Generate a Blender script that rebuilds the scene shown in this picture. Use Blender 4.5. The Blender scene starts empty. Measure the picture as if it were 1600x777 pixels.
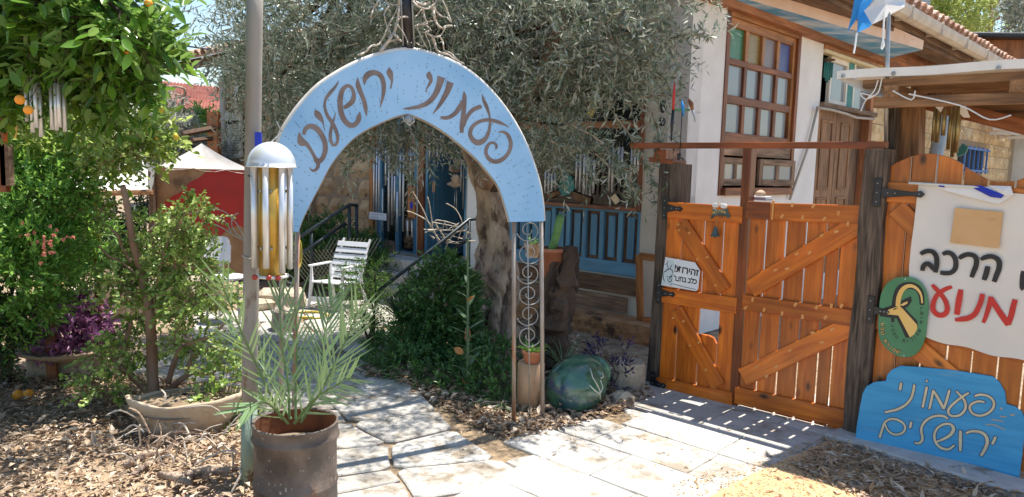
import bpy, math, random
import numpy as np
from mathutils import Matrix, Vector
sc = bpy.context.scene
C = bpy.data.collections.new("place"); sc.collection.children.link(C)
random.seed(7); rng = np.random.default_rng(7)
PI = math.pi
# ---------------------------------------------------------------- camera, sky, sun, exposure
F, ROLL, PITCH, EYE = 1173.0, math.radians(1.575), math.radians(6.24), 1.65
cam = bpy.data.objects.new("camera", bpy.data.cameras.new("camera")); C.objects.link(cam)
cam.data.sensor_width = 36.0; cam.data.lens = 36.0 * F / 1600.0
cam.data.clip_start = 0.05; cam.data.clip_end = 500.0
_f = Vector((0, math.cos(PITCH), -math.sin(PITCH))); _u = Vector((0, math.sin(PITCH), math.cos(PITCH))); _r = Vector((1, 0, 0))
_r2 = _r * math.cos(ROLL) + _u * math.sin(ROLL); _u2 = _u * math.cos(ROLL) - _r * math.sin(ROLL)
cam.matrix_world = Matrix(((_r2.x, _u2.x, -_f.x, 0), (_r2.y, _u2.y, -_f.y, 0), (_r2.z, _u2.z, -_f.z, EYE), (0, 0, 0, 1)))
sc.camera = cam
SUN_EL, SUN_AZ = math.radians(72.0), math.atan2(0.683, 0.73)   # compass angle from +Y towards +X
world = bpy.data.worlds.new("World"); sc.world = world; world.use_nodes = True
wn = world.node_tree
sky = wn.nodes.new("ShaderNodeTexSky"); sky.sky_type = 'NISHITA'; sky.sun_disc = False
sky.sun_elevation = SUN_EL; sky.sun_rotation = SUN_AZ; sky.air_density = 1.3; sky.dust_density = 0.3; sky.ozone_density = 2.5
wn.links.new(sky.outputs[0], wn.nodes["Background"].inputs[0]); wn.nodes["Background"].inputs[1].default_value = 0.105
sd = Vector((math.sin(SUN_AZ) * math.cos(SUN_EL), math.cos(SUN_AZ) * math.cos(SUN_EL), math.sin(SUN_EL)))
sl = bpy.data.lights.new("sun", 'SUN'); sl.energy = 5.0; sl.angle = math.radians(0.53); sl.color = (1, 0.94, 0.84)
sun = bpy.data.objects.new("sun", sl); C.objects.link(sun); sun.rotation_euler = sd.to_track_quat('Z', 'Y').to_euler()
sc.view_settings.view_transform = 'Standard'; sc.view_settings.look = 'None'; sc.view_settings.gamma = 1.0
sc.view_settings.exposure = 0.96; sc.view_settings.use_curve_mapping = False
sc.cycles.max_bounces = 7; sc.cycles.transparent_max_bounces = 12; sc.cycles.use_denoising = True

# ---------------------------------------------------------------- geometry helpers
def ray(px, py):
    cx, cy = (px - 800) / F, (388.5 - py) / F
    x = cx * math.cos(ROLL) - cy * math.sin(ROLL); y = cx * math.sin(ROLL) + cy * math.cos(ROLL)
    return Vector((x, math.cos(PITCH) + y * math.sin(PITCH), -math.sin(PITCH) + y * math.cos(PITCH)))
def G(px, py, z=0.0):
    d = ray(px, py); return d * ((z - EYE) / d.z) + Vector((0, 0, EYE))
def V(px, py, Y):
    d = ray(px, py); return d * (Y / d.y) + Vector((0, 0, EYE))
class Frame:                      # a plane that stands in the place: U to the right, W up, N towards the street
    def __init__(s, O, U, W=(0, 0, 1)):
        s.O = Vector(O) if len(O) == 3 else Vector((O[0], O[1], 0)); s.U = Vector(U).normalized() if len(U) == 3 else Vector((U[0], U[1], 0)).normalized()
        W = Vector(W); W = (W - s.U * W.dot(s.U)).normalized(); s.W = W; s.N = s.U.cross(W)
        s.M = Matrix.Translation(s.O) @ Matrix((s.U, s.W, s.N)).transposed().to_4x4()
    def uv(s, p, n=0.0):
        d = ray(p[0], p[1]); e = Vector((0, 0, EYE)); o = s.O + s.N * n
        t = (o - e).dot(s.N) / d.dot(s.N); q = e + d * t - o
        return (q.dot(s.U), q.dot(s.W))
    def P(s, u, w, n=0.0): return s.O + s.U * u + s.W * w + s.N * n
    def at(s, p, n=0.0):
        u, w = s.uv(p, n); return s.P(u, w, n)
class MB:
    def __init__(s): s.v = []; s.f = []
    def add(s, vs, fs):
        k = len(s.v); s.v += [tuple(v) for v in vs]; s.f += [tuple(i + k for i in f) for f in fs]; return s
    def box(s, c, d, M=None, bev=0.0):
        x, y, z = (k / 2 for k in d); c = Vector(c)
        if bev <= 0:
            vs = [Vector((a * x, b * y, e * z)) + c for a in (-1, 1) for b in (-1, 1) for e in (-1, 1)]
            fs = [(0, 1, 3, 2), (4, 6, 7, 5), (0, 4, 5, 1), (2, 3, 7, 6), (0, 2, 6, 4), (1, 5, 7, 3)]
        else:
            b_ = min(bev, x * .45, y * .45, z * .45); vs = []; idx = {}
            for a in (-1, 1):
                for b in (-1, 1):
                    for e in (-1, 1):
                        for k in range(3):
                            p = [a * x, b * y, e * z]
                            for j in range(3):
                                if j != k: p[j] -= (a, b, e)[j] * b_
                            idx[(a, b, e, k)] = len(vs); vs.append(Vector(p) + c)
            fs = []
            for k in range(3):
                i, j = [q for q in range(3) if q != k]
                for sg in (-1, 1):
                    def key(p, q):
                        t = [0, 0, 0]; t[k] = sg; t[i] = p; t[j] = q; return idx[(t[0], t[1], t[2], k)]
                    fs.append((key(-1, -1), key(1, -1), key(1, 1), key(-1, 1)))
            for k in range(3):
                i, j = [q for q in range(3) if q != k]
                for p in (-1, 1):
                    for q in (-1, 1):
                        def kk(e, w):
                            t = [0, 0, 0]; t[k] = e; t[i] = p; t[j] = q; return idx[(t[0], t[1], t[2], w)]
                        fs.append((kk(-1, i), kk(1, i), kk(1, j), kk(-1, j)))
            for a in (-1, 1):
                for b in (-1, 1):
                    for e in (-1, 1): fs.append((idx[(a, b, e, 0)], idx[(a, b, e, 1)], idx[(a, b, e, 2)]))
        if M is not None: vs = [M @ v for v in vs]
        return s.add(vs, fs)
    def prism(s, poly, n0, n1, bev=0.0, M=None):
        a = sum(poly[i][0] * poly[(i + 1) % len(poly)][1] - poly[(i + 1) % len(poly)][0] * poly[i][1] for i in range(len(poly)))
        if a < 0: poly = poly[::-1]
        n = len(poly); rings = [([p for p in poly], n0)]
        if bev > 0:
            rings.append((poly, n1 - bev)); q = []
            for i in range(n):
                p0, p1, p2 = Vector(poly[i - 1]), Vector(poly[i]), Vector(poly[(i + 1) % n])
                d1 = (p1 - p0).normalized(); d2 = (p2 - p1).normalized(); m = Vector((-(d1.y + d2.y), d1.x + d2.x))
                if m.length < 1e-5: m = Vector((-d1.y, d1.x))
                q.append(tuple(p1 + m.normalized() * bev))
            rings.append((q, n1))
        else: rings.append((poly, n1))
        vs = []; fs = []
        for r, z in rings: vs += [Vector((p[0], p[1], z)) for p in r]
        for k in range(len(rings) - 1):
            for i in range(n): j = (i + 1) % n; fs.append((k * n + i, k * n + j, (k + 1) * n + j, (k + 1) * n + i))
        fs.append(tuple(range(n))[::-1]); L = (len(rings) - 1) * n; fs.append(tuple(L + i for i in range(n)))
        if M is not None: vs = [M @ v for v in vs]
        return s.add(vs, fs)
    def tube(s, pts, r, n=8, caps=True, jit=0.0):
        pts = [Vector(p) for p in pts]; R = r if hasattr(r, '__len__') else [r] * len(pts); vs = []; fs = []
        t0 = (pts[1] - pts[0]).normalized(); up = Vector((0, 0, 1)) if abs(t0.z) < .9 else Vector((1, 0, 0)); a = t0.cross(up).normalized()
        for i, p in enumerate(pts):
            t = ((pts[min(i + 1, len(pts) - 1)] - pts[max(i - 1, 0)])).normalized(); a = (a - t * a.dot(t)).normalized(); b = t.cross(a)
            for k in range(n):
                w = 2 * PI * k / n; rr = R[i] * (1 + jit * (random.random() - .5) * 2); vs.append(p + (a * math.cos(w) + b * math.sin(w)) * rr)
        for i in range(len(pts) - 1):
            for k in range(n): m = (k + 1) % n; fs.append((i * n + k, i * n + m, (i + 1) * n + m, (i + 1) * n + k))
        if caps: fs.append(tuple(range(n))[::-1]); fs.append(tuple((len(pts) - 1) * n + k for k in range(n)))
        return s.add(vs, fs)
    def lathe(s, prof, c=(0, 0, 0), n=24, M=None, jit=0.0, capb=True, capt=False):
        c = Vector(c); vs = []; fs = []
        for r, z in prof:
            for k in range(n): w = 2 * PI * k / n; rr = r * (1 + jit * (random.random() - .5)); vs.append(c + Vector((rr * math.cos(w), rr * math.sin(w), z)))
        for i in range(len(prof) - 1):
            for k in range(n): m = (k + 1) % n; fs.append((i * n + k, i * n + m, (i + 1) * n + m, (i + 1) * n + k))
        if capb: fs.append(tuple(range(n))[::-1])
        if capt: fs.append(tuple((len(prof) - 1) * n + k for k in range(n)))
        if M is not None: vs = [M @ v for v in vs]
        return s.add(vs, fs)
    def ball(s, c, r, n=12, m=8, M=None, jit=0.0):
        r = r if hasattr(r, '__len__') else (r, r, r); c = Vector(c); vs = [c + Vector((0, 0, -r[2]))]; fs = []
        for i in range(1, m):
            a = PI * i / m - PI / 2
            for k in range(n):
                w = 2 * PI * k / n; q = 1 + jit * (random.random() - .5) * 2
                vs.append(c + Vector((r[0] * math.cos(a) * math.cos(w) * q, r[1] * math.cos(a) * math.sin(w) * q, r[2] * math.sin(a) * q)))
        vs.append(c + Vector((0, 0, r[2])))
        for k in range(n): fs.append((0, 1 + (k + 1) % n, 1 + k)); fs.append((len(vs) - 1, 1 + (m - 2) * n + k, 1 + (m - 2) * n + (k + 1) % n))
        for i in range(m - 2):
            for k in range(n): q = (k + 1) % n; fs.append((1 + i * n + k, 1 + i * n + q, 1 + (i + 1) * n + q, 1 + (i + 1) * n + k))
        if M is not None: vs = [M @ v for v in vs]
        return s.add(vs, fs)
    def grid(s, fn, nu, nv, close=False):
        vs = [fn(i / nu, j / nv) for j in range(nv + 1) for i in range(nu + 1)]
        fs = [(j * (nu + 1) + i, j * (nu + 1) + i + 1, (j + 1) * (nu + 1) + i + 1, (j + 1) * (nu + 1) + i) for j in range(nv) for i in range(nu)]
        return s.add(vs, fs)
def smooth_path(pts, k=5):
    pts = [np.array(p, float) for p in pts]; out = []
    for i in range(len(pts) - 1):
        p0, p1, p2, p3 = pts[max(i - 1, 0)], pts[i], pts[i + 1], pts[min(i + 2, len(pts) - 1)]
        for j in range(k):
            t = j / k; out.append(.5 * ((2 * p1) + (p2 - p0) * t + (2 * p0 - 5 * p1 + 4 * p2 - p3) * t * t + (3 * p1 - p0 - 3 * p2 + p3) * t ** 3))
    out.append(pts[-1]); return out
WM = {}
def _link(name, me, parent, M, label=None, kind=None):
    o = bpy.data.objects.new(name, me); C.objects.link(o)
    if parent is not None: o.parent = parent; o.matrix_basis = WM[parent.name].inverted() @ M
    else: o.matrix_basis = M
    WM[o.name] = M.copy()
    if label: o['label'] = label
    if kind: o['kind'] = kind
    return o
def thing(name, label, cat, loc, group=None):
    o = _link(name, None, None, Matrix.Translation(Vector(loc)) if not isinstance(loc, Matrix) else loc, label)
    o.empty_display_size = .1; o['category'] = cat
    if group: o['group'] = group
    return o
def mesh_of(name, mb, mat, smooth=False):
    me = bpy.data.meshes.new(name); me.from_pydata(mb.v, [], mb.f)
    if mat: me.materials.append(mat)
    if smooth: me.shade_smooth()
    return me
def part(name, mb, mat, parent=None, M=None, label=None, kind=None, smooth=False):
    """link a builder as one object; with no matrix the mesh is in world space and gets its own origin at its base"""
    if M is None:
        a = np.array(mb.v); c = Vector(((a[:, 0].min() + a[:, 0].max()) / 2, (a[:, 1].min() + a[:, 1].max()) / 2, a[:, 2].min()))
        mb.v = [tuple(Vector(v) - c) for v in mb.v]; M = Matrix.Translation(c)
    return _link(name, mesh_of(name, mb, mat, smooth), parent, M, label, kind)
def solo(name, mb, mat, label, cat, group=None, M=None, kind=None, smooth=False):
    o = part(name, mb, mat, None, M, label, kind, smooth)
    if cat: o['category'] = cat
    if group: o['group'] = group
    return o
def share(name, me, parent, M, label=None): return _link(name, me, parent, M, label)
def plank(name, fr, a, b, w, n0, n1, mat, parent, bev=.003, label=None, taper=1.0):
    """a board on a frame from uv point a to uv point b (its length runs along local Y)"""
    a, b = Vector(a), Vector(b); L = (b - a).length; d = (b - a) / L
    R = Matrix(((d.y, d.x, 0, a.x), (-d.x, d.y, 0, a.y), (0, 0, 1, n0), (0, 0, 0, 1)))
    mb = MB(); mb.box((0, L / 2, (n1 - n0) / 2), (w, L, n1 - n0), bev=bev)
    return part(name, mb, mat, parent, fr.M @ R, label)
def strokes(mb, fr, sets, conv, n0, scale_w, widen=0.0, thick=.0012, k=5):
    for st in sets:
        pts = [(*conv(p[0], p[1]), (p[2] if len(p) > 2 else 14)) for p in st]
        sp = smooth_path(pts, k); q = [fr.uv((p[0], p[1])) for p in sp]
        L = []; Rr = []
        for i, p in enumerate(q):
            a, b = Vector(q[max(i - 1, 0)]), Vector(q[min(i + 1, len(q) - 1)]); t = b - a
            if t.length < 1e-7: t = Vector((1, 0))
            t.normalize(); nn = Vector((-t.y, t.x)); w = max(sp[i][2], 1) * scale_w / 2 + widen
            e = Vector((0, 0))
            if widen and i == 0: e = -t * widen
            if widen and i == len(q) - 1: e = t * widen
            L.append(Vector(p) + nn * w + e); Rr.append(Vector(p) - nn * w + e)
        m = len(q); vs = []
        for z in (0, 1):
            for i in range(m): h = n0 + thick * z + .0000125 * i * 1.0; vs += [(L[i].x, L[i].y, h), (Rr[i].x, Rr[i].y, h)]
        fs = []
        for i in range(m - 1):
            a = 2 * i; fs += [(2 * m + a, 2 * m + a + 1, 2 * m + a + 3, 2 * m + a + 2), (a, a + 2, 2 * m + a + 2, 2 * m + a), (a + 1, 2 * m + a + 1, 2 * m + a + 3, a + 3)]
        fs += [(0, 2 * m, 2 * m + 1, 1), (2 * m - 2, 2 * m - 1, 4 * m - 1, 4 * m - 2)]
        mb.add(vs, fs)
    return mb
# ---------------------------------------------------------------- materials
def _nodes(name):
    m = bpy.data.materials.new(name); m.use_nodes = True; t = m.node_tree; return m, t, t.nodes["Principled BSDF"]
def mat(name, c1, c2=None, rough=.6, scale=5.0, stretch=(1, 1, 1), bump=0.0, bscale=None, metal=0.0, rnd=0.0, detail=5.0, lo=.35, hi=.65, c3=None, s3=2.0, t3=.62, w3=.05, spec=.5, dist=0.0, trans=0.0, bdist=.01, sub=0.0):
    m, t, p = _nodes(name); N = t.nodes; L = t.links; c2 = c2 or c1
    tc = N.new("ShaderNodeTexCoord"); mp = N.new("ShaderNodeMapping"); mp.inputs['Scale'].default_value = stretch
    oi = N.new("ShaderNodeObjectInfo"); L.new(tc.outputs['Object'], mp.inputs[0])
    ad = N.new("ShaderNodeVectorMath"); ad.operation = 'ADD'; ml = N.new("ShaderNodeMath"); ml.operation = 'MULTIPLY'; ml.inputs[1].default_value = 37.0
    L.new(oi.outputs['Random'], ml.inputs[0]); L.new(mp.outputs[0], ad.inputs[0]); L.new(ml.outputs[0], ad.inputs[1])
    no = N.new("ShaderNodeTexNoise"); no.inputs['Scale'].default_value = scale; no.inputs['Detail'].default_value = detail; no.inputs['Distortion'].default_value = dist
    L.new(ad.outputs[0], no.inputs['Vector'])
    cr = N.new("ShaderNodeValToRGB"); cr.color_ramp.elements[0].position = lo; cr.color_ramp.elements[1].position = hi
    cr.color_ramp.elements[0].color = (*c1, 1); cr.color_ramp.elements[1].color = (*c2, 1); L.new(no.outputs[0], cr.inputs[0]); col = cr.outputs[0]
    if c3 is not None:
        n3 = N.new("ShaderNodeTexNoise"); n3.inputs['Scale'].default_value = s3; n3.inputs['Detail'].default_value = 6.0; n3.inputs['Roughness'].default_value = .65
        L.new(ad.outputs[0], n3.inputs['Vector']); r3 = N.new("ShaderNodeValToRGB"); r3.color_ramp.elements[0].position = t3 - w3; r3.color_ramp.elements[1].position = t3 + w3
        L.new(n3.outputs[0], r3.inputs[0]); mx = N.new("ShaderNodeMix"); mx.data_type = 'RGBA'; L.new(r3.outputs[0], mx.inputs[0]); L.new(col, mx.inputs[6]); mx.inputs[7].default_value = (*c3, 1); col = mx.outputs[2]
    if rnd > 0:
        hs = N.new("ShaderNodeHueSaturation"); mr = N.new("ShaderNodeMapRange"); mr.inputs[3].default_value = 1 - rnd; mr.inputs[4].default_value = 1 + rnd
        L.new(oi.outputs['Random'], mr.inputs[0]); L.new(mr.outputs[0], hs.inputs['Value']); L.new(col, hs.inputs['Color']); col = hs.outputs[0]
    L.new(col, p.inputs['Base Color']); p.inputs['Roughness'].default_value = rough; p.inputs['Metallic'].default_value = metal
    p.inputs['Specular IOR Level'].default_value = spec
    if bump > 0:
        b = N.new("ShaderNodeBump"); b.inputs['Strength'].default_value = bump; b.inputs['Distance'].default_value = bdist
        nb = N.new("ShaderNodeTexNoise"); nb.inputs['Scale'].default_value = bscale or scale * 3; nb.inputs['Detail'].default_value = 7; L.new(ad.outputs[0], nb.inputs['Vector'])
        L.new(nb.outputs[0], b.inputs['Height']); L.new(b.outputs[0], p.inputs['Normal'])
    return m
def wood(name, dark, light, knot, rough=.4, knots=True, rnd=.22, grain=1.0, bump=.25):
    """boards: the grain runs along local Y"""
    m, t, p = _nodes(name); N = t.nodes; L = t.links
    tc = N.new("ShaderNodeTexCoord"); oi = N.new("ShaderNodeObjectInfo"); ml = N.new("ShaderNodeMath"); ml.operation = 'MULTIPLY'; ml.inputs[1].default_value = 53.0
    ad = N.new("ShaderNodeVectorMath"); ad.operation = 'ADD'; L.new(oi.outputs['Random'], ml.inputs[0]); L.new(tc.outputs['Object'], ad.inputs[0]); L.new(ml.outputs[0], ad.inputs[1])
    mp = N.new("ShaderNodeMapping"); mp.inputs['Scale'].default_value = (1.0, .07, 1.0); L.new(ad.outputs[0], mp.inputs[0])
    no = N.new("ShaderNodeTexNoise"); no.inputs['Scale'].default_value = 38 * grain; no.inputs['Detail'].default_value = 6; no.inputs['Distortion'].default_value = .6; L.new(mp.outputs[0], no.inputs['Vector'])
    cr = N.new("ShaderNodeValToRGB"); cr.color_ramp.elements[0].position = .30; cr.color_ramp.elements[1].position = .68
    cr.color_ramp.elements[0].color = (*dark, 1); cr.color_ramp.elements[1].color = (*light, 1); L.new(no.outputs[0], cr.inputs[0])
    n2 = N.new("ShaderNodeTexNoise"); n2.inputs['Scale'].default_value = 5; n2.inputs['Detail'].default_value = 3
    m3 = N.new("ShaderNodeMapping"); m3.inputs['Scale'].default_value = (1, .4, 1); L.new(ad.outputs[0], m3.inputs[0]); L.new(m3.outputs[0], n2.inputs['Vector'])
    mr = N.new("ShaderNodeMapRange"); mr.inputs[1].default_value = .3; mr.inputs[2].default_value = .7; mr.inputs[3].default_value = .6; mr.inputs[4].default_value = 1.25; L.new(n2.outputs[0], mr.inputs[0])
    hs = N.new("ShaderNodeHueSaturation"); L.new(cr.outputs[0], hs.inputs['Color']); rr = N.new("ShaderNodeMapRange"); rr.inputs[3].default_value = 1 - rnd; rr.inputs[4].default_value = 1 + rnd
    L.new(oi.outputs['Random'], rr.inputs[0]); mm = N.new("ShaderNodeMath"); mm.operation = 'MULTIPLY'; L.new(mr.outputs[0], mm.inputs[0]); L.new(rr.outputs[0], mm.inputs[1]); L.new(mm.outputs[0], hs.inputs['Value'])
    col = hs.outputs[0]
    if knots:
        mk = N.new("ShaderNodeMapping"); mk.inputs['Scale'].default_value = (7, 3.6, 0.01); L.new(ad.outputs[0], mk.inputs[0])
        vo = N.new("ShaderNodeTexVoronoi"); vo.inputs['Scale'].default_value = 1.0; L.new(mk.outputs[0], vo.inputs['Vector'])
        r = N.new("ShaderNodeValToRGB"); r.color_ramp.elements[0].position = .06; r.color_ramp.elements[1].position = .17; r.color_ramp.elements[0].color = (1, 1, 1, 1); r.color_ramp.elements[1].color = (0, 0, 0, 1)
        L.new(vo.outputs['Distance'], r.inputs[0]); mx = N.new("ShaderNodeMix"); mx.data_type = 'RGBA'; L.new(r.outputs[0], mx.inputs[0]); L.new(col, mx.inputs[6]); mx.inputs[7].default_value = (*knot, 1); col = mx.outputs[2]
    L.new(col, p.inputs['Base Color']); p.inputs['Roughness'].default_value = rough
    b = N.new("ShaderNodeBump"); b.inputs['Strength'].default_value = bump; b.inputs['Distance'].default_value = .004; L.new(no.outputs[0], b.inputs['Height']); L.new(b.outputs[0], p.inputs['Normal'])
    return m
def leafmat(name, cols, back=None, tr=.35, rough=.45):
    m, t, p = _nodes(name); N = t.nodes; L = t.links
    ge = N.new("ShaderNodeNewGeometry"); cr = N.new("ShaderNodeValToRGB"); el = cr.color_ramp.elements
    while len(el) < len(cols): el.new(.5)
    for i, c in enumerate(cols): el[i].position = i / max(1, len(cols) - 1); el[i].color = (*c, 1)
    L.new(ge.outputs['Random Per Island'], cr.inputs[0]); col = cr.outputs[0]
    if back:
        mx = N.new("ShaderNodeMix"); mx.data_type = 'RGBA'; L.new(ge.outputs['Backfacing'], mx.inputs[0]); L.new(col, mx.inputs[6]); mx.inputs[7].default_value = (*back, 1); col = mx.outputs[2]
    L.new(col, p.inputs['Base Color']); p.inputs['Roughness'].default_value = rough
    tl = N.new("ShaderNodeBsdfTranslucent"); hs = N.new("ShaderNodeHueSaturation"); hs.inputs['Value'].default_value = 1.5; hs.inputs['Hue'].default_value = .48; L.new(col, hs.inputs['Color']); L.new(hs.outputs[0], tl.inputs[0])
    ms = N.new("ShaderNodeMixShader"); ms.inputs[0].default_value = tr; L.new(p.outputs[0], ms.inputs[1]); L.new(tl.outputs[0], ms.inputs[2]); L.new(ms.outputs[0], N["Material Output"].inputs[0])
    return m
def glass(name, col, rough=.1, alpha=.35):
    m, t, p = _nodes(name); p.inputs['Base Color'].default_value = (*col, 1); p.inputs['Roughness'].default_value = rough
    p.inputs['Alpha'].default_value = alpha; p.inputs['Specular IOR Level'].default_value = .8; return m
def pebble(name, c1, c2, scale=120.0):
    m = mat(name, c1, c2, .25, scale, bump=.6, bscale=scale, bdist=.003); return m
M_ = {}
M_['gate'] = wood('varnished_pine', (.42, .085, .008), (.64, .175, .016), (.045, .012, .005), .32)
M_['fence'] = wood('varnished_fence_pine', (.46, .115, .012), (.66, .21, .028), (.06, .018, .006), .35)
M_['stile'] = wood('dark_varnish', (.16, .032, .006), (.34, .085, .018), (.04, .01, .004), .35, knots=False)
M_['scrape'] = mat('chisel_mark', (.72, .36, .13), (.62, .25, .06), .7)
M_['oldpost'] = wood('weathered_timber', (.022, .015, .011), (.16, .115, .085), (.01, .008, .007), .85, knots=False, rnd=.1, grain=1.6, bump=1.0)
M_['beam'] = wood('rough_beam', (.12, .055, .022), (.36, .19, .085), (.05, .02, .01), .7, knots=False, rnd=.25)
M_['brown'] = wood('brown_window_wood', (.12, .034, .012), (.30, .10, .035), (.04, .012, .006), .5, knots=False, rnd=.15)
M_['orangewood'] = wood('honey_window_wood', (.24, .085, .022), (.47, .20, .06), (.08, .03, .01), .45, rnd=.1)
M_['greywood'] = wood('bare_grey_wood', (.13, .075, .045), (.36, .235, .155), (.06, .03, .02), .8, knots=False, rnd=.15)
M_['doorwood'] = wood('faded_door_wood', (.15, .07, .03), (.37, .20, .10), (.08, .04, .02), .7, knots=False, rnd=.15)
M_['bluewood'] = mat('blue_painted_wood', (.07, .20, .33), (.10, .28, .43), .6, 14, (1, .15, 1), .3, 30, c3=(.17, .13, .10), s3=9, t3=.66, w3=.03, rnd=.1)
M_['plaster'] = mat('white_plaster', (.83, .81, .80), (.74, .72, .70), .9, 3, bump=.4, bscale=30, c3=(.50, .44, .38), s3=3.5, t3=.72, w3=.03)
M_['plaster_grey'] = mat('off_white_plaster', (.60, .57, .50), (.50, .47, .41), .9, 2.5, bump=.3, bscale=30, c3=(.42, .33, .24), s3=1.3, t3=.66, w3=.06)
M_['clouds'] = mat('painted_sky', (.11, .36, .66), (.70, .80, .90), .8, 2.0, (1, 1.6, 1), detail=7, lo=.42, hi=.70, dist=.5)
M_['pinkfascia'] = mat('pink_fascia', (.72, .50, .38), (.78, .58, .46), .9, 4, bump=.2, c3=(.35, .22, .15), s3=3, t3=.7)
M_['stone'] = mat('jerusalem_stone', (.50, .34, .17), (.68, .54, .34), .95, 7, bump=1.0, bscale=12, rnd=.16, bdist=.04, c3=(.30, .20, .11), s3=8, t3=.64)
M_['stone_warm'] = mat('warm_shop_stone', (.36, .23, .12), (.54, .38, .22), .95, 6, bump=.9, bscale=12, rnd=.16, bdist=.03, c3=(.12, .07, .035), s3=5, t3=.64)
M_['mortar'] = mat('mortar', (.26, .19, .12), (.33, .25, .17), .95, 20, bump=.4)
M_['glassy'] = glass('grey_window_glass', (.30, .34, .38), .12, .82)
M_['clear'] = glass('shop_glass', (.012, .018, .022), .06, .30)
M_['g_green'] = pebble('green_pebbled_glass', (.02, .10, .045), (.07, .26, .12)); M_['g_amber'] = pebble('amber_pebbled_glass', (.12, .07, .015), (.42, .30, .10))
M_['g_violet'] = pebble('violet_pebbled_glass', (.04, .02, .03), (.38, .30, .32)); M_['g_blue'] = pebble('blue_pebbled_glass', (.015, .025, .14), (.07, .09, .34))
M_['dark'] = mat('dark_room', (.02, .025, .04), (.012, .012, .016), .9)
M_['archblue'] = mat('sky_blue_board', (.25, .50, .80), (.36, .62, .91), .55, 2.5, bump=.05, c3=(.22, .42, .66), s3=55, t3=.735, w3=.012)
M_['archletter'] = mat('speckled_brown_paint', (.17, .125, .115), (.25, .19, .17), .6, 12, c3=(.80, .78, .74), s3=70, t3=.70, w3=.015)
M_['whitepaint'] = mat('white_paint', (.80, .80, .78), (.70, .69, .66), .5, 6, bump=.1, c3=(.35, .27, .2), s3=14, t3=.70, w3=.03)
M_['steel'] = mat('galvanised_steel', (.42, .43, .43), (.30, .30, .29), .45, 9, metal=.7, bump=.1, c3=(.20, .13, .09), s3=6, t3=.66)
M_['pole'] = mat('weathered_grey_pole', (.33, .30, .265), (.22, .20, .18), .7, 5, (1, 1, .4), bump=.4, bscale=25, c3=(.16, .10, .07), s3=7, t3=.66, w3=.04)
M_['poleg'] = mat('faded_green_pole_foot', (.27, .34, .26), (.20, .27, .21), .7, 6, bump=.3, c3=(.10, .07, .05), s3=12, t3=.60, w3=.03)
M_['alu'] = mat('brushed_aluminium', (.80, .81, .83), (.70, .71, .73), .30, 30, (1, 1, .05), metal=.5)
M_['aluw'] = mat('hammered_dome_aluminium', (.84, .85, .87), (.78, .79, .81), .36, 8, metal=.5)
M_['gold'] = mat('gold_tube', (.66, .42, .09), (.54, .33, .06), .32, 8, metal=.5)
M_['brass'] = mat('dull_brass', (.42, .33, .15), (.30, .23, .11), .4, 8, metal=.7)
M_['pipewhite'] = mat('white_pipe', (.78, .77, .74), (.62, .60, .55), .45, 10, c3=(.30, .25, .20), s3=16, t3=.68)
M_['rust'] = mat('rusty_black_drum', (.070, .054, .046), (.185, .145, .12), .55, 7, bump=.7, bscale=25, c3=(.19, .115, .075), s3=7, t3=.66, w3=.05, metal=.1)
M_['rustin'] = mat('rust_inside', (.22, .08, .03), (.10, .035, .015), .9, 8, bump=.4)
M_['legiron'] = mat('rusty_iron_rod', (.30, .23, .18), (.42, .38, .34), .6, 12, (1, 1, .3), bump=.3, metal=.3, c3=(.35, .16, .08), s3=8, t3=.6)
M_['blackiron'] = mat('black_iron', (.008, .008, .012), (.02, .02, .026), .35, 12, bump=.2)
M_['railpaint'] = mat('dark_rail_paint', (.020, .032, .042), (.035, .05, .06), .4, 9)
M_['wire'] = mat('pale_vine', (.44, .38, .31), (.60, .54, .47), .8, 30, bump=.3)
M_['bark'] = mat('gnarled_bark', (.32, .22, .16), (.62, .48, .36), .95, 6, (1, 1, .45), bump=1.0, bscale=26, bdist=.06, c3=(.11, .07, .05), s3=7, t3=.58)
M_['bark_red'] = mat('reddish_bark', (.23, .13, .085), (.36, .24, .17), .9, 8, (1, 1, .4), bump=.6, bscale=30, c3=(.17, .05, .02), s3=5, t3=.64)
M_['bark_dark'] = mat('dark_bark', (.035, .022, .016), (.12, .075, .05), .95, 6, (1, 1, .25), bump=1.0, bscale=22, bdist=.04)
M_['ground'] = mat('dry_earth', (.20, .14, .09), (.36, .27, .18), 1.0, 9, bump=.8, bscale=45, bdist=.02, c3=(.44, .34, .23), s3=20, t3=.6)
M_['gravel'] = mat('orange_fine_gravel', (.58, .36, .17), (.72, .50, .28), 1.0, 60, bump=1.0, bscale=140, bdist=.01, c3=(.30, .18, .09), s3=40, t3=.6)
M_['paver'] = mat('flagstone', (.36, .345, .32), (.50, .475, .43), .95, 7, bump=.8, bscale=22, rnd=.16, bdist=.02, c3=(.22, .18, .135), s3=6, t3=.57, w3=.07)
M_['slab'] = mat('concrete_slab', (.42, .405, .375), (.52, .495, .45), .95, 6, bump=.5, bscale=35, rnd=.12, bdist=.010, c3=(.27, .23, .18), s3=4, t3=.58, w3=.07)
M_['joint'] = mat('joint_dirt', (.18, .135, .09), (.34, .24, .14), 1.0, 25, bump=.8, bscale=80)
M_['kerb'] = mat('cement_kerb', (.42, .40, .38), (.53, .51, .48), .95, 9, bump=.6, bscale=35, c3=(.26, .21, .16), s3=6, t3=.6)
M_['rock'] = mat('pale_rock', (.50, .43, .33), (.36, .29, .21), .95, 6, bump=1.0, bscale=14, rnd=.15, bdist=.03, c3=(.20, .15, .10), s3=9, t3=.62)
M_['ochre'] = mat('ochre_rough_wall', (.36, .185, .08), (.50, .28, .14), .95, 6, bump=1.0, bscale=18, bdist=.02, c3=(.10, .06, .04), s3=4, t3=.60)
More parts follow.
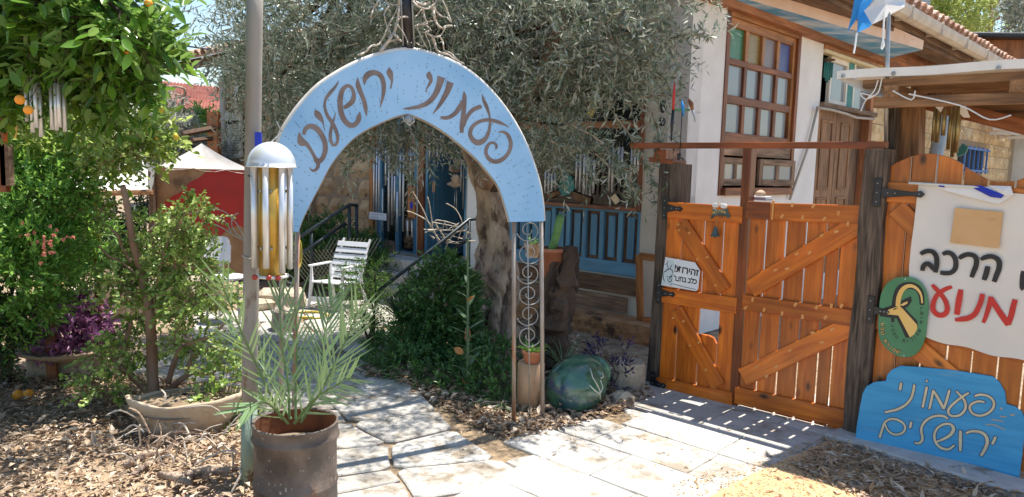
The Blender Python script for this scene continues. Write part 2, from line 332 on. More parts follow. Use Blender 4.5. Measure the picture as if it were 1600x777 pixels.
M_['terracotta'] = mat('terracotta', (.42, .15, .08), (.50, .21, .12), .8, 8, bump=.2, c3=(.45, .35, .28), s3=9, t3=.7)
M_['clay'] = mat('weathered_clay', (.40, .30, .20), (.52, .42, .31), .9, 7, bump=.5, c3=(.24, .16, .10), s3=6, t3=.62)
M_['greypot'] = mat('dark_pot', (.075, .065, .06), (.12, .10, .09), .8, 8)
M_['jar'] = mat('green_glazed_jar', (.015, .075, .055), (.09, .215, .12), .13, 7, (1, 1, .5), dist=.5, c3=(.03, .05, .14), s3=4, t3=.60, w3=.08, spec=.8, bump=.08)
M_['jarline'] = mat('cream_glaze_line', (.55, .58, .50), None, .3)
M_['plastic'] = mat('white_plastic', (.74, .75, .78), (.68, .69, .71), .4, 8)
M_['shellchair'] = mat('pale_grey_plastic', (.70, .70, .74), (.64, .64, .68), .5, 8)
M_['tarp'] = mat('grey_tarpaulin', (.36, .33, .30), (.44, .41, .38), .8, 3, bump=.2, bscale=6, c3=(.38, .33, .29), s3=3, t3=.64)
M_['tarpw'] = mat('white_tarpaulin', (.80, .77, .72), (.70, .66, .60), .6, 4, bump=.2, bscale=9)
M_['tarpedge'] = mat('white_canvas_edge', (.84, .82, .79), (.74, .72, .68), .6, 6, bump=.15, bscale=20)
M_['redpanel'] = mat('red_painted_patch', (.42, .02, .016), (.34, .022, .018), .7, 5, c3=(.55, .30, .15), s3=22, t3=.74, w3=.02)
M_['chipboard'] = mat('brown_board', (.36, .21, .11), (.25, .135, .07), .85, 6, bump=.3, c3=(.16, .09, .05), s3=4, t3=.62)
M_['rooftile'] = mat('red_roof_tile', (.58, .27, .20), (.68, .37, .29), .85, 5, rnd=.12, bump=.2)
M_['oldtile'] = mat('old_roof_tile', (.38, .20, .13), (.52, .36, .27), .95, 9, bump=.5, rnd=.25, c3=(.66, .62, .56), s3=8, t3=.60)
M_['gutter'] = mat('pale_gutter', (.60, .54, .46), (.50, .44, .37), .7, 5, bump=.2)
M_['darkwood'] = wood('dark_eave_wood', (.075, .04, .022), (.21, .12, .07), (.03, .015, .01), .8, knots=False)
M_['redfascia'] = wood('red_brown_fascia', (.22, .075, .028), (.42, .17, .07), (.08, .03, .015), .7, knots=False)
M_['pipeblue'] = mat('grey_blue_drainpipe', (.25, .30, .35), (.31, .36, .41), .45, 5, spec=.6)
M_['bannerw'] = mat('cream_banner', (.80, .74, .66), (.68, .66, .64), .7, 2.4, bump=.2, bscale=5, c3=(.50, .45, .38), s3=2.5, t3=.68, w3=.06)
M_['cardboard'] = mat('pale_plywood', (.62, .37, .17), (.66, .42, .21), .8, 5, c3=(.45, .26, .12), s3=9, t3=.68)
M_['black'] = mat('black_paint', (.012, .012, .014), (.022, .022, .026), .55, 9)
M_['redpaint'] = mat('red_paint', (.62, .028, .022), (.52, .02, .018), .5, 9)
M_['signgreen'] = mat('green_enamel', (.055, .21, .095), (.075, .25, .12), .5, 6, c3=(.35, .40, .33), s3=60, t3=.76, w3=.015)
M_['signyellow'] = mat('ochre_yellow_enamel', (.80, .50, .13), (.84, .56, .19), .5)
M_['signblue'] = mat('bright_blue_board', (.04, .31, .58), (.065, .39, .68), .55, 7, (.35, 3, 1), bump=.35, bscale=14, c3=(.16, .36, .50), s3=9, t3=.66, w3=.05)
M_['cream'] = mat('cream_letter_paint', (.78, .66, .44), (.66, .55, .35), .6, 16)
M_['navy'] = mat('navy_letter_outline', (.018, .016, .09), None, .6)
M_['orange_fruit'] = mat('orange_peel', (.90, .32, .02), (.95, .40, .03), .42, 30, bump=.25, bscale=120, bdist=.002)
M_['lemon_fruit'] = mat('yellow_fruit', (.80, .60, .05), (.72, .56, .10), .5, 20, bump=.2)
M_['flagblue'] = mat('bright_flag_blue', (.02, .22, .62), (.03, .28, .70), .75, 5); M_['flagwhite'] = mat('white_flag_cloth', (.78, .79, .82), (.70, .71, .75), .8, 5)
M_['flagnavy'] = mat('deep_flag_blue', (.012, .035, .42), None, .7)
M_['hosey'] = mat('yellow_hose', (.55, .42, .06), None, .5); M_['cable'] = mat('grey_cable', (.45, .42, .38), (.36, .33, .29), .6)
M_['white_line'] = mat('pale_lettering', (.70, .68, .62), None, .6)
M_['bluebars'] = mat('cobalt_window_bars', (.03, .13, .42), (.05, .18, .50), .5); M_['teal'] = mat('teal_paint', (.03, .20, .20), (.05, .26, .25), .6)
M_['plasticw'] = mat('white_metal', (.72, .74, .78), (.66, .68, .72), .5, 5)
M_['litterm'] = leafmat('dry_leaves', [(.20, .13, .08), (.52, .40, .28), (.40, .28, .18), (.68, .58, .46), (.28, .19, .12), (.50, .34, .20)], None, .1, .8)
M_['olive'] = leafmat('olive_leaves', [(.085, .125, .07), (.15, .20, .12), (.24, .29, .20), (.11, .155, .085)], (.40, .44, .38), .14, .34)
M_['oliveb'] = leafmat('far_olive_leaves', [(.13, .17, .12), (.22, .25, .20), (.30, .32, .28)], (.40, .42, .38), .2, .5)
M_['citrus'] = leafmat('citrus_leaves', [(.03, .095, .012), (.07, .19, .022), (.15, .31, .03), (.04, .12, .015), (.27, .41, .05)], (.13, .25, .06), .36, .24)
M_['citrusy'] = leafmat('yellow_green_citrus_leaves', [(.14, .27, .035), (.26, .40, .06), (.42, .50, .09), (.18, .32, .04)], (.30, .40, .12), .5, .35)  # the leaves' own yellow-green
M_['portu'] = leafmat('small_succulent_leaves', [(.12, .24, .04), (.26, .42, .08), (.46, .58, .20), (.08, .17, .03)], None, .28, .32)
M_['shrub'] = leafmat('dark_shrub_leaves', [(.03, .095, .024), (.07, .175, .042), (.13, .26, .07), (.04, .12, .033)], None, .28, .30)
M_['bright'] = leafmat('bright_green_leaves', [(.07, .20, .035), (.15, .34, .06), (.24, .44, .09)], None, .42, .38)
M_['purple'] = leafmat('purple_leaves', [(.24, .07, .20), (.15, .04, .15), (.48, .26, .45), (.28, .06, .12)], (.40, .16, .34), .25, .4)
M_['darkpurple'] = leafmat('deep_purple_leaves', [(.035, .022, .09), (.025, .013, .055), (.06, .04, .13)], None, .2, .4)
M_['yellowpl'] = leafmat('yellow_cream_leaves', [(.50, .40, .12), (.62, .48, .20), (.30, .34, .08), (.55, .30, .14)], None, .35, .5)
M_['flower'] = leafmat('coral_petals', [(.80, .30, .22), (.85, .45, .30), (.80, .26, .26)], None, .3, .5)
M_['palm'] = leafmat('palm_leaflet', [(.10, .19, .09), (.17, .28, .13), (.29, .39, .20)], None, .2, .34)
M_['grass'] = leafmat('strap_leaves', [(.05, .12, .03), (.10, .20, .055), (.16, .25, .10), (.33, .36, .22)], None, .25, .45)
M_['euca'] = leafmat('eucalyptus_leaves', [(.22, .30, .08), (.36, .44, .14), (.46, .52, .22)], None, .5, .5)
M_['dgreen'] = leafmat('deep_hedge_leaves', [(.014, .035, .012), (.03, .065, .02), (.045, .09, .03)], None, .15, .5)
M_['kal'] = leafmat('grey_green_fleshy_leaf', [(.09, .17, .09), (.15, .24, .13)], None, .2, .45); M_['kalr'] = leafmat('orange_red_fleshy_leaf', [(.48, .17, .05), (.42, .24, .08)], None, .25, .45)
# ================================================================ frames of the place
gd = Vector((-0.73, 0.683, 0)).normalized(); bd = Vector((0.683, 0.73, 0)).normalized()
FG = Frame((2.2, 4.62, 0), -gd)                 # the gate and fence line
CO = Vector((1.63, 7.2, 0))                     # the house corner
FA = Frame(CO, -gd); FB = Frame(CO, bd)         # shop front, side wall
FR = Frame((0.24, 4.69, 0), (0.89, 0.45, 0))    # the arch
I4 = Matrix.Identity(4)
def S(n): return Matrix.Diagonal((*n, 1))
# ---------------------------------------------------------------- ground
mb = MB(); mb.add([(-70, -20, -.012), (70, -20, -.012), (70, 110, -.012), (-70, 110, -.012)], [(0, 1, 2, 3)])
gr = part('ground', mb, M_['ground'], kind='structure')
# ---------------------------------------------------------------- path of flagstones and slabs
poly_px = [(470, 900), (400, 860), (372, 745), (360, 640), (280, 610), (250, 520), (320, 486), (470, 468), (610, 474), (655, 500), (590, 560), (620, 585), (660, 598), (730, 635), (770, 668), (780, 668), (830, 676), (885, 652), (970, 630), (1010, 616), (1040, 600), (1420, 660), (1420, 700), (1330, 760), (1160, 860), (1060, 950)]
PP = [G(*p) for p in poly_px]
def inside(x, y, P):
    c = False
    for i in range(len(P)):
        a, b = P[i], P[i - 1]
        if (a.y > y) != (b.y > y) and x < (b.x - a.x) * (y - a.y) / (b.y - a.y) + a.x: c = not c
    return c
pbed = MB(); pbed.prism([(p.x, p.y) for p in PP], -.012, .004)
path = part('path', pbed, M_['joint'], M=I4, kind='structure')
def stone_obj(name, poly, z0, z1, m, parent, bev=.008, tilt=.002):
    c = Vector((sum(p[0] for p in poly) / len(poly), sum(p[1] for p in poly) / len(poly)))
    mb = MB(); mb.prism([(p[0] - c.x, p[1] - c.y) for p in poly], z0, z1, bev)
    mb.v = [(v[0], v[1], v[2] + (v[0] * random.uniform(-tilt, tilt) if v[2] > z0 + .001 else 0)) for v in mb.v]
    return part(name, mb, m, parent, Matrix.Translation((c.x, c.y, 0)))
gateline = lambda x, y: (Vector((x, y, 0)) - FG.O).dot(FG.N)
def slabzone(x, y): return y < 5.9 and x > .12 + (y - 4.6) * .35
JT = {}
def jp(i, j, s, seed):
    r = random.Random(i * 7919 + j * 104729 + seed)
    return (r.uniform(-s, s), r.uniform(-s, s))
# concrete slabs near the gate, rows along the gate line
def frac(a): return a - math.floor(a)
n_st = 0
for j in range(-2, 10):
    v0 = -.25 + j * .40; off = .31 * (j % 3)
    for i in range(-8, 12):
        u0 = -2.4 + i * .66 + off
        q = []
        for (a, b) in ((0, 0), (1, 0), (1, 1), (0, 1)):
            dx, dy = jp(i * 2 + a * 2, j + b, .012, 5); u = u0 + a * .66 + dx; v = v0 + b * .40 + dy
            q.append((u + (.005 if a == 0 else -.005), v + (.005 if b == 0 else -.005)))
        w = [FG.O + FG.U * u + FG.N * v for u, v in q]; c = sum(w, Vector()) / 4
        if slabzone(c.x, c.y) and inside(c.x, c.y, PP):
            stone_obj('paving_slab', [(p.x, p.y) for p in w], .002, .020 + random.uniform(-.002, .003), M_['slab'], path, .005); n_st += 1
# irregular flagstones on the rest
U2, V2 = Vector((math.cos(.52), math.sin(.52), 0)), Vector((-math.sin(.52), math.cos(.52), 0))
for j in range(-12, 26):
    for i in range(-16, 20):
        r = random.Random(i * 31 + j * 977); sx, sy = .56, .44
        q = []
        split = r.random() < .25
        for (a, b) in ((0, 0), (1, 0), (1, 1), (0, 1)):
            dx, dy = jp(i + a, j + b, .11, 9); q.append(Vector(((i + a) * sx + dx + .28 * (j % 2) * 0, (j + b) * sy + dy)))
        cells = [q] if not split else [[q[0], q[1], (q[1] + q[2]) / 2 + Vector((.02, .03)), (q[0] + q[3]) / 2], [(q[0] + q[3]) / 2, (q[1] + q[2]) / 2 + Vector((.02, .03)), q[2], q[3]]]
        for ce in cells:
            c = sum(ce, Vector((0, 0))) / 4; pts = []
            for k in range(4):                                     # rounded, slightly wandering outline
                a, b = ce[k], ce[(k + 1) % 4]
                for t in (.10, .5, .90):
                    p = a.lerp(b, t); p = c + (p - c) * (1 - .011 / max(.1, (p - c).length)) * (1 + r.uniform(-.02, .02)); pts.append(p)
            W3 = [U2 * p.x + V2 * p.y + Vector((-1.0, 4.6, 0)) for p in pts]; cc = sum(W3, Vector()) / len(W3)
            if cc.y > 12 or cc.y < 2.2 or not inside(cc.x, cc.y, PP): continue
            under = slabzone(cc.x, cc.y)
            if any((p - FR.O).length < .12 for p in W3): continue
            stone_obj('flagstone', [(p.x, p.y) for p in W3], .002, (.024 + r.uniform(-.005, .006)) if not under else .0125, M_['paver'], path, .007, .002 if not under else .0005); n_st += 1
print('paving', n_st)
# kerb under the fence, gravel patch
k0, k1 = G(1325, 692), G(1680, 800)
FK = Frame(k0, (k1 - k0))
mb = MB(); pts = [(-.1, -.10), (.6, -.115), (1.2, -.105), (2.2, -.11), (2.2, .13), (-.1, .10)]
mb.prism([(p[0], p[1]) for p in pts], -.01, .055, .012); mb.v = [tuple(FK.O + FK.U * v[0] + (-FK.N) * v[1] + Vector((0, 0, v[2]))) for v in mb.v]; mb.f = [f[::-1] for f in mb.f] if FK.U.cross(-FK.N).z < 0 else mb.f
part('kerb', mb, M_['kerb'], kind='structure')
gp = [(1075, 810), (1110, 782), (1140, 765), (1165, 752), (1190, 742), (1215, 728), (1250, 715), (1275, 704), (1300, 694), (1325, 696), (1345, 712), (1500, 770), (1700, 850), (1700, 1100), (1000, 1100)]
gp = smooth_path(gp, 6); gp = [G(p[0] + random.uniform(-3, 3), p[1] + random.uniform(-1.5, 1.5)) for p in gp]; mb = MB()
mb.prism([(p.x, p.y) for p in gp], -.012, .029, .006); part('gravel_bed', mb, M_['gravel'], kind='structure')
# ================================================================ house
def sub(name, loc, par):
    o = _link(name, None, par, Matrix.Translation(Vector(loc))); o.empty_display_size = .1; return o
house = thing('house', 'white plastered house with painted sky eave and blue shop front', 'house', CO)
def wall(fr, u0, u1, w0, w1, holes, m, n1=0.0, th=.22, name='wall'):
    us = sorted({u0, u1, *[min(max(h[i], u0), u1) for h in holes for i in (0, 1)]}); ws = sorted({w0, w1, *[min(max(h[i], w0), w1) for h in holes for i in (2, 3)]})
    mb = MB()
    for i in range(len(us) - 1):
        run = None
        for j in range(len(ws) - 1):
            a, b = (us[i] + us[i + 1]) / 2, (ws[j] + ws[j + 1]) / 2; hole = any(h[0] < a < h[1] and h[2] < b < h[3] for h in holes)
            if not hole: mb.box(((us[i] + us[i + 1]) / 2, (ws[j] + ws[j + 1]) / 2, n1 - th / 2), (us[i + 1] - us[i], ws[j + 1] - ws[j], th))
    return part(name, mb, m, house, fr.M)
def rect(fr, a, b):   # uv box from two px corners
    p, q = fr.uv(a), fr.uv(b); return (min(p[0], q[0]), max(p[0], q[0]), min(p[1], q[1]), max(p[1], q[1]))
# --- side wall B
wu0, wu1 = FB.uv((1129.7, 146))[0], FB.uv((1246, 146))[0]; wt = FB.uv((1139, 8))[1]; wbt = FB.uv((1116, 306))[1]
du0, du1 = FB.uv((1281, 160))[0], FB.uv((1366, 160))[0]; dt = FB.uv((1290, 62))[1]; db = .35
TOP = FB.uv((1128, 0))[1] + .55
wall(FB, 0, du1 + .0, 0, TOP, [(wu0, wu1, wbt, wt), (du0, du1, db, dt)], M_['plaster'])
def bar(fr, u0, u1, w0, w1, n0, n1, m, par, name='frame_bar', bev=.004):
    vert = (w1 - w0) >= (u1 - u0)
    if vert: return plank(name, fr, ((u0 + u1) / 2, w0), ((u0 + u1) / 2, w1), u1 - u0, n0, n1, m, par, bev)
    return plank(name, fr, (u0, (w0 + w1) / 2), (u1, (w0 + w1) / 2), w1 - w0, n0, n1, m, par, bev)
def pane(fr, u0, u1, w0, w1, n, m, par, name='pane'):
    mb = MB(); mb.box(((u0 + u1) / 2, (w0 + w1) / 2, n), (u1 - u0 + .01, w1 - w0 + .01, .006)); return part(name, mb, m, par, fr.M)
winb = sub('window', FB.P((wu0 + wu1) / 2, wbt), house)
e = .075
wsill = FB.uv((1124, 222))[1]; wtr = FB.uv((1122, 240))[1]
bar(FB, wu0, wu0 + e, wbt, wt, -.10, .012, M_['brown'], winb, 'window_frame'); bar(FB, wu1 - e, wu1, wbt, wt, -.10, .012, M_['brown'], winb, 'window_frame')
bar(FB, wu0 + e, wu1 - e, wt - .09, wt, -.10, .010, M_['orangewood'], winb, 'window_frame')
bar(FB, wu0 + e, wu1 - e, wtr - .01, wsill + .0, -.12, -.004, M_['greywood'], winb, 'transom')
su0, su1 = wu0 + e, wu1 - e; st_, sb_ = wt - .09, wsill
rows = [FB.uv((1137, y))[1] for y in (37, 88, 98, 147, 160, 206)]
bar(FB, su0, su0 + .06, sb_, st_, -.08, -.02, M_['orangewood'], winb, 'sash_frame'); bar(FB, su1 - .06, su1, sb_, st_, -.08, -.02, M_['orangewood'], winb, 'sash_frame')
a0, a1 = su0 + .06, su1 - .06
for (lo, hi, mm) in ((rows[0], st_, 'orangewood'), (rows[2], rows[1], 'brown'), (rows[4], rows[3], 'brown'), (sb_, rows[5], 'brown')): bar(FB, a0, a1, min(lo, hi), max(lo, hi), -.082, -.022, M_[mm], winb, 'rail')
cw = (a1 - a0) / 4
for (hi, lo, mm) in ((rows[0], rows[1], 'orangewood'), (rows[2], rows[3], 'brown'), (rows[4], rows[5], 'brown')):
    for k in range(1, 4): bar(FB, a0 + k * cw - .035, a0 + k * cw + .035, lo, hi, -.079, -.026, M_[mm], winb, 'muntin')
for k in range(4):
    pane(FB, a0 + k * cw + .03, a0 + (k + 1) * cw - .03, rows[1], rows[0], -.06, M_[('g_green', 'g_amber', 'g_violet', 'g_blue')[k]], winb)
    pane(FB, a0 + k * cw + .03, a0 + (k + 1) * cw - .03, rows[3], rows[2], -.06, M_['glassy'], winb); pane(FB, a0 + k * cw + .03, a0 + (k + 1) * cw - .03, rows[5], rows[4], -.06, M_['glassy'], winb)
# lower casements, two leaves standing ajar
cT, cB = wtr - .03, wbt + .10
mid = (su0 + su1) / 2
for (u0, u1, ang) in ((su0 + .02, mid - .06, .10), (mid + .06, su1 - .02, -.12)):
    Fc = Frame(FB.P(u0, 0, -.03), FB.U * math.cos(ang) - FB.N * math.sin(ang))
    L = u1 - u0; cas = sub('casement', Fc.P(L / 2, cB), house)
    for (x0, x1, y0, y1) in ((0, .07, cB, cT), (L - .07, L, cB, cT), (L / 2 - .035, L / 2 + .035, cB + .07, cT - .07), (.07, L - .07, cT - .07, cT), (.07, L - .07, cB, cB + .07)): bar(Fc, x0, x1, y0, y1, -.02, .02, M_['greywood'], cas, 'casement_frame')
    pane(Fc, .07, L / 2 - .035, cB + .07, cT - .07, 0, M_['glassy'], cas); pane(Fc, L / 2 + .035, L - .07, cB + .07, cT - .07, 0, M_['glassy'], cas)
bar(FB, su0, su1, wbt + .0, wbt + .08, -.14, .05, M_['brown'], winb, 'sill')
# door bay: high window above two old shutters
bay = sub('door', FB.P((du0 + du1) / 2, db), house)
bar(FB, du0, du1, dt - .12, dt, -.12, .015, M_['orangewood'], bay, 'lintel')
ds = FB.uv((1284, 168))[1]; ds2 = FB.uv((1284, 160))[1]
bar(FB, du0, du1, ds, ds2, -.2, .06, M_['greywood'], bay, 'sill'); bar(FB, du1 - .14, du1, db, dt - .12, -.12, .0, M_['redfascia'], bay, 'door_frame')
cu0, cu1 = FB.uv((1301, 130))[0], FB.uv((1329, 130))[0]; tu = FB.uv((1338, 130))[0]
for (x0, x1, y0, y1, mm) in ((cu0, cu0 + .05, ds2, dt - .16, 'tarpw'), (cu1 - .05, cu1, ds2, dt - .16, 'tarpw'), (cu0 + .05, cu1 - .05, ds2, ds2 + .07, 'tarpw'), (cu0 + .05, cu1 - .05, dt - .22, dt - .16, 'tarpw'), (cu1 + .0, tu, ds2, dt - .16, 'teal'), (tu, tu + .06, ds2, dt - .16, 'tarpw')):
    mb = MB(); mb.box(((x0 + x1) / 2, (y0 + y1) / 2, -.06), (x1 - x0, y1 - y0, .05), bev=.004); part('casement_frame', mb, M_[mm], bay, FB.M)
pane(FB, cu0 + .05, cu1 - .05, ds2 + .07, dt - .22, -.07, M_['glassy'], bay); pane(FB, tu + .06, du1 - .14, ds2, dt - .16, -.08, M_['glassy'], bay)
mb = MB(); mb.box(((du0 + du1) / 2, dt - .14, -.02), (du1 - du0, .04, .1)); part('head_board', mb, M_['cream'], bay, FB.M)
s1, s2, s3 = FB.uv((1276, 250))[0], FB.uv((1307, 250))[0], FB.uv((1334, 250))[0]; s1 = max(s1, du0 + .01)
for (x0, x1) in ((s1, s2), (s2 + .02, s3)):
    mb = MB(); mb.box(((x0 + x1) / 2, (db + ds) / 2, -.055), (x1 - x0, ds - db, .04), bev=.004); sh = part('shutter', mb, M_['doorwood'], bay, FB.M)
    m4 = (x0 + x1) / 2; q = (x1 - x0) * .24
    for (y0, y1) in ((db + .12, (db + ds) / 2 - .06), ((db + ds) / 2 + .04, ds - .14)):
        for (c0, c1, d0, d1) in ((m4 - q - .03, m4 - q, y0, y1), (m4 + q, m4 + q + .03, y0, y1), (m4 - q, m4 + q, y1 - .03, y1), (m4 - q, m4 + q, y0, y0 + .03)):
            mb = MB(); mb.box(((c0 + c1) / 2, (d0 + d1) / 2, -.028), (c1 - c0, d1 - d0, .018), bev=.004); part('moulding', mb, M_['doorwood'], bay, FB.M)
mb = MB(); mb.box(((s3 + du1) / 2, (db + ds) / 2, -.14), (du1 - s3, ds - db, .04)); part('dark_panel', mb, M_['darkwood'], bay, FB.M)
# rough casing edge on the plaster, conduit pipes
def pipe(fr, pts, r, m, par, name, n=.02, k=1):
    mb = MB(); mb.tube([fr.at(p, n) for p in pts], r, 7); return part(name, mb, m, par, smooth=True)
pipe(FB, [(1277, 168), (1300, 172), (1322, 178), (1338, 184), (1366, 186)], .018, M_['cable'], house, 'conduit', .09)
pipe(FB, [(1277, 170), (1262, 232), (1234, 312)], .016, M_['cable'], house, 'conduit', .04)
# stone wall further along B
su_end = 15.5; SWT = FB.uv((1390, 20))[1]
wall(FB, du1, su_end, 0, SWT, [], M_['mortar'], -.03, .25, 'stone_wall')
def block_mesh(w, h, d, rough):
    mb = MB(); nx, ny = 3, 2; vs = []; b = min(w, h) * .12
    def fn(a, c):
        x = (a - .5) * w; y = (c - .5) * h; ed = (a in (0, 1)) or (c in (0, 1)); return Vector((x, y, d - (b if ed else 0) + (0 if ed else random.uniform(-rough, rough))))
    mb.grid(fn, nx, ny); n = len(mb.v); ring = [0, 1, 2, 3, 7, 11, 10, 9, 8, 4]
    lo = [Vector((mb.v[i][0], mb.v[i][1], -.01)) for i in ring]; mb.add(lo, []); m = len(ring)
    for i in range(m): mb.f.append((ring[(i + 1) % m], ring[i], n + i, n + (i + 1) % m))
    return mb
def blocks(fr, u0, u1, w0, w1, bw, bh, m, par, n0, d, rough, skip=None, rnd=.35):
    w = w0; j = 0; k = 0
    while w < w1 - .03:
        h = bh * random.uniform(.9, 1.1); u = u0 - random.uniform(0, bw * .6)
        while u < u1:
            L = bw * random.uniform(1 - rnd, 1 + rnd); a, b = max(u, u0), min(u + L, u1)
            if b - a > .05 and not (skip and skip((a + b) / 2, w + h / 2, (b - a) / 2, h / 2)):
                me = mesh_of('stone_block', block_mesh(b - a - .014, h - .014, d, rough), m)
                _link('stone_block', me, par, fr.M @ Matrix.Translation(((a + b) / 2, w + h / 2, n0))); k += 1
            u += L
        w += h
    return k
bwin = rect(FB, (1501, 231), (1533, 268))
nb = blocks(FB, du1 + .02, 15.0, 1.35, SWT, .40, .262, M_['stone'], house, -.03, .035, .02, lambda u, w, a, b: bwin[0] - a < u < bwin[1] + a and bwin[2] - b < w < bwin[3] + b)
print('stones B', nb)
gw = sub('barred_window', FB.P(bwin[0], bwin[2]), house)
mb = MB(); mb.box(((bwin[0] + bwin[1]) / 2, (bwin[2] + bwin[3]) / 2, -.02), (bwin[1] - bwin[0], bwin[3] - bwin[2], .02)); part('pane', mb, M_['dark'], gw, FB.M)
for k in range(6):
    u = bwin[0] + (bwin[1] - bwin[0]) * k / 5; mb = MB(); mb.box((u, (bwin[2] + bwin[3]) / 2, .08), (.035, bwin[3] - bwin[2] + .1, .03)); part('bar', mb, M_['bluebars'], gw, FB.M)
for w in (bwin[2], bwin[3]): mb = MB(); mb.box(((bwin[0] + bwin[1]) / 2, w, .11), (bwin[1] - bwin[0] + .12, .04, .03)); part('bar', mb, M_['bluebars'], gw, FB.M)
# painted soffit and its fascia
def soff(pxs, z): return [G(p[0], p[1], z) for p in pxs]
zs = FB.uv((1128, 0))[1]
inner = [FB.P(u, 0, -.03) for u in (-.6, du1 + .25)]; tip = G(1441, 78, zs); o1 = G(1169, 0, zs); dr = (o1 - tip); outer = [tip + dr * 1.9, tip]
mb = MB(); pl = [inner[0], outer[0], outer[1], inner[1]]; mb.prism([(p.x, p.y) for p in pl], zs, zs + .02); mb.v = [(v[0], v[1], v[2]) for v in mb.v]
part('soffit', mb, M_['clouds'], house)
Ff = Frame((outer[0].x, outer[0].y, zs), (outer[1] - outer[0]))
Lf = (outer[1] - outer[0]).length
mb = MB(); mb.prism([(0, .001), (Lf, .001), (Lf + .02, .12), (Lf * .62, .30), (0, .42)], -.05, .004); part('fascia', mb, M_['pinkfascia'], house, Ff.M)
# eave of the tiled roof along B: gutter, brown boards, tile ends
def eave_pt(px, py, n): return FB.at((px, py), n)
g0, g1 = FB.uv((1398, 24), .75), FB.uv((1568, 97), .75)
ez = (g0[1] + g1[1]) / 2
ue0, ue1 = -1.5, 15.2
gz = ez; print('eave z', g0, g1, zs, TOP, SWT)
def lin(u): return g0[1] + (g1[1] - g0[1]) * (u - g0[0]) / (g1[0] - g0[0])
mb = MB(); Lg = ue1 - ue0
prof = [(.66, .07), (.665, -.02), (.70, -.07), (.76, -.085), (.82, -.06), (.845, 0), (.85, .06), (.84, .06), (.82, 0), (.76, -.07), (.70, -.05), (.67, .0), (.67, .07)]
vs = []; fs = []
for k, u in enumerate((ue0, g0[0] + 2.5, g1[0] + 1)):
    for (n, w) in prof: vs.append((u, gz + w, n))
m_ = len(prof)
for k in range(2):
    for i in range(m_): j = (i + 1) % m_; fs.append((k * m_ + i, k * m_ + j, (k + 1) * m_ + j, (k + 1) * m_ + i))
mb.add(vs, fs); part('gutter', mb, M_['gutter'], house, FB.M)
ue1 = g1[0] + 1
for k in range(6):
    u = g0[0] - 1.0 + k * (ue1 - g0[0] + 1) / 6; mb = MB(); mb.box((u, gz - .005, .755), (.03, .165, .215), bev=.01); part('gutter_bracket', mb, M_['gutter'], house, FB.M)
plank('eave_board', FB, (ue0, gz - .02), (ue1, gz - .02), .22, .60, .64, M_['darkwood'], house); plank('eave_board', FB, (ue0, gz - .13), (ue1, gz - .13), .10, .28, .59, M_['darkwood'], house); plank('eave_board', FB, (ue0, gz - .22), (ue1, gz - .22), .3, -.02, .10, M_['redfascia'], house)
mb = MB(); mb.box(((ue0 + ue1) / 2, gz + .02, .3), (ue1 - ue0, .03, .62)); part('eave_boarding', mb, M_['darkwood'], house, FB.M)
ntile = 0; tw = .27; slope = math.radians(20)
def tile_mesh(r, L):
    mb = MB(); vs = []; fs = []; n = 6
    for z, rr in ((0, r), (L, r * .82)):
        for k in range(n + 1): a = PI * k / n; vs.append((rr * math.cos(a), z, rr * math.sin(a)))
        for k in range(n + 1): a = PI * k / n; vs.append((rr * .8 * math.cos(a), z, rr * .8 * math.sin(a)))
    q = 2 * (n + 1)
    for k in range(n): fs += [(k, k + 1, q + k + 1, q + k), (n + 1 + k, q + n + 1 + k, q + n + 2 + k, n + 2 + k), (k, n + 1 + k, n + 2 + k, k + 1)]
    mb.add(vs, fs); return mesh_of('roof_tile', mb, M_['oldtile'])
tm = tile_mesh(.105, .44)
roofM = lambda u, n, w: FB.M @ Matrix.Translation((u, w, n)) @ Matrix(((1, 0, 0, 0), (0, math.sin(slope), math.cos(slope), 0), (0, -math.cos(slope), math.sin(slope), 0), (0, 0, 0, 1)))
u = g0[0] - 1.5
while u < ue1:
    for r_ in range(3):
        n = .80 - r_ * .36 * math.cos(slope); w = gz + .10 + r_ * .36 * math.sin(slope)
        _link('roof_tile', tm, house, roofM(u + random.uniform(-.01, .01), n, w + random.uniform(-.008, .012))); ntile += 1
    u += tw
print('tiles', ntile)
# roof planes: B side and flat deck closing the house
mb = MB()
mb.add([FB.P(ue0, gz + .06, .78), FB.P(ue1, gz + .06, .78), FB.P(ue1, gz + .06 + 2.2 * math.tan(slope), -1.4), FB.P(ue0, gz + .06 + 2.2 * math.tan(slope), -1.4)], [(0, 1, 2, 3)])
mb.add([FB.P(ue0, gz + .03, .78), FB.P(ue1, gz + .03, .78), FB.P(ue1, gz + .03 + 2.2 * math.tan(slope), -1.4), FB.P(ue0, gz + .03 + 2.2 * math.tan(slope), -1.4)], [(3, 2, 1, 0)])
part('roof', mb, M_['oldtile'], house)
pq = FB.at((1425, 20), -.6); mb = MB(); mb.box((pq.x, pq.y, pq.z + .3), (.42, .42, 2.0), bev=.02); part('chimney', mb, M_['pipeblue'], house)
# drainpipe on the stone wall
pipe(FB, [(1497, 78), (1478, 165), (1462, 245), (1450, 330)], .11, M_['pipeblue'], house, 'drainpipe', .3)
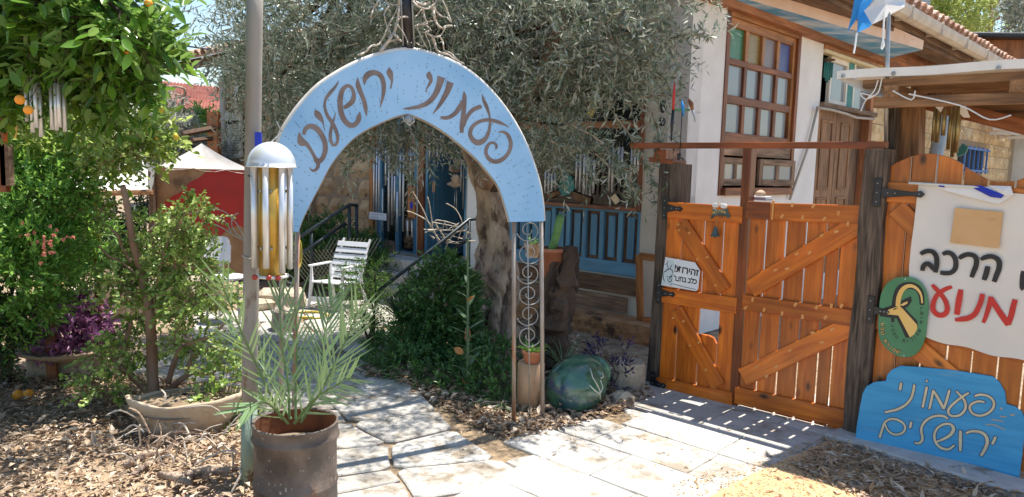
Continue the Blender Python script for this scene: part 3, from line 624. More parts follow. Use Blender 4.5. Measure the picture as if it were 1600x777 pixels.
# ---------------------------------------------------------------- shop front A
uE = FA.uv((345, 180))[0]
sh0, sh1 = FA.uv((772, 380))[0], FA.uv((1003, 300))[0]; shT = 2.75; shS = FA.uv((1000, 331))[1]; shB = FA.uv((992, 434))[1]
dr0, dr1 = FA.uv((666, 350))[0], FA.uv((729, 300))[0]; drT = FA.uv((700, 190))[1] + .15; drB = .45
bw0, bw1 = FA.uv((588, 330))[0], FA.uv((651, 330))[0]; bwB = drB; bwT = drT
ATOP = 3.6
us_ = FA.uv((577, 330))[0]
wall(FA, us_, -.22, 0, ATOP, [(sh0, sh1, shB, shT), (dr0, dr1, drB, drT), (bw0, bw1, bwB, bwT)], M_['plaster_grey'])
wall(FA, uE, us_, 0, 3.35, [], M_['mortar'], -.03, .22, 'stone_wall')
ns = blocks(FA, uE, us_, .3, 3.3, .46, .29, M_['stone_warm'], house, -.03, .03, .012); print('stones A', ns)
mb = MB(); mb.box((-.11, ATOP / 2, -.11), (.22, ATOP, .22)); part('wall', mb, M_['plaster'], house, FA.M)
# white lime-washed strip by the door
a, b = FA.uv((731, 330))[0], FA.uv((765, 330))[0]; mb = MB(); mb.box(((a + b) / 2, 1.55, .005), (b - a, 2.3, .012)); part('limewash', mb, M_['plaster'], house, FA.M)
# interior and closing walls
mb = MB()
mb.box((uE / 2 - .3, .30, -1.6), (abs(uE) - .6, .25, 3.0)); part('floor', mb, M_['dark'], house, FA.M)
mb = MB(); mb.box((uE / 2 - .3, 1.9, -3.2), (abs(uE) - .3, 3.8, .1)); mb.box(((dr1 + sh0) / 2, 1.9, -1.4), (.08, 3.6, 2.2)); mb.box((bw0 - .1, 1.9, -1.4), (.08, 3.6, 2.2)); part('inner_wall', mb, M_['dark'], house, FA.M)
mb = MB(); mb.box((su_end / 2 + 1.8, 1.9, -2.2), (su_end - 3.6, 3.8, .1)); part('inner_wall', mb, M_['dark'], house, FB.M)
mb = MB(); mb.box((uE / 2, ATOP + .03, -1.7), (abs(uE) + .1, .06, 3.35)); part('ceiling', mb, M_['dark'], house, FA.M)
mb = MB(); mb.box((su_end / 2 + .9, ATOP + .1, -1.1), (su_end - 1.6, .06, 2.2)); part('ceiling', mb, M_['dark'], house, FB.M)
# A side eave
mb = MB(); el = FA.uv((268, 90))[0]
plank('eave_beam', FA, (el, 3.30), (us_ + 1, 3.42), .16, .25, .33, M_['darkwood'], house)
mb = MB(); mb.add([(el - .1, 3.36, .42), (us_ + 1, 3.46, .42), (us_ + 1, 4.2, -1.6), (el - .1, 4.1, -1.6), (el - .1, 3.40, .42), (us_ + 1, 3.50, .42), (us_ + 1, 4.24, -1.6), (el - .1, 4.14, -1.6)], [(3, 2, 1, 0), (4, 5, 6, 7), (0, 1, 5, 4), (0, 4, 7, 3), (1, 2, 6, 5)])
part('roof', mb, M_['oldtile'], house, FA.M)
for k in range(26):
    u = el + .1 + k * (us_ - el) / 26; _link('roof_tile', tm, house, FA.M @ Matrix.Translation((u, 3.42, .44)) @ Matrix(((1, 0, 0, 0), (0, math.sin(slope), math.cos(slope), 0), (0, -math.cos(slope), math.sin(slope), 0), (0, 0, 0, 1))))
# louvred shutter on the far end
r = rect(FA, (347, 190), (384, 246)); shu = sub('louvred_shutter', FA.P(r[0], r[2]), house)
for (x0, x1, y0, y1) in ((r[0], r[0] + .06, r[2], r[3]), (r[1] - .06, r[1], r[2], r[3]), ((r[0] + r[1]) / 2 - .04, (r[0] + r[1]) / 2 + .04, r[2], r[3] - .07), (r[0], r[1], r[3], r[3] + .14), (r[0] + .06, r[1] - .06, r[2] - .02, r[2] + .06)):
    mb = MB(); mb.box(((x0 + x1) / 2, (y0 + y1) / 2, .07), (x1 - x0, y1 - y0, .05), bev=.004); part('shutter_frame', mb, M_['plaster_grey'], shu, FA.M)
mb = MB(); mb.box(((r[0] + r[1]) / 2, (r[2] + r[3]) / 2, .03), (r[1] - r[0], r[3] - r[2], .02)); part('dark_backing', mb, M_['dark'], shu, FA.M)
hf = ((r[1] - r[0]) / 2 - .1)
for side in (0, 1):
    for k in range(12):
        w = r[2] + .09 + k * (r[3] - r[2] - .12) / 12; x = (r[0] + .06 + hf / 2) if side == 0 else (r[1] - .06 - hf / 2)
        mb = MB(); mb.box((0, 0, 0), (hf, .035, .008)); part('slat', mb, M_['plaster_grey'], shu, FA.M @ Matrix.Translation((x, w, .07)) @ Matrix.Rotation(.6, 4, 'X'))
pipe(FA, [(372, 120), (370, 180)], .05, M_['whitepaint'], house, 'white_pipe', .12); pipe(FA, [(349, 120), (347, 300)], .06, M_['gutter'], house, 'white_pipe', .08)
pipe(FA, [(486, 215), (485, 260), (484, 352)], .028, M_['whitepaint'], house, 'white_pipe', .06)
# shop window frame, glass, blue panelled stall riser
sw = sub('shop_window', FA.P((sh0 + sh1) / 2, shB), house)
bar(FA, sh1 - .05, sh1, shS, shT, -.10, .02, M_['brown'], sw, 'window_frame'); bar(FA, sh0, sh0 + .05, shS, shT, -.10, .02, M_['brown'], sw, 'window_frame')
wr = FA.uv((940, 195))[1]; bar(FA, sh0 + .05, sh1 - .05, wr - .035, wr + .035, -.10, .015, M_['orangewood'], sw, 'rail'); bar(FA, sh0 + .05, sh1 - .05, shS, shS + .04, -.12, .03, M_['brown'], sw, 'sill')
pane(FA, sh0 + .05, sh1 - .05, shS + .04, wr - .035, -.05, M_['clear'], sw); pane(FA, sh0 + .05, sh1 - .05, wr + .035, shT, -.05, M_['clear'], sw)
rs = sub('blue_panelling', FA.P((sh0 + sh1) / 2, shB), house)
pw0 = FA.uv((980, 408))[1]; pw1 = FA.uv((960, 335))[1]
cx = [FA.uv((x, 370))[0] for x in (984, 954, 926, 900, 875, 854)]; cx += [cx[-1] - .19 * k for k in range(1, int((cx[-1] - sh0) / .19))]
mb = MB(); mb.box(((sh0 + sh1) / 2, (shB + shS) / 2, -.05), (sh1 - sh0, shS - shB, .03)); part('backing', mb, M_['darkwood'], rs, FA.M)
bar(FA, sh0, sh1, pw1 + .02, shS, -.035, .01, M_['bluewood'], rs, 'rail'); bar(FA, sh0, sh1, shB, pw0 - .02, -.035, .01, M_['bluewood'], rs, 'rail')
edges = [sh1] + cx
for k, c in enumerate(cx):
    nx = cx[k - 1] if k else sh1 + .07; w_ = .085
    bar(FA, c - w_ / 2, c + w_ / 2, pw0 + .015, pw1 - .015, -.035, -.012, M_['bluewood'], rs, 'panel')
    if k: s = (c + cx[k - 1]) / 2; bar(FA, s - .028, s + .028, pw0 - .02, pw1 + .02, -.035, .008, M_['bluewood'], rs, 'stile')
bar(FA, cx[0] + .09, sh1, pw0 - .02, pw1 + .02, -.035, .008, M_['bluewood'], rs, 'stile')
# blue door, blue window with its brown posts
dj = sub('open_doorway', FA.P(dr0, drB), house)
bar(FA, dr0 - .0, dr0 + .05, drB, drT, -.12, .03, M_['bluewood'], dj, 'jamb'); bar(FA, dr0 - .11, dr0 - .005, drB, drT + .1, -.1, .06, M_['brown'], dj, 'post'); bar(FA, dr1 - .04, dr1, drB, drT, -.2, .0, M_['bluewood'], dj, 'jamb')
mb = MB(); Fd = Frame(FA.P(dr0 + .05, 0, -.06), -FA.N * 1 + FA.U * .03); mb.box((.34, (drB + drT) / 2, 0), (.66, drT - drB - .02, .035)); part('open_door', mb, M_['bluewood'], dj, Fd.M)
bw = sub('blue_window', FA.P(bw0, bwB), house)
bar(FA, bw0 - .1, bw0 - .003, .3, bwT + .1, -.1, .06, M_['orangewood'], bw, 'post')
wm_ = FA.uv((620, 392))[1]
for (x0, x1, y0, y1) in ((bw0, bw0 + .09, bwB, bwT), (bw1 - .09, bw1, bwB, bwT), ((bw0 + bw1) / 2 - .04, (bw0 + bw1) / 2 + .04, wm_, bwT), (bw0 + .09, bw1 - .09, wm_ - .06, wm_), (bw0 + .09, bw1 - .09, bwT - .1, bwT), (bw0 + .09, bw1 - .09, 1.75, 1.8)): bar(FA, x0, x1, y0, y1, -.09, -.02, M_['bluewood'], bw, 'frame_bar')
mb = MB(); mb.box(((bw0 + bw1) / 2, (bwB + wm_) / 2 - .03, -.06), (bw1 - bw0 - .18, wm_ - bwB - .06, .03)); part('lower_panel', mb, M_['bluewood'], bw, FA.M)
pane(FA, bw0 + .09, (bw0 + bw1) / 2 - .04, wm_, bwT - .1, -.07, M_['clear'], bw); pane(FA, (bw0 + bw1) / 2 + .04, bw1 - .09, wm_, bwT - .1, -.07, M_['clear'], bw)
# base under the shop window
a, b = FA.uv((895, 450))[0] - .8, FA.uv((995, 450))[0]
plank('base_board', FA, (a, shB - .10), (b + .02, shB - .10), .17, .0, .05, M_['darkwood'], house)
plank('base_board', FA, (a, shB - .30), (b - .1, shB - .30), .16, .0, .03, M_['greywood'], house)
plank('base_board', FA, (a, shB - .46), (b - .1, shB - .46), .12, .0, .03, M_['darkwood'], house)
# ochre retaining wall at its foot
q0, q1 = FA.uv((878, 520), .35)[0], FA.uv((1014, 520), .35)[0]; qt = FA.uv((960, 498), .35)[1]
mb = MB(); nseg = 14
mb.grid(lambda a, c: FA.P(q0 - .9 + (q1 - q0 + 1.0) * a, qt * c - .02, .36 + random.uniform(-.012, .012)), nseg, 4)
mb.grid(lambda a, c: FA.P(q0 - .9 + (q1 - q0 + 1.0) * a, qt - .02 + .0 * c, .36 - .34 * c), nseg, 1)
solo('retaining_wall', mb, M_['ochre'], 'low rough ochre wall under the blue shop front', 'wall')
# ================================================================ gate, posts, fence
def uvx(fr, x, y): return fr.uv((x, y))[0]
def strip_poly(fr, left, right):    # px points down the left side and the right side -> uv polygon
    return [fr.uv(p) for p in left] + [fr.uv(p) for p in right[::-1]]
def post(name, fr, cl, n0, n1, m, label, cat):
    """a rough square timber: px centreline with widths"""
    mb = MB(); vs = []; fs = []
    c = [(fr.uv((p[0], p[1]), n1), p[2]) for p in cl]; c = [((uv[0], uv[1]), w * .0041) for uv, w in c]
    u0, w0 = c[-1][0]; c[-1] = ((u0, 0.0), c[-1][1]); m_ = []
    for i in range(len(c) - 1):
        for k in range(4):
            t = k / 4; m_.append(((c[i][0][0] * (1 - t) + c[i + 1][0][0] * t, c[i][0][1] * (1 - t) + c[i + 1][0][1] * t), c[i][1] * (1 - t) + c[i + 1][1] * t))
    m_.append(c[-1]); n = 12
    wob = [random.uniform(.93, 1.05) for _ in range(n)]
    for (uv, w) in m_:
        for k in range(n):
            a = 2 * PI * k / n + PI / 12; r = (w / 2) * (1.0 / max(abs(math.cos(a)), abs(math.sin(a)))) ** .75 * wob[k] * random.uniform(.985, 1.015)
            vs.append((uv[0] + r * math.cos(a), uv[1], (n0 + n1) / 2 + r * math.sin(a) * (n1 - n0) / w))
    q = len(m_)
    for i in range(q - 1):
        for k in range(n): j = (k + 1) % n; fs.append((i * n + k, i * n + j, (i + 1) * n + j, (i + 1) * n + k))
    fs.append(tuple(range(n))); fs.append(tuple((q - 1) * n + k for k in range(n))[::-1])
    mb.add(vs, fs); return solo(name, mb, m, label, cat, None, fr.M)
post('timber_post', FG, [(1045, 256, 46), (1041, 340, 46), (1036, 440, 47), (1030, 530, 48), (1024, 607, 50)], -.20, -.005, M_['oldpost'], 'dark weathered timber post left of the small gate leaf', 'post')
post('timber_post', FG, [(1369, 233, 36), (1363, 300, 37), (1358, 345, 37), (1354, 438, 36), (1343, 530, 37), (1338, 590, 37), (1330, 684, 30)], -.07, .08, M_['oldpost'], 'dark weathered timber post between the big gate leaf and the fence', 'post')
post('canopy_post', FG, [(1412, 140, 46), (1410, 250, 46), (1395, 450, 46), (1378, 690, 46)], -.42, -.24, M_['beam'], 'brown canopy post rising behind the arched fence', 'post')
post('canopy_post', FG, [(1392, 150, 18), (1388, 232, 18), (1378, 450, 18), (1362, 690, 18)], -.22, -.12, M_['oldpost'], 'thin dark post beside the brown canopy post', 'post')
cap = thing('post_cap', 'reddish stacked board cap on top of the left timber post', 'post cap', FG.at((1043, 250), -.1))
c = FG.uv((1043, 252), -.1)
for (du, w, wd, h, ang) in ((0, 0, .21, .035, -.10), (-.01, .045, .11, .075, .02)):
    mb = MB(); mb.box((0, 0, 0), (wd, h, .2), bev=.004); part('cap_board', mb, M_['stile'], cap, FG.M @ Matrix.Translation((c[0] + du, c[1] + w, -.1)) @ Matrix.Rotation(ang, 4, 'Z'))
x0, x1 = FG.uv((988, 228), .0), FG.uv((1387, 227), .0)
o = plank('crossbeam', FG, (x0[0], x0[1]), (x1[0], x1[1]), .042, -.02, .035, M_['stile'], None, label='long thin reddish beam across the top of the gateway'); o['category'] = 'beam'
# --- left leaf
def leaf(name, label, boards, rails, diags, ref, stile=None, wb=None):
    base = FG.P(FG.uv(ref)[0], .1, 0); t = thing(name, label, 'gate', base)
    for (a, b, ylo, yhi, mm, ty) in boards:
        u0, u1 = uvx(FG, a, ref[1]), uvx(FG, b, ref[1]); w0 = ylo; w1 = yhi
        if ty is None: bar(FG, u0, u1, w0, w1, 0, .022, M_[mm], t, 'board', .003)
        else:
            pl = [(u0, w0), (u1, w0), (u1, w1 - .05), (u1 - (u1 - u0) * .18, w1 - .01), (u1 - (u1 - u0) * .45, w1), (u0, w1 - .0)]
            mb = MB(); mb.prism(pl, 0, .022, .003); part('board', mb, M_[mm], t, FG.M)
    for (a, b, w, mm) in rails:
        p, q = FG.uv(a, .04), FG.uv(b, .04); plank('rail', FG, p, q, w, .0235, .048, M_[mm], t, .004)
    for (a, b, w) in diags:
        p, q = FG.uv(a, .04), FG.uv(b, .04); plank('brace', FG, p, q, w, .0232, .046, M_['gate'], t, .004)
    return t
wt_, wb_ = FG.uv((1100, 322))[1], FG.uv((1100, 618))[1]
print('gate w', wt_, wb_)
hb = FG.uv((1105, 523))[1]
gl = leaf('gate_leaf', 'narrow left gate leaf of varnished pine with bell and white dog sign', [(1043.5, 1067, wb_, wt_, 'gate', None), (1069, 1101, wb_, wt_, 'gate', None), (1103.5, 1131, wb_, hb, 'gate', 1), (1103.5, 1131, FG.uv((1105, 470))[1], wt_, 'gate', None), (1133.5, 1159, wb_, wt_, 'gate', None)],
          [((1042, 328), (1160, 336), .118, 'gate'), ((1034, 461), (1151, 478), .113, 'gate'), ((1026, 600), (1144, 626), .110, 'gate')], [((1064, 349), (1131, 455), .115), ((1056, 484), (1122, 604), .115)], (1100, 370))
# centre stile that runs up to the crossbeam
p, q = FG.uv((1168, 232), .03), FG.uv((1144, 640), .03)
o = plank('stile', FG, (q[0] + .008, wb_ - .01), (p[0], FG.uv((1168, 229))[1]), .062, -.05, .035, M_['stile'], gl)
w2t, w2b = FG.uv((1250, 325))[1], FG.uv((1250, 655))[1]
grt = leaf('gate_leaf', 'wide right gate leaf of varnished pine marked with pale chisel scrapes', [(1172, 1196, w2b, w2t, 'gate', None), (1199, 1227, w2b, w2t, 'gate', None), (1230.5, 1259, w2b, w2t, 'gate', None), (1262, 1290.5, w2b, w2t, 'gate', None), (1294, 1313, w2b, w2t, 'gate', None), (1316, 1343, w2b, w2t, 'gate', None)],
           [((1203, 331), (1349, 336), .118, 'gate'), ((1160, 472), (1342, 499), .108, 'gate'), ((1148, 617), (1326, 656), .118, 'gate')], [((1172, 452), (1342, 350), .125), ((1160, 590), (1340, 505), .125)], (1250, 380))
p, q = FG.uv((1166, 328), .04), FG.uv((1204, 330), .04); plank('rail_end', FG, p, q, .118, .0235, .050, M_['stile'], grt)
p, q = FG.uv((1206, 344), .06), FG.uv((1208, 313), .06); plank('pale_batten', FG, p, q, .012, .049, .060, M_['scrape'], grt)
# chisel scrapes on the right leaf
def mark(cen, fr, n, ang, w, h, par, m='scrape'):
    u, v = fr.uv(cen, n); mb = MB(); mb.prism([(-w / 2, -h / 2), (w / 2, -h * .4), (w * .42, h / 2), (-w * .5, h * .42)], 0, .0012); part('scrape_mark', mb, M_[m], par, fr.M @ Matrix.Translation((u, v, n)) @ Matrix.Rotation(ang, 4, 'Z'))
for (x, y) in [(1238, 320), (1271, 322), (1222, 338), (1254, 340), (1288, 342), (1176, 468), (1243, 476), (1276, 480), (1194, 484), (1222, 490), (1254, 495), (1165, 481), (1299, 478), (1290, 496), (1315, 478), (1325, 350), (1310, 333)]: mark((x, y), FG, .0492, random.uniform(-.5, .5) + 1.3, .030, .018, grt)
for (x, y) in [(1284, 368), (1265, 395), (1230, 420), (1212, 422), (1245, 397), (1307, 362), (1270, 520), (1284, 535), (1234, 548), (1213, 573), (1300, 515), (1198, 588), (1182, 574)]: mark((x, y), FG, .0470, random.uniform(-.3, .3) + .5, .028, .017, grt)
for (x, y) in [(1060, 351), (1077, 364), (1061, 360), (1105, 402), (1090, 405), (1118, 446), (1052, 497), (1068, 502), (1078, 540), (1092, 535), (1103, 578)]: mark((x, y), FG, .0470, random.uniform(-.3, .3) + .6, .022, .015, gl)
# strap hinges
def hinge(fr, cen, L, par_label, n, flip=1):
    u, v = fr.uv(cen, n); t = thing('strap_hinge', par_label, 'hinge', fr.P(u, v, n))
    mb = MB(); mb.prism([(-.02, -.085), (.022, -.085), (.022, .085), (-.02, .085)], 0, .008, .002); part('plate', mb, M_['blackiron'], t, fr.M @ Matrix.Translation((u, v, n)))
    mb = MB(); mb.prism([(.023, -.030), (L * .8, -.012), (L, -.02), (L + .02, 0), (L, .02), (L * .8, .012), (.023, .030)] if flip > 0 else [(-.023, -.03), (-L, 0), (-.023, .03)], 0, .010, .002); part('strap', mb, M_['blackiron'], t, fr.M @ Matrix.Translation((u, v, n)))
    for (a, b) in ((0, .055), (0, 0), (0, -.055), (.06, 0), (.10, 0), (L - .01, 0)):
        mb = MB(); mb.ball((0, 0, .010), (.005, .005, .003), 6, 4); part('bolt', mb, M_['steel'], t, fr.M @ Matrix.Translation((u + a, v + b, n)))
hinge(FG, (1039, 325), .13, 'black strap hinge at the top of the left timber post', .049); hinge(FG, (1030, 457), .12, 'black strap hinge below the white dog sign', .049); hinge(FG, (1020, 598), .10, 'lowest black strap hinge on the left timber post', .049)
hinge(FG, (1371, 301), .24, 'black strap hinge at the top left corner of the arched fence', .083); hinge(FG, (1360, 484), .09, 'black strap hinge beside the green oval sign', .083)
# --- fence with scalloped tops
fence = thing('fence', 'tall orange pine fence with scalloped board tops behind the banner', 'fence', FG.P(.9, 0, 0))
tops = [(1386, 290), (1389, 264), (1400, 255), (1424, 245), (1426, 244), (1445, 240.5), (1463, 240), (1466, 241), (1487, 247), (1505, 256), (1509, 261), (1528, 272), (1546, 281), (1549, 283), (1570, 284), (1588, 283), (1591, 282), (1630, 268), (1634, 262), (1670, 245), (1674, 244), (1710, 240), (1714, 241), (1750, 250)]
tu = [FG.uv(p) for p in tops]
def topat(u):
    for i in range(len(tu) - 1):
        if tu[i][0] <= u <= tu[i + 1][0]: t = (u - tu[i][0]) / (tu[i + 1][0] - tu[i][0]); return tu[i][1] * (1 - t) + tu[i + 1][1] * t
    return tu[-1][1]
bx = [(1387, 1424), (1426.5, 1463.5), (1466.5, 1505.5), (1509.5, 1546.5), (1549.5, 1588.5), (1592, 1630), (1634, 1670), (1674, 1710), (1714, 1750)]
for (a, b) in bx:
    ua, ub = uvx(FG, a, 265), uvx(FG, b, 265); pl = [(ub, .10), (ua, .10)] + [(ua + (ub - ua) * k / 5, topat(ua + (ub - ua) * k / 5)) for k in range(6)]
    mb = MB(); mb.prism([(p[0] - (ua + ub) / 2, p[1]) for p in pl], 0, .022, .003); part('board', mb, M_['fence'], fence, FG.M @ Matrix.Translation(((ua + ub) / 2, 0, 0)))
for (a, b, w) in (((1386, 300), (1700, 318), .12), ((1368, 500), (1640, 560), .11), ((1350, 640), (1640, 735), .11)):
    p, q = FG.uv(a, .04), FG.uv(b, .04); plank('rail', FG, p, q, w, .0235, .047, M_['fence'], fence)
for (a, b) in (((1400, 325), (1560, 485)), ((1428, 540), (1545, 640))): p, q = FG.uv(a, .04), FG.uv(b, .04); plank('brace', FG, p, q, .115, .0232, .046, M_['fence'], fence)
# --- hanging things on the gate
FH = Frame(FG.P(0, 0, .052), FG.U)
def hang_sign():
    t = thing('welcome_sign', 'small welcome plaque with two white birds over a verdigris bell', 'door plaque', FH.at((1126, 350)))
    cv = lambda x, y: (1060 + x / 6.475, 290 + y / 6.475)
    def P(pl, n0, n1, m, nm, bev=.0):
        mb = MB(); mb.prism([FH.uv(cv(*p)) for p in pl], n0, n1, bev); part(nm, mb, M_[m], t, FH.M)
    P([(355, 225), (350, 290), (335, 320), (330, 340), (350, 325), (380, 305), (430, 300), (480, 310), (505, 330), (525, 320), (520, 290), (505, 270), (500, 230), (440, 245), (400, 250)], 0, .010, 'pipeteal', 'plaque', .002)
    for (cx_, cy_, sx) in ((388, 200, -1), (470, 208, 1)):
        pl = [(cx_ + 34 * math.cos(a) * (1.0), cy_ + 24 * math.sin(a)) for a in [k * PI / 7 for k in range(14)]]; P(pl, .011, .022, 'whitepaint', 'bird_body', .003)
        P([(cx_ - sx * 30, cy_ - 8), (cx_ - sx * 34, cy_ - 30), (cx_ - sx * 16, cy_ - 26), (cx_ - sx * 10, cy_ - 6)], .011, .020, 'whitepaint', 'bird_head'); P([(cx_ - sx * 34, cy_ - 28), (cx_ - sx * 44, cy_ - 22), (cx_ - sx * 34, cy_ - 18)], .012, .016, 'signyellow', 'beak')
    mb = MB(); k = 0
    gl_ = {'W': [[(0, 0), (2, 10), (4, 3), (6, 10), (8, 0)]], 'E': [[(6, 0), (0, 0), (0, 5), (5, 5)], [(0, 5), (0, 10), (6, 10)]], 'L': [[(0, 0), (0, 10), (6, 10)]], 'C': [[(6, 1), (2, 0), (0, 4), (1, 9), (6, 9)]], 'O': [[(3, 0), (0, 4), (1, 9), (4, 10), (7, 6), (6, 1), (3, 0)]], 'M': [[(0, 10), (1, 0), (4, 7), (7, 0), (8, 10)]]}
    for i, ch in enumerate("WELCOME"):
        ox = 355 + i * 20.5; oy = 280 - 14 * math.sin(PI * (i + .5) / 7) + 2
        strokes(mb, FH, [[(ox + p[0] * 1.9, oy - 18 + p[1] * 2.5, 3.4) for p in st] for st in gl_[ch]], cv, .0105, .00065, 0, .002, 2)
    part('lettering', mb, M_['signyellow'], t, FH.M)
    u, v = FH.uv((1119, 352), .02); mb = MB(); mb.tube([FH.P(u, v + .035, .012), FH.P(u + .003, v + .01, .015), FH.P(u, v - .0, .014)], .003, 5); part('chain', mb, M_['brass'], t)
    u, v = FH.uv((1118, 362), .02); mb = MB(); mb.lathe([(.036, -.048), (.034, -.045), (.024, -.03), (.017, -.01), (.014, .008), (.008, .016), (.002, .02)], (0, 0, 0), 14, FH.M @ Matrix.Translation((u, v + .015, .022)) @ Matrix.Rotation(-PI / 2, 4, 'X')); part('bell', mb, M_['pipeteal'], t, smooth=True)
    mb = MB(); mb.ball(FH.P(u, v - .038, .022), .007, 8, 6); part('clapper', mb, M_['blackiron'], t, smooth=True)
M_['pipeteal'] = mat('verdigris_bronze', (.035, .065, .065), (.09, .14, .135), .55, 20, bump=.3)
hang_sign()
# font lettering turned into mesh
def text_mb(s, size=1.0, bold=0.0):
    cu = bpy.data.curves.new("t", 'FONT'); cu.body = s; cu.size = size; cu.offset = bold; cu.align_x = 'LEFT'; cu.resolution_u = 3
    ob = bpy.data.objects.new("t", cu); C.objects.link(ob); bpy.context.view_layer.update()
    dg = bpy.context.evaluated_depsgraph_get(); me = bpy.data.meshes.new_from_object(ob.evaluated_get(dg)); mb = MB()
    mb.v = [tuple(v.co) for v in me.vertices]; mb.f = [tuple(p.vertices) for p in me.polygons]
    bpy.data.objects.remove(ob); bpy.data.meshes.remove(me); return mb
def text_on(fr, s, quad, n, m, par, bold=0.0, name='lettering'):
    """s in visual order, stretched into the px quad (top-left, top-right, bottom-right, bottom-left)"""
    mb = text_mb(s, 1.0, bold); a = np.array(mb.v); x0, x1, y0, y1 = a[:, 0].min(), a[:, 0].max(), a[:, 1].min(), a[:, 1].max()
    q = [Vector(fr.uv(p, n)) for p in quad]; out = []
    for v in mb.v:
        s_, t_ = (v[0] - x0) / (x1 - x0), (v[1] - y0) / (y1 - y0); top = q[0].lerp(q[1], s_); bot = q[3].lerp(q[2], s_); p = bot.lerp(top, t_); out.append((p.x, p.y, n))
    mb.v = out; return part(name, mb, m, par, fr.M)
# dog sign
FD = Frame(FG.P(0, 0, .056), FG.U); cv = lambda x, y: (1020 + x / 9.71, 390 + y / 9.71)
ds_ = thing('warning_sign', 'white plastic warning sign with dog head and black Hebrew letters on the left gate leaf', 'sign', FD.at((1065, 450)))
mb = MB(); mb.prism([FD.uv(cv(*p)) for p in [(195, 115), (640, 195), (722, 320), (690, 600), (655, 632), (130, 540)]], 0, .004, .001); part('sign_board', mb, M_['flagwhite'], ds_, FD.M)
mb = MB(); mb.prism([FD.uv(cv(*p)) for p in [(235, 160), (330, 178), (300, 540), (135, 530), (160, 350)]], .0042, .0048); part('tinted_field', mb, M_['pale_tint'] if 'pale_tint' in M_ else mat('pale_blue_tint', (.55, .64, .68)), ds_, FD.M)
text_on(FD, "!תוריהז", [cv(335, 225), cv(703, 300), cv(688, 408), cv(322, 338)], .0052, M_['black'], ds_, .03)
text_on(FD, "רצחב בלכ", [cv(320, 375), cv(678, 440), cv(660, 530), cv(310, 470)], .0052, M_['black'], ds_, .03)
mb = MB(); strokes(mb, FD, [[(235, 165, 4), (222, 210, 8), (190, 232, 4)], [(175, 340, 10), (205, 325, 12), (245, 295, 12), (285, 305, 10), (305, 330, 10), (318, 390, 4)], [(300, 232, 5), (285, 250, 10), (270, 290, 8)], [(245, 290, 4), (235, 265, 8), (220, 200, 4)], [(175, 340, 5), (165, 400, 9), (170, 450, 9), (185, 485, 5)], [(235, 430, 5), (238, 470, 9), (265, 492, 10), (290, 470, 9), (298, 430, 6)], [(255, 450, 5), (262, 420, 14), (290, 405, 22), (285, 395, 22)], [(215, 400, 5), (228, 412, 10), (238, 410, 4)], [(275, 550, 4), (290, 520, 6), (400, 545, 6), (520, 575, 6), (655, 606, 6)], [(258, 440, 3), (270, 445, 9), (280, 442, 3)]], cv, .005, .0006, 0, .0006)
part('dog_drawing', mb, M_['greydraw'] if 'greydraw' in M_ else mat('blue_grey_ink', (.03, .05, .07)), ds_, FD.M)
# --- banner and what is pinned on it
FN = Frame(FG.P(0, 0, .058), FG.U)
L0, L1, R0, R1 = FN.uv((1436, 288)), FN.uv((1420, 520)), FN.uv((1690, 312)), FN.uv((1660, 576))
Lm = FN.uv((1421, 415))
def ban(a, b, n=0.0):
    top = Vector(L0).lerp(Vector(R0), a); lb = Vector(L1) if b > .5 else Vector(L1)
    left = Vector(L0).lerp(Vector(Lm), b * 2) if b < .5 else Vector(Lm).lerp(Vector(L1), b * 2 - 1)
    bot = Vector(L1).lerp(Vector(R1), a); sag = math.sin(a * PI) * .012 - .006 * math.sin(a * 19)
    p = top.lerp(bot, b) + (left - Vector(L0).lerp(Vector(L1), b)) * (1 - a); return Vector((p.x, p.y - sag * b, n + .004 * math.sin(a * 17 + b * 5) + .003 * math.sin(b * 21 + a * 6)))
mb = MB(); mb.grid(lambda a, b: ban(a, 1 - b, .006), 34, 20); k = len(mb.v); mb.grid(lambda a, b: ban(1 - a, 1 - b, .003), 34, 20)
banner = solo('banner', mb, M_['bannerw'], 'cream cloth banner with large black and red Hebrew writing on the fence', 'banner', None, FN.M, smooth=True)
cv8 = lambda x, y: (1300 + x / 5.323, 292 + y / 5.323); cv9 = lambda x, y: (1300 + x / 5.323, 438 + y / 5.323)
def lets(fr, conv, sets, n0, sw, m, par, name='lettering', widen=0.0, thick=.0012, k=5):
    for st in sets: mb = MB(); strokes(mb, fr, [st], conv, n0, sw, widen, thick, k); part(name, mb, m, par, fr.M)
W = 32
black = [[(742, 560, 26), (765, 545, W), (800, 534, W), (840, 540, W), (870, 575, W), (877, 640, W), (865, 712, 26)], [(868, 705, 20), (840, 672, W), (808, 640, W), (778, 645, W), (762, 668, W), (757, 698, 28)],
         [(925, 562, 24), (955, 548, W), (990, 552, W), (1020, 580, W), (1035, 625, W), (1028, 680, W), (995, 712, W), (950, 718, W), (905, 712, 28)],
         [(1063, 598, 22), (1085, 578, W), (1130, 562, W), (1180, 570, W), (1205, 600, W), (1203, 650, W), (1185, 700, W), (1165, 752, 26)],
         [(1242, 605, 22), (1275, 588, W), (1320, 578, W), (1365, 590, W), (1394, 622, W), (1392, 680, W), (1372, 735, W), (1352, 790, 28)], [(1300, 660, 30), (1288, 715, 34), (1268, 775, 30)], [(1600, 700, 30), (1592, 740, 34), (1586, 830, 30), (1600, 850, 30)]]
lets(FN, cv8, black, .0125, .00081, M_['black'], banner)
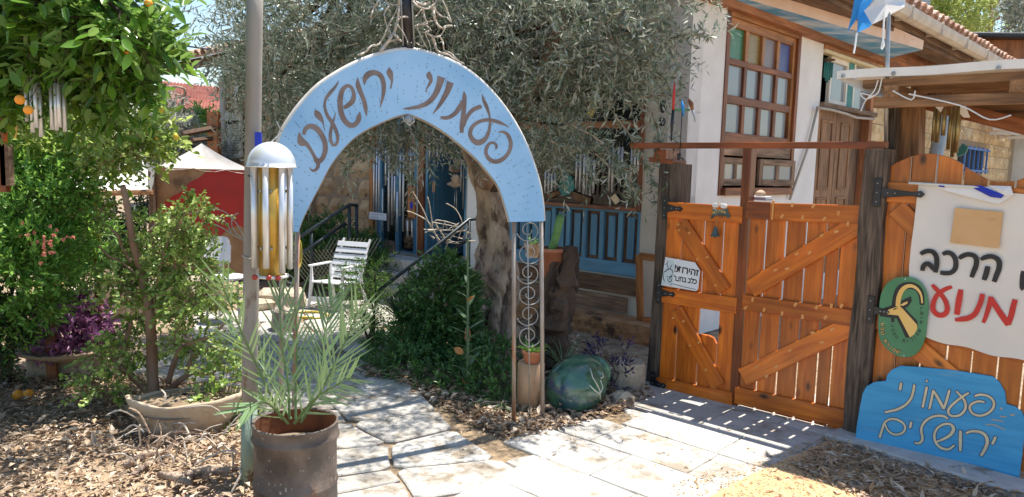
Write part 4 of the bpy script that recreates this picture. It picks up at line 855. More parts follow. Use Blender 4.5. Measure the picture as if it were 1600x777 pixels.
red = [[(838, 35, 22), (862, 62, 30), (885, 85, 30), (915, 120, 32), (945, 165, 32), (962, 215, 32), (958, 262, 34), (925, 288, 36), (880, 282, 36), (848, 245, 34), (848, 190, 32), (870, 135, 30), (905, 100, 30), (950, 72, 30), (1003, 52, 24)],
       [(1077, 75, 30), (1065, 140, 38), (1053, 210, 38), (1043, 285, 34)], [(1256, 112, 30), (1245, 165, 32), (1222, 225, 32), (1190, 280, 34), (1140, 312, 36), (1085, 322, 34), (1028, 328, 22)],
       [(1262, 352, 22), (1285, 295, 26), (1308, 220, 30), (1328, 135, 30)], [(1325, 140, 26), (1355, 195, 34), (1400, 265, 38), (1440, 322, 40), (1472, 372, 34)], [(1470, 368, 28), (1492, 300, 34), (1508, 230, 34), (1527, 158, 30)]]
lets(FN, cv9, red, .0125, .00081, M_['redpaint'], banner)
mb = MB(); mb.prism([FN.uv(p) for p in [(1493.5, 324.5), (1568.5, 331), (1562, 388), (1486, 379)]], 0, .008, .001)
solo('plywood_patch', mb, M_['cardboard'], 'plain square of pale plywood fixed on the cream banner', 'board', None, FN.M @ Matrix.Translation((0, 0, .014)))
# flag draped over the banner top
fl = thing('flag', 'white cloth flag with a deep blue stripe draped over the banner top', 'flag', FN.at((1520, 300), .02))
def clothp(pts, n, m, nm, seg=1):
    mb = MB(); q = [FN.uv(p, n) for p in pts]; cx_, cy_ = sum(p[0] for p in q) / len(q), sum(p[1] for p in q) / len(q)
    vs = [(p[0], p[1], n + random.uniform(-.003, .003)) for p in q] + [(cx_, cy_, n + .008)] + [(p[0], p[1], n - .004) for p in q]; m_ = len(q)
    a = sum(q[i][0] * q[(i + 1) % m_][1] - q[(i + 1) % m_][0] * q[i][1] for i in range(m_)); fs = []
    for i in range(m_): j = (i + 1) % m_; fs += [((i, j, m_) if a > 0 else (j, i, m_)), ((i, m_ + 1 + i, m_ + 1 + j, j) if a > 0 else (j, m_ + 1 + j, m_ + 1 + i, i))]
    mb.add(vs, fs); part(nm, mb, M_[m], fl, FN.M, smooth=False)
clothp([(1457, 291), (1530, 292), (1580, 291), (1583, 305), (1560, 319), (1525, 311), (1480, 299)], .022, 'flagwhite', 'cloth')
clothp([(1545, 290), (1578, 291), (1584, 305), (1568, 306)], .034, 'flagwhite', 'cloth'); clothp([(1514, 291), (1532, 290), (1569, 305), (1564, 310), (1548, 308)], .036, 'flagnavy', 'stripe'); clothp([(1466, 290), (1476, 290), (1476, 293), (1467, 292)], .036, 'flagnavy', 'stripe')
p, q = FN.uv((1420, 286), .03), FN.uv((1530, 293), .03); mb = MB(); mb.tube([(p[0], p[1], .03), (q[0], q[1], .03)], .008, 8); part('pole', mb, M_['whitepaint'], fl, FN.M, smooth=True)
# --- green sign
FS = Frame(FG.P(0, 0, .078), FG.U); cvg = lambda x, y: (1370 + x / 5.978, 430 + y / 5.978)
gs = thing('nature_sign', 'rounded green sign with a yellow ibex head hung beside the banner', 'sign', FS.at((1411, 555)))
def gp_(pl, n0, n1, m, nm, bev=0.0): mb = MB(); mb.prism([FS.uv(cvg(*p)) for p in pl], n0, n1, bev); part(nm, mb, M_[m], gs, FS.M)
ol = smooth_path([(268, 14), (330, 22), (395, 52), (445, 115), (475, 190), (484, 300), (474, 420), (462, 540), (440, 630), (400, 705), (340, 755), (268, 769), (195, 755), (125, 715), (60, 650), (25, 580), (14, 480), (20, 350), (30, 230), (55, 140), (105, 70), (180, 25), (268, 14)], 2)[:-1]
gp_([tuple(p) for p in ol], 0, .004, 'signgreen', 'sign_board', .001)
gp_([(30, 322), (90, 300), (160, 272), (245, 284), (300, 345), (382, 428), (384, 470), (355, 540), (312, 586), (270, 582), (230, 490), (186, 402), (168, 402), (165, 440), (137, 440), (134, 398), (30, 384)], .0045, .0052, 'black', 'ibex_outline')
gp_([(225, 242), (268, 218), (322, 196), (330, 240), (296, 292), (262, 310), (225, 290)], .0046, .0050, 'black', 'ibex_ear_outline')
mb = MB(); strokes(mb, FS, [[(180, 285, 64), (190, 215, 64), (215, 140, 62), (262, 104, 60), (330, 98, 56), (388, 128, 50), (418, 190, 42), (424, 278, 34)]], cvg, .0047, .00073, 0, .0004); part('ibex_horn_outline', mb, M_['black'], gs, FS.M)
gp_([(62, 352), (90, 330), (170, 302), (215, 288), (240, 308), (378, 462), (380, 500), (352, 552), (312, 580), (205, 376), (130, 368), (66, 362)], .0056, .0062, 'signyellow', 'ibex_head')
gp_([(216, 282), (258, 256), (292, 244), (288, 264), (250, 286)], .0056, .0062, 'signyellow', 'ibex_ear')
mb = MB(); strokes(mb, FS, [[(200, 292, 34), (208, 215, 36), (236, 145, 34), (282, 106, 30), (338, 103, 26), (388, 136, 20), (418, 190, 15), (427, 262, 12)]], cvg, .0058, .00073, 0, .0006); part('ibex_horn', mb, M_['signyellow'], gs, FS.M)
gp_([(150, 328), (170, 308), (202, 306), (176, 320)], .0063, .0066, 'black', 'ibex_eye')
def arc_text(chars, pts, size, m, n, bold=0.0):
    """one glyph at each px point; up towards (ux, uy) in the crop's own px"""
    for ch, (x, y, ux, uy) in zip(chars, pts):
        mb = text_mb(ch, 1.0, bold); a = np.array(mb.v); cx_ = (a[:, 0].min() + a[:, 0].max()) / 2
        L = math.hypot(ux, uy); ux, uy = ux / L, uy / L; rx, ry = -uy, ux      # right of the up vector, y down
        out = [(*FS.uv(cvg(x + (v[0] - cx_) * size * rx + v[1] * size * ux, y + (v[0] - cx_) * size * ry + v[1] * size * uy)), n) for v in mb.v]
        mb.v = out; part('letter', mb, M_[m], gs, FS.M)
cA = (290, 440)
def along(path, n):
    sp = smooth_path(path, 8); d = [0]
    for i in range(1, len(sp)): d.append(d[-1] + float(np.hypot(*(sp[i] - sp[i - 1]))))
    out = []
    for k in range(n):
        t = d[-1] * (k + .5) / n; i = max(j for j in range(len(d)) if d[j] <= t); i = min(i, len(sp) - 2); f = (t - d[i]) / max(1e-6, d[i + 1] - d[i]); p = sp[i] * (1 - f) + sp[i + 1] * f; v = sp[i + 1] - sp[i]
        out.append((p[0], p[1], -(-v[1]) * -1 if False else v[1] * 1.0, -v[0] * 1.0))
    return out
def inward(pts, s=1): return [(x, y, ux * s, uy * s) for (x, y, ux, uy) in pts]
def ctext(txt, path, size, m, n, bold=0.0, s=-1):
    pts = along(path, len(txt)); pts = inward(pts, s); arc_text([c for c in txt if c != ' '], [p for p, c in zip(pts, txt) if c != ' '], size, m, n, bold)
ctext("רשות שמורות הטבע", [(436, 292), (434, 380), (428, 470), (400, 550), (350, 605), (290, 628), (235, 620), (180, 590), (145, 530), (135, 450)], 46, 'black', .0048, .02)
ctext("שמורת טבע", [(218, 735), (150, 712), (95, 665), (55, 600), (40, 520), (42, 435)], 56, 'black', .0046, .07)
ctext("שמורת טבע", [(218, 735), (150, 712), (95, 665), (55, 600), (40, 520), (42, 435)], 54, 'signyellow', .0052, .0)
for c_ in ((268, 36), (257, 752)): u, v = FS.uv(cvg(*c_)); mb = MB(); mb.ball((u, v, .006), (.004, .004, .003), 6, 4); part('screw', mb, M_['flagwhite'], gs, FS.M)
# --- blue sign leaning on the fence
pa, pb = G(1335, 698), G(1593, 758); FT = Frame(pa, pb - pa); FT = Frame(pa, pb - pa, Vector((0, 0, 1)) - FT.N * .13)
bs = thing('name_board', 'bright blue wooden name board with cream Hebrew lettering leaning on the fence', 'sign', (pa + pb) / 2)
c1 = lambda x, y: (1200 + x / 1.9925, 387 + y / 1.9925)
ol = [(270, 618), (275, 560), (285, 500), (294, 455), (306, 432), (330, 419), (366, 415), (370, 398), (385, 380), (412, 368), (470, 372), (580, 382), (700, 401), (722, 420), (738, 450), (742, 487), (770, 495), (792, 512), (800, 540), (797, 600), (780, 738), (600, 706), (430, 668)]
mb = MB(); mb.prism([FT.uv(c1(*p)) for p in ol], -.018, 0, .003); part('board', mb, M_['signblue'], bs, FT.M)
cvb = lambda x, y: (1300 + x / 4.027, 584 + y / 4.027)
names = [[(898, 142, 13), (930, 132), (975, 138), (1008, 160), (1020, 190), (1008, 225), (975, 252), (930, 264), (888, 252), (868, 222), (875, 195), (905, 178), (935, 174), (962, 180, 8)],
         [(862, 120, 12), (825, 142), (775, 180), (740, 215), (732, 245), (755, 266), (800, 262), (832, 235), (842, 200), (828, 160), (782, 110, 10)],
         [(612, 224, 12), (626, 165, 14), (638, 102, 12)], [(638, 105, 12), (665, 150, 18), (705, 222, 18)], [(704, 222, 12), (724, 160, 15), (740, 102, 12)],
         [(597, 82, 15), (584, 150, 15), (570, 213, 13)], [(591, 44, 12), (598, 46, 16), (602, 46, 12)],
         [(519, 68, 14), (512, 110, 15), (498, 155, 15), (465, 195, 16), (410, 225, 17), (332, 243, 13)], [(437, 57, 14), (432, 80, 17), (427, 104, 15)],
         [(300, 404, 16), (315, 355, 15), (335, 305, 14), (375, 285, 15), (425, 295, 15), (458, 325, 14), (455, 360, 14), (425, 380, 14), (385, 380, 14), (352, 355, 12), (335, 318, 10)],
         [(500, 302, 14), (496, 322, 15), (491, 342, 13)], [(730, 286, 10), (705, 268, 15), (655, 266, 15), (605, 285, 15), (572, 320, 15), (562, 360, 15), (570, 400, 15), (562, 428, 16), (540, 438, 15), (520, 432, 11)],
         [(655, 430, 12), (700, 412, 15), (745, 385, 18), (765, 350, 20), (748, 320, 16), (705, 318, 14), (662, 345, 14), (644, 390, 15), (655, 435, 17), (690, 468, 17), (735, 475, 15), (772, 448, 10)],
         [(809, 358, 16), (808, 420, 19), (807, 488, 14)], [(843, 375, 12), (880, 362, 16), (930, 366, 18), (965, 388, 19), (978, 425, 19), (965, 470, 17), (938, 516, 15)], [(1030, 396, 13), (1020, 420, 15), (1008, 444, 13)]]
nm = [[(p[0], p[1], (p[2] if len(p) > 2 else 14)) for p in st] for st in names]
for i, st in enumerate(nm):
    mb = MB(); strokes(mb, FT, [[(p[0], p[1], p[2] * 1.0) for p in st]], cvb, .0005 + .0002 * (i % 3), .00088, .0034, .0008); part('letter_outline', mb, M_['navy'], bs, FT.M)
    mb = MB(); strokes(mb, FT, [st], cvb, .0026, .00088, 0, .0008); part('letter', mb, M_['cream'], bs, FT.M)
for st in ([(1002, 290, 4), (1030, 292, 6), (1080, 302, 4)], [(968, 322, 4), (1000, 320, 6), (1040, 330, 5), (1088, 355, 5)], [(1055, 266, 4), (1075, 272, 6), (1100, 270, 4)], [(1120, 256, 5), (1135, 262, 8), (1150, 255, 5)], [(1060, 215, 8), (1070, 225, 12)]): mb = MB(); strokes(mb, FT, [st], cvb, .0005, .0009, 0, .0005); part('bare_patch', mb, M_['cardboard'], bs, FT.M)
# ================================================================ arch
arch = thing('garden_arch', 'pale blue pointed arch board with brown Hebrew lettering over the path', 'arch', FR.O)
outer_ = [(437, 362), (433, 330), (430, 290), (431, 250), (438, 215), (452, 190), (470, 165), (495, 138), (520, 120), (550, 103), (590, 87), (640, 78), (690, 90), (730, 110), (765, 140), (797, 180), (823, 227), (840, 275), (848, 312), (851, 346)]
inner_ = [(797, 347), (793, 331), (781, 295), (768, 275), (745, 248), (720, 226), (695, 206), (668, 190), (650, 182), (638, 178), (618, 182), (597, 191), (570, 204), (545, 223), (518, 256), (498, 293), (475, 338), (466, 363)]
so = [FR.uv(p) for p in outer_]; si = [FR.uv(p) for p in inner_]
so_s = [tuple(p) for p in smooth_path(so, 3)]; si_s = [tuple(p) for p in smooth_path(si, 3)]
mb = MB()
# ring built as quads between the two outlines so that it stays clean
n_ = 60
def resamp(pl, n):
    d = [0]
    for i in range(1, len(pl)): d.append(d[-1] + math.dist(pl[i], pl[i - 1]))
    out = []
    for k in range(n + 1):
        t = d[-1] * k / n; i = min(max(j for j in range(len(d)) if d[j] <= t + 1e-9), len(pl) - 2); f = (t - d[i]) / max(1e-9, d[i + 1] - d[i]); out.append((pl[i][0] * (1 - f) + pl[i + 1][0] * f, pl[i][1] * (1 - f) + pl[i + 1][1] * f))
    return out
ro, ri = resamp(so_s, n_), resamp(si_s[::-1], n_)
vs = [(*p, 0) for p in ro] + [(*p, 0) for p in ri] + [(*p, -.014) for p in ro] + [(*p, -.014) for p in ri]; m_ = n_ + 1; fs = []
for k in range(n_): fs += [(k + 1, k, m_ + k, m_ + k + 1), (2 * m_ + k, 2 * m_ + k + 1, 3 * m_ + k + 1, 3 * m_ + k), (k, k + 1, 2 * m_ + k + 1, 2 * m_ + k), (m_ + k + 1, m_ + k, 3 * m_ + k, 3 * m_ + k + 1)]
fs += [(0, 2 * m_, 3 * m_, m_), (n_, m_ + n_, 3 * m_ + n_, 2 * m_ + n_)]
mb.add(vs, fs); part('board', mb, M_['archblue'], arch, FR.M)
mb = MB(); mb.tube([FR.P(p[0], p[1] + .003, -.018) for p in ro[5:]], .0155, 8); part('edge_pipe', mb, M_['pipewhite'], arch, smooth=True)
mb = MB(); mb.tube([FR.P(p[0], p[1] + .012, -.048) for p in ro], .008, 6); part('edge_pipe', mb, M_['legiron'], arch, smooth=True)
mb = MB(); mb.tube([FR.P(p[0], p[1] - .002, -.018) for p in ri], .008, 6); part('inner_hoop', mb, M_['legiron'], arch, smooth=True)
sA = lambda dx, dy: (lambda x, y: (dx + x / 7.064, dy + y / 7.064))
left_l = [[(1325, 328, 8), (1332, 370, 62), (1345, 420, 52), (1358, 470, 24), (1350, 525, 14), (1343, 555, 16)],
          [(1056, 515, 8), (1062, 445, 48), (1105, 395, 56), (1170, 380, 48), (1230, 410, 48), (1262, 480, 48), (1268, 570, 40), (1255, 660, 28), (1228, 765, 5)],
          [(980, 432, 5), (985, 520, 48), (1015, 600, 44), (1050, 690, 42), (1068, 777, 40), (1078, 860, 6)],
          [(828, 770, 34), (880, 735, 44), (925, 690, 48), (938, 620, 38), (915, 550, 32), (868, 525, 32), (815, 570, 42), (790, 660, 50), (790, 770, 52), (815, 870, 52), (870, 945, 50), (935, 960, 46), (980, 920, 44), (995, 870, 46), (1005, 812, 5)],
          [(770, 468, 4), (735, 535, 22), (670, 610, 32), (625, 680, 24), (618, 760, 24), (645, 850, 32), (700, 935, 36), (745, 1030, 34), (760, 1110, 30), (742, 1170, 26), (708, 1175, 26), (682, 1120, 30), (680, 1050, 30), (698, 950, 22), (720, 890, 16), (737, 822, 4)],
          [(512, 792, 14), (535, 835, 62), (568, 880, 50), (598, 930, 16), (605, 970, 10), (620, 1026, 4)],
          [(335, 1038, 8), (345, 1100, 50), (365, 1145, 76), (410, 1165, 44), (455, 1220, 32), (500, 1300, 32), (535, 1360, 46), (585, 1335, 44), (618, 1260, 46), (622, 1170, 48), (590, 1080, 50), (530, 1000, 52), (460, 970, 46), (405, 1000, 38), (385, 1065, 28)],
          [(530, 1320, 24), (545, 1380, 38), (530, 1440, 30), (490, 1462, 24), (462, 1445, 14), (448, 1422, 5)]]
right_l = [[(222, 365, 8), (215, 410, 62), (235, 462, 38), (215, 512, 24), (187, 560, 12), (182, 596, 14)],
           [(350, 428, 84), (325, 520, 66), (285, 615, 56), (215, 700, 50), (120, 750, 40), (20, 770, 30), (-70, 778, 8)],
           [(450, 484, 76), (420, 575, 62), (365, 680, 48), (310, 765, 30), (256, 834, 6)],
           [(342, 870, 24), (385, 880, 36), (445, 868, 40), (510, 820, 46), (560, 750, 52), (590, 700, 40)], [(600, 588, 8), (604, 650, 46), (600, 760, 50), (590, 870, 52), (576, 960, 50), (574, 1045, 40)], [(600, 980, 20), (612, 920, 34), (645, 850, 40), (700, 790, 44), (778, 755, 44), (782, 750, 30)],
           [(800, 615, 4), (815, 680, 32), (845, 745, 42), (875, 830, 26), (888, 890, 16)], [(1100, 982, 3), (1050, 955, 20), (980, 925, 38), (900, 905, 38), (820, 905, 36), (740, 935, 38), (685, 990, 42), (668, 1060, 46), (700, 1125, 54), (760, 1152, 60), (825, 1120, 50), (870, 1040, 38), (885, 960, 30), (887, 900, 22)],
           [(952, 1220, 24), (958, 1185, 32), (930, 1155, 28), (885, 1160, 30), (850, 1205, 38), (842, 1265, 40), (870, 1325, 44), (930, 1360, 46), (1000, 1350, 48), (1065, 1300, 44), (1108, 1225, 42), (1115, 1150, 44), (1085, 1070, 38), (1030, 1033, 26), (975, 1040, 6)]]
lets(FR, sA(420, 60), left_l, .001, .00056, M_['archletter'], arch, thick=.0008); lets(FR, sA(640, 60), right_l, .001, .00056, M_['archletter'], arch, thick=.0008)
# nail heads over the whole board: sparse rows of tiny studs, joined (too small to pick apart)
mb = MB(); rr = random.Random(3)
for k in range(420):
    t = rr.random() * n_; i = int(t); a, b = Vector(ro[i]), Vector(ri[i]); f = rr.uniform(.06, .94); p = a.lerp(b, f)
    s = .0020; mb.add([(p.x - s, p.y - s, .0018), (p.x + s, p.y - s, .0018), (p.x + s, p.y + s, .0022), (p.x - s, p.y + s, .0022)], [(0, 1, 2, 3)])
part('nail_heads', mb, mat('dark_nail', (.06, .08, .10)), arch, FR.M, kind='stuff')
# legs with scroll work
def leg(x0t, yt, x0b, yb, x1t, x1b, yb1, zb=0.0):
    for (xt, xb, y) in ((x0t, x0b, yb), (x1t, x1b, yb1)):
        a = FR.at((xt, yt), -.018); b = FR.uv((xb, y)); mb = MB(); mb.tube([a, FR.P(b[0], 0, -.018)], .0135, 8); part('leg', mb, M_['legiron'], arch, smooth=True)
leg(803, 343, 805, 672, 846, 850, 662); leg(440, 358, 440, 700, 465, 459, 700)
def scroll(cx_, cy_, r, turns, sgn, ph):
    pts = [(cx_ + sgn * (r * (1 - .8 * k / 26)) * math.cos(ph + turns * 2 * PI * k / 26), cy_ + (r * (1 - .8 * k / 26)) * .98 * math.sin(ph + turns * 2 * PI * k / 26)) for k in range(27)]
    mb = MB(); mb.tube([FR.at(p, -.018) for p in pts], .0035, 5); part('scroll', mb, M_['steel'], arch, smooth=True)
for i, cy_ in enumerate((360, 396, 427, 460, 492, 525)): scroll(826, cy_, 19, 1.5, 1 if i % 2 else -1, .3)
mb = MB(); mb.tube([FR.at((824, 348), -.018), FR.at((828, 655), -.018)], .004, 5); part('centre_rod', mb, M_['steel'], arch, smooth=True)
for i, cy_ in enumerate((400, 438, 476, 514)): scroll(452, cy_, 13, 1.4, 1 if i % 2 else -1, .3)
# blue tape and ties, round lamp bulb under the apex
mb = MB(); mb.tube([FR.at((629, 180), -.02), FR.at((632, 190), .0), FR.at((640, 196), .0), FR.at((647, 190), .0), FR.at((646, 182), -.02)], .003, 5); part('lamp_hoop', mb, M_['whitepaint'], arch)
mb = MB(); mb.ball(FR.at((638, 187), .01), .024, 14, 10); solo('glass_ball', mb, M_['glassy'], 'small round glass ball hanging under the apex of the blue arch', 'glass ball', smooth=True)
mb = MB()
# finial post and dry vine on top of the arch
p0, p1 = FR.at((638, 78), -.04), FR.at((628, -60), -.04); mb.tube([p0, p1], [.038, .030], 8)
part('finial_post', mb, M_['blackiron'], arch, smooth=True)
for dx in (-8, 9): mb = MB(); mb.tube([FR.at((638 + dx, 72), -.02), FR.at((632 + dx, -50), -.02)], .006, 6); part('finial_rod', mb, M_['steel'], arch, smooth=True)
cvv = lambda x, y: (560 + x / 7.77, y / 7.77)
vines = [[(0, 670), (80, 640), (160, 560), (250, 540), (330, 400), (370, 300), (440, 180), (480, 60), (490, -80)], [(270, 620), (350, 520), (430, 400), (470, 280), (490, 120), (500, 0), (560, -100)], [(330, 0), (380, 50), (470, 60), (560, 20), (620, -60)], [(480, 110), (560, 60), (620, 0), (650, -80)], [(660, 20), (730, 80), (820, 110), (900, 80), (950, 0), (960, -80)], [(650, 0), (720, 40), (800, 60), (860, 30)],
         [(150, 215), (190, 100), (270, -20)], [(470, 300), (540, 390), (590, 490), (600, 540)], [(780, 100), (800, 200), (830, 290), (730, 300), (710, 340), (760, 440), (800, 530), (840, 590)], [(900, 70), (920, 200), (950, 290), (1020, 350), (1060, 320), (1140, 315)], [(1000, -20), (1060, 80), (1130, 270)], [(820, 310), (880, 370), (810, 400), (860, 520), (880, 610)], [(830, 400), (900, 440), (990, 440), (1060, 330)], [(900, 440), (930, 540), (970, 630), (1080, 660), (1160, 710), (1250, 770)], [(990, 440), (1030, 530), (1040, 610), (1130, 650), (1200, 730), (1290, 780)], [(640, 520), (700, 520), (740, 550), (800, 560)], [(360, 520), (420, 490), (520, 490)], [(430, 410), (480, 470), (520, 500)], [(380, 60), (320, 150), (320, 220), (350, 340)], [(670, 210), (720, 180), (770, 110)], [(910, 90), (990, 190), (1070, 210), (1120, 270)], [(480, 240), (520, 210), (600, 210)], [(350, 340), (390, 400), (360, 450)], [(680, 320), (760, 300), (840, 265), (960, 250)]]
vt = thing('dry_vine', 'tangle of dry pale vine stems over the top of the blue arch', 'vine', FR.at((640, 70), -.05))
for i, v in enumerate(vines):
    nn = -.06 + .10 * ((i * 37) % 10) / 10; pts = [FR.at(cvv(p[0], p[1]), nn + .02 * math.sin(k * 1.7 + i)) for k, p in enumerate(smooth_path(v, 3))]
    r = (.0065, .009, .005, .004)[i % 4]; mb = MB(); mb.tube(pts, [r * (1 - .5 * k / len(pts)) for k in range(len(pts))], 5, jit=.15); part('stem', mb, M_['wire'], vt, smooth=True)
# ================================================================ pole with the big wind chime
def vert_post(x, yb, xt, yt, r, r2):
    b = G(x, yb); t = V(xt, yt, b.y); return b, t
b, t = vert_post(388, 762, 399, -60, .04, .04)
t.y = b.y; pl = thing('utility_pole', 'tall grey steel pole with faded green foot beside the rusty drum', 'pole', b)
k1 = b.lerp(t, .16)
mb = MB(); mb.tube([k1] + [k1.lerp(t, k / 8) for k in range(1, 9)], .0375, 16); part('shaft', mb, M_['pole'], pl, smooth=True)
mb = MB(); mb.tube([b, k1], .0385, 16); part('painted_foot', mb, M_['poleg'], pl, smooth=True)
mb = MB(); mb.tube([V(378, 400, b.y - .03), V(388, 404, b.y - .05), V(404, 405, b.y - .03), V(412, 400, b.y)], .004, 5); part('wire_tie', mb, M_['cable'], pl)
mb = MB(); mb.tube([V(380, 272, b.y), V(392, 276, b.y - .05), V(405, 282, b.y - .03)], .004, 5); part('wire_tie', mb, M_['blackiron'], pl)
CY = 3.50; cc = V(424, 260, CY); sc_ = CY / F
ch = thing('wind_chime', 'large silver and gold tube wind chime under a metal dome beside the grey pole', 'wind chime', V(424, 440, CY))
R0 = 37 * sc_
mb = MB(); prof = [(R0 * math.cos(a), R0 * 1.02 * math.sin(a)) for a in [k * PI / 2 / 9 for k in range(9)]] + [(.004, R0 * 1.02)]
mb.lathe([(R0 * 1.03, -.006), (R0 * 1.04, .0)] + prof, cc, 28); part('dome', mb, M_['aluw'], ch, smooth=True)
bt = V(425, 433, CY); ax = (bt - cc)
def along_ax(f, dx, dy): return cc + ax * f + Vector((dx, dy, 0))
mb = MB(); mb.tube([along_ax(-.02, 0, 0), along_ax(.985, 0, 0)], 20 * sc_, 24); part('centre_tube', mb, M_['gold'], ch, smooth=True)
for k in range(7):
    a = 2 * PI * k / 7 - PI / 2; L = .90 + .05 * ((k * 5) % 3) / 2
    dx, dy = 27.5 * sc_ * math.cos(a), 27.5 * sc_ * math.sin(a); mb = MB(); mb.tube([along_ax(-.01, dx, dy), along_ax(L, dx, dy)], 5.0 * sc_, 12); part('tube', mb, M_['alu'], ch, smooth=True)
for f in (.22, .73):
    for k in range(8):
        a = 2 * PI * (k + .5) / 8 - .1; mb = MB(); p = along_ax(f, 22.0 * sc_ * math.cos(a), 22.0 * sc_ * math.sin(a)); mb.box(p, (.010, .012, .014), bev=.003); part('clip', mb, M_['steel'], ch)
mb = MB(); mb.lathe([(26 * sc_, 0), (26 * sc_, .01), (6 * sc_, .014)], along_ax(1.0, 0, 0), 20); part('bottom_disc', mb, M_['whitepaint'], ch, smooth=True)
for k, dx in enumerate((-19, 3, 17)): mb = MB(); mb.ball(along_ax(.985, dx * sc_, -24 * sc_), 4.6 * sc_, 10, 8); part('red_ball', mb, mat('red_ball', (.36, .04, .03), None, .35), ch, smooth=True)
mb = MB(); mb.box(V(404, 250, CY + .08), (.03, .012, .50)); mb.v = [(v[0], v[1], v[2] - .12) for v in mb.v]; part('blue_bracket', mb, M_['flagnavy'], ch)
mb = MB(); mb.tube([cc + Vector((0, 0, R0)), V(440, 207, CY + .15), V(432, 190, b.y)], .004, 5); part('hanger', mb, M_['steel'], ch)
# ================================================================ rusty drum with palm
DY = 3.42; dc = V(462, 657, DY); DR = 66 * DY / F
drum = thing('drum', 'rusty black oil drum used as a planter beside the path', 'drum', (dc.x, dc.y, 0)); H = dc.z
def ring(f): return H * f
prof = [(DR * .97, 0), (DR, .01), (DR, ring(.30)), (DR * 1.035, ring(.32)), (DR * 1.035, ring(.345)), (DR, ring(.365)), (DR, ring(.80)), (DR * 1.035, ring(.82)), (DR * 1.05, ring(.84)), (DR * 1.035, ring(.86)), (DR, ring(.885)), (DR * 1.01, ring(.97)), (DR * 1.035, ring(.985)), (DR * 1.035, ring(1.0)), (DR * .985, ring(1.0)), (DR * .965, ring(.985))]
mb = MB(); mb.lathe(prof, (dc.x, dc.y, 0), 40); mb.v = [(v[0] + .0035 * math.sin(9 * v[2] * 7 + v[0] * 60), v[1], v[2]) for v in mb.v]; part('shell', mb, M_['rust'], drum, smooth=True)
mb = MB(); mb.lathe([(DR * .964, ring(.986)), (DR * .955, ring(.72))], (dc.x, dc.y, 0), 40, capb=False); mb.f = [f[::-1] for f in mb.f]; part('inside_wall', mb, M_['rustin'], drum, smooth=True)
mb = MB(); mb.lathe([(DR * .96, ring(.72)), (DR * .5, ring(.75)), (.01, ring(.77))], (dc.x, dc.y, 0), 24, capb=False, jit=.06); part('soil', mb, M_['ground'], drum)
# flaking yellow paint on the front, low down
mb = MB(); cvd = lambda x, y: (340 + x / 2.618, 480 + y / 2.618)
rr = random.Random(8)
for k in range(26):
    a = -PI / 2 + .12 + rr.uniform(-.25, .45); z = .085 + rr.uniform(-.03, .03) + (.02 * (a + 1.4)); s = rr.uniform(.006, .02)
    pts = [(a + s * 2.6 * math.cos(q) * rr.uniform(.6, 1.3), z + s * .6 * math.sin(q) * rr.uniform(.6, 1.3)) for q in [j * PI / 3 for j in range(6)]]
    vs = [(dc.x + DR * 1.006 * math.cos(p[0]), dc.y + DR * 1.006 * math.sin(p[0]), p[1]) for p in pts]; mb.add(vs, [tuple(range(6))])
part('paint_flakes', mb, mat('yellow_paint_rest', (.42, .33, .07), (.30, .20, .05), .7), drum, kind='stuff')
mb = MB()
for k in range(150):
    a = -PI / 2 + rr.uniform(-1.5, 1.5); z = rr.uniform(.02, ring(.95)); s = rr.uniform(.0012, .0045) * (1.6 if z < .2 else 1)
    pts = [(a + s * 4 * math.cos(q) * rr.uniform(.5, 1.5), z + s * math.sin(q) * rr.uniform(.5, 2.2)) for q in [j * PI / 2.5 for j in range(5)]]
    mb.add([(dc.x + DR * 1.004 * math.cos(p[0]), dc.y + DR * 1.004 * math.sin(p[0]), p[1]) for p in pts], [tuple(range(5))])
part('pale_specks', mb, mat('pale_speck', (.38, .34, .29), (.24, .20, .17), .8), drum, kind='stuff')
# palm leaflets: every frond a part, every leaflet a piece of it
lm = MB(); n_l = 6
for k in range(n_l + 1):
    f = k / n_l; w = .5 * (math.sin(min(1, f * 5 + .25) * PI / 2) * (1 - f ** 3)) + .02; lm.v += [(-w, f, -.0), (0, f, -.35 * w), (w, f, 0)]
for k in range(n_l): a = 3 * k; lm.f += [(a, a + 1, a + 4, a + 3), (a + 1, a + 2, a + 5, a + 4)]
leaflet_me = mesh_of('leaflet', lm, M_['palm'], True)
def orient(p, d, up, sx, sy, sz=None):
    d = Vector(d).normalized(); up = Vector(up); x = d.cross(up)
    if x.length < 1e-4: x = d.cross(Vector((.3, .8, .1)))
    x.normalize(); z = x.cross(d)
    return Matrix(((x.x * sx, d.x * sy, z.x * (sz or sx), p[0]), (x.y * sx, d.y * sy, z.y * (sz or sx), p[1]), (x.z * sx, d.z * sy, z.z * (sz or sx), p[2]), (0, 0, 0, 1)))
palm = thing('palm_plant', 'young spiky palm growing in the rusty drum', 'palm', (dc.x - .02, dc.y, H * .83))
fronds = [([(440, 655, 3.40), (410, 590, 3.30), (378, 520, 3.15), (345, 440, 3.05)], .20, 11), ([(452, 655, 3.45), (450, 600, 3.45), (440, 530, 3.45), (436, 450, 3.5)], .22, 11), ([(462, 655, 3.45), (462, 600, 3.5), (464, 540, 3.55), (462, 480, 3.6)], .20, 9),
          ([(470, 660, 3.42), (505, 605, 3.4), (532, 550, 3.38), (560, 485, 3.35)], .24, 13), ([(460, 662, 3.38), (490, 625, 3.30), (520, 605, 3.22), (548, 590, 3.1)], .22, 10), ([(450, 662, 3.38), (430, 640, 3.3), (410, 628, 3.2), (385, 640, 3.1)], .20, 12), ([(455, 655, 3.5), (425, 600, 3.6), (400, 560, 3.7), (360, 520, 3.85)], .22, 9), ([(472, 655, 3.5), (500, 590, 3.6), (508, 520, 3.7), (520, 470, 3.75)], .22, 14)]
rr = random.Random(21)
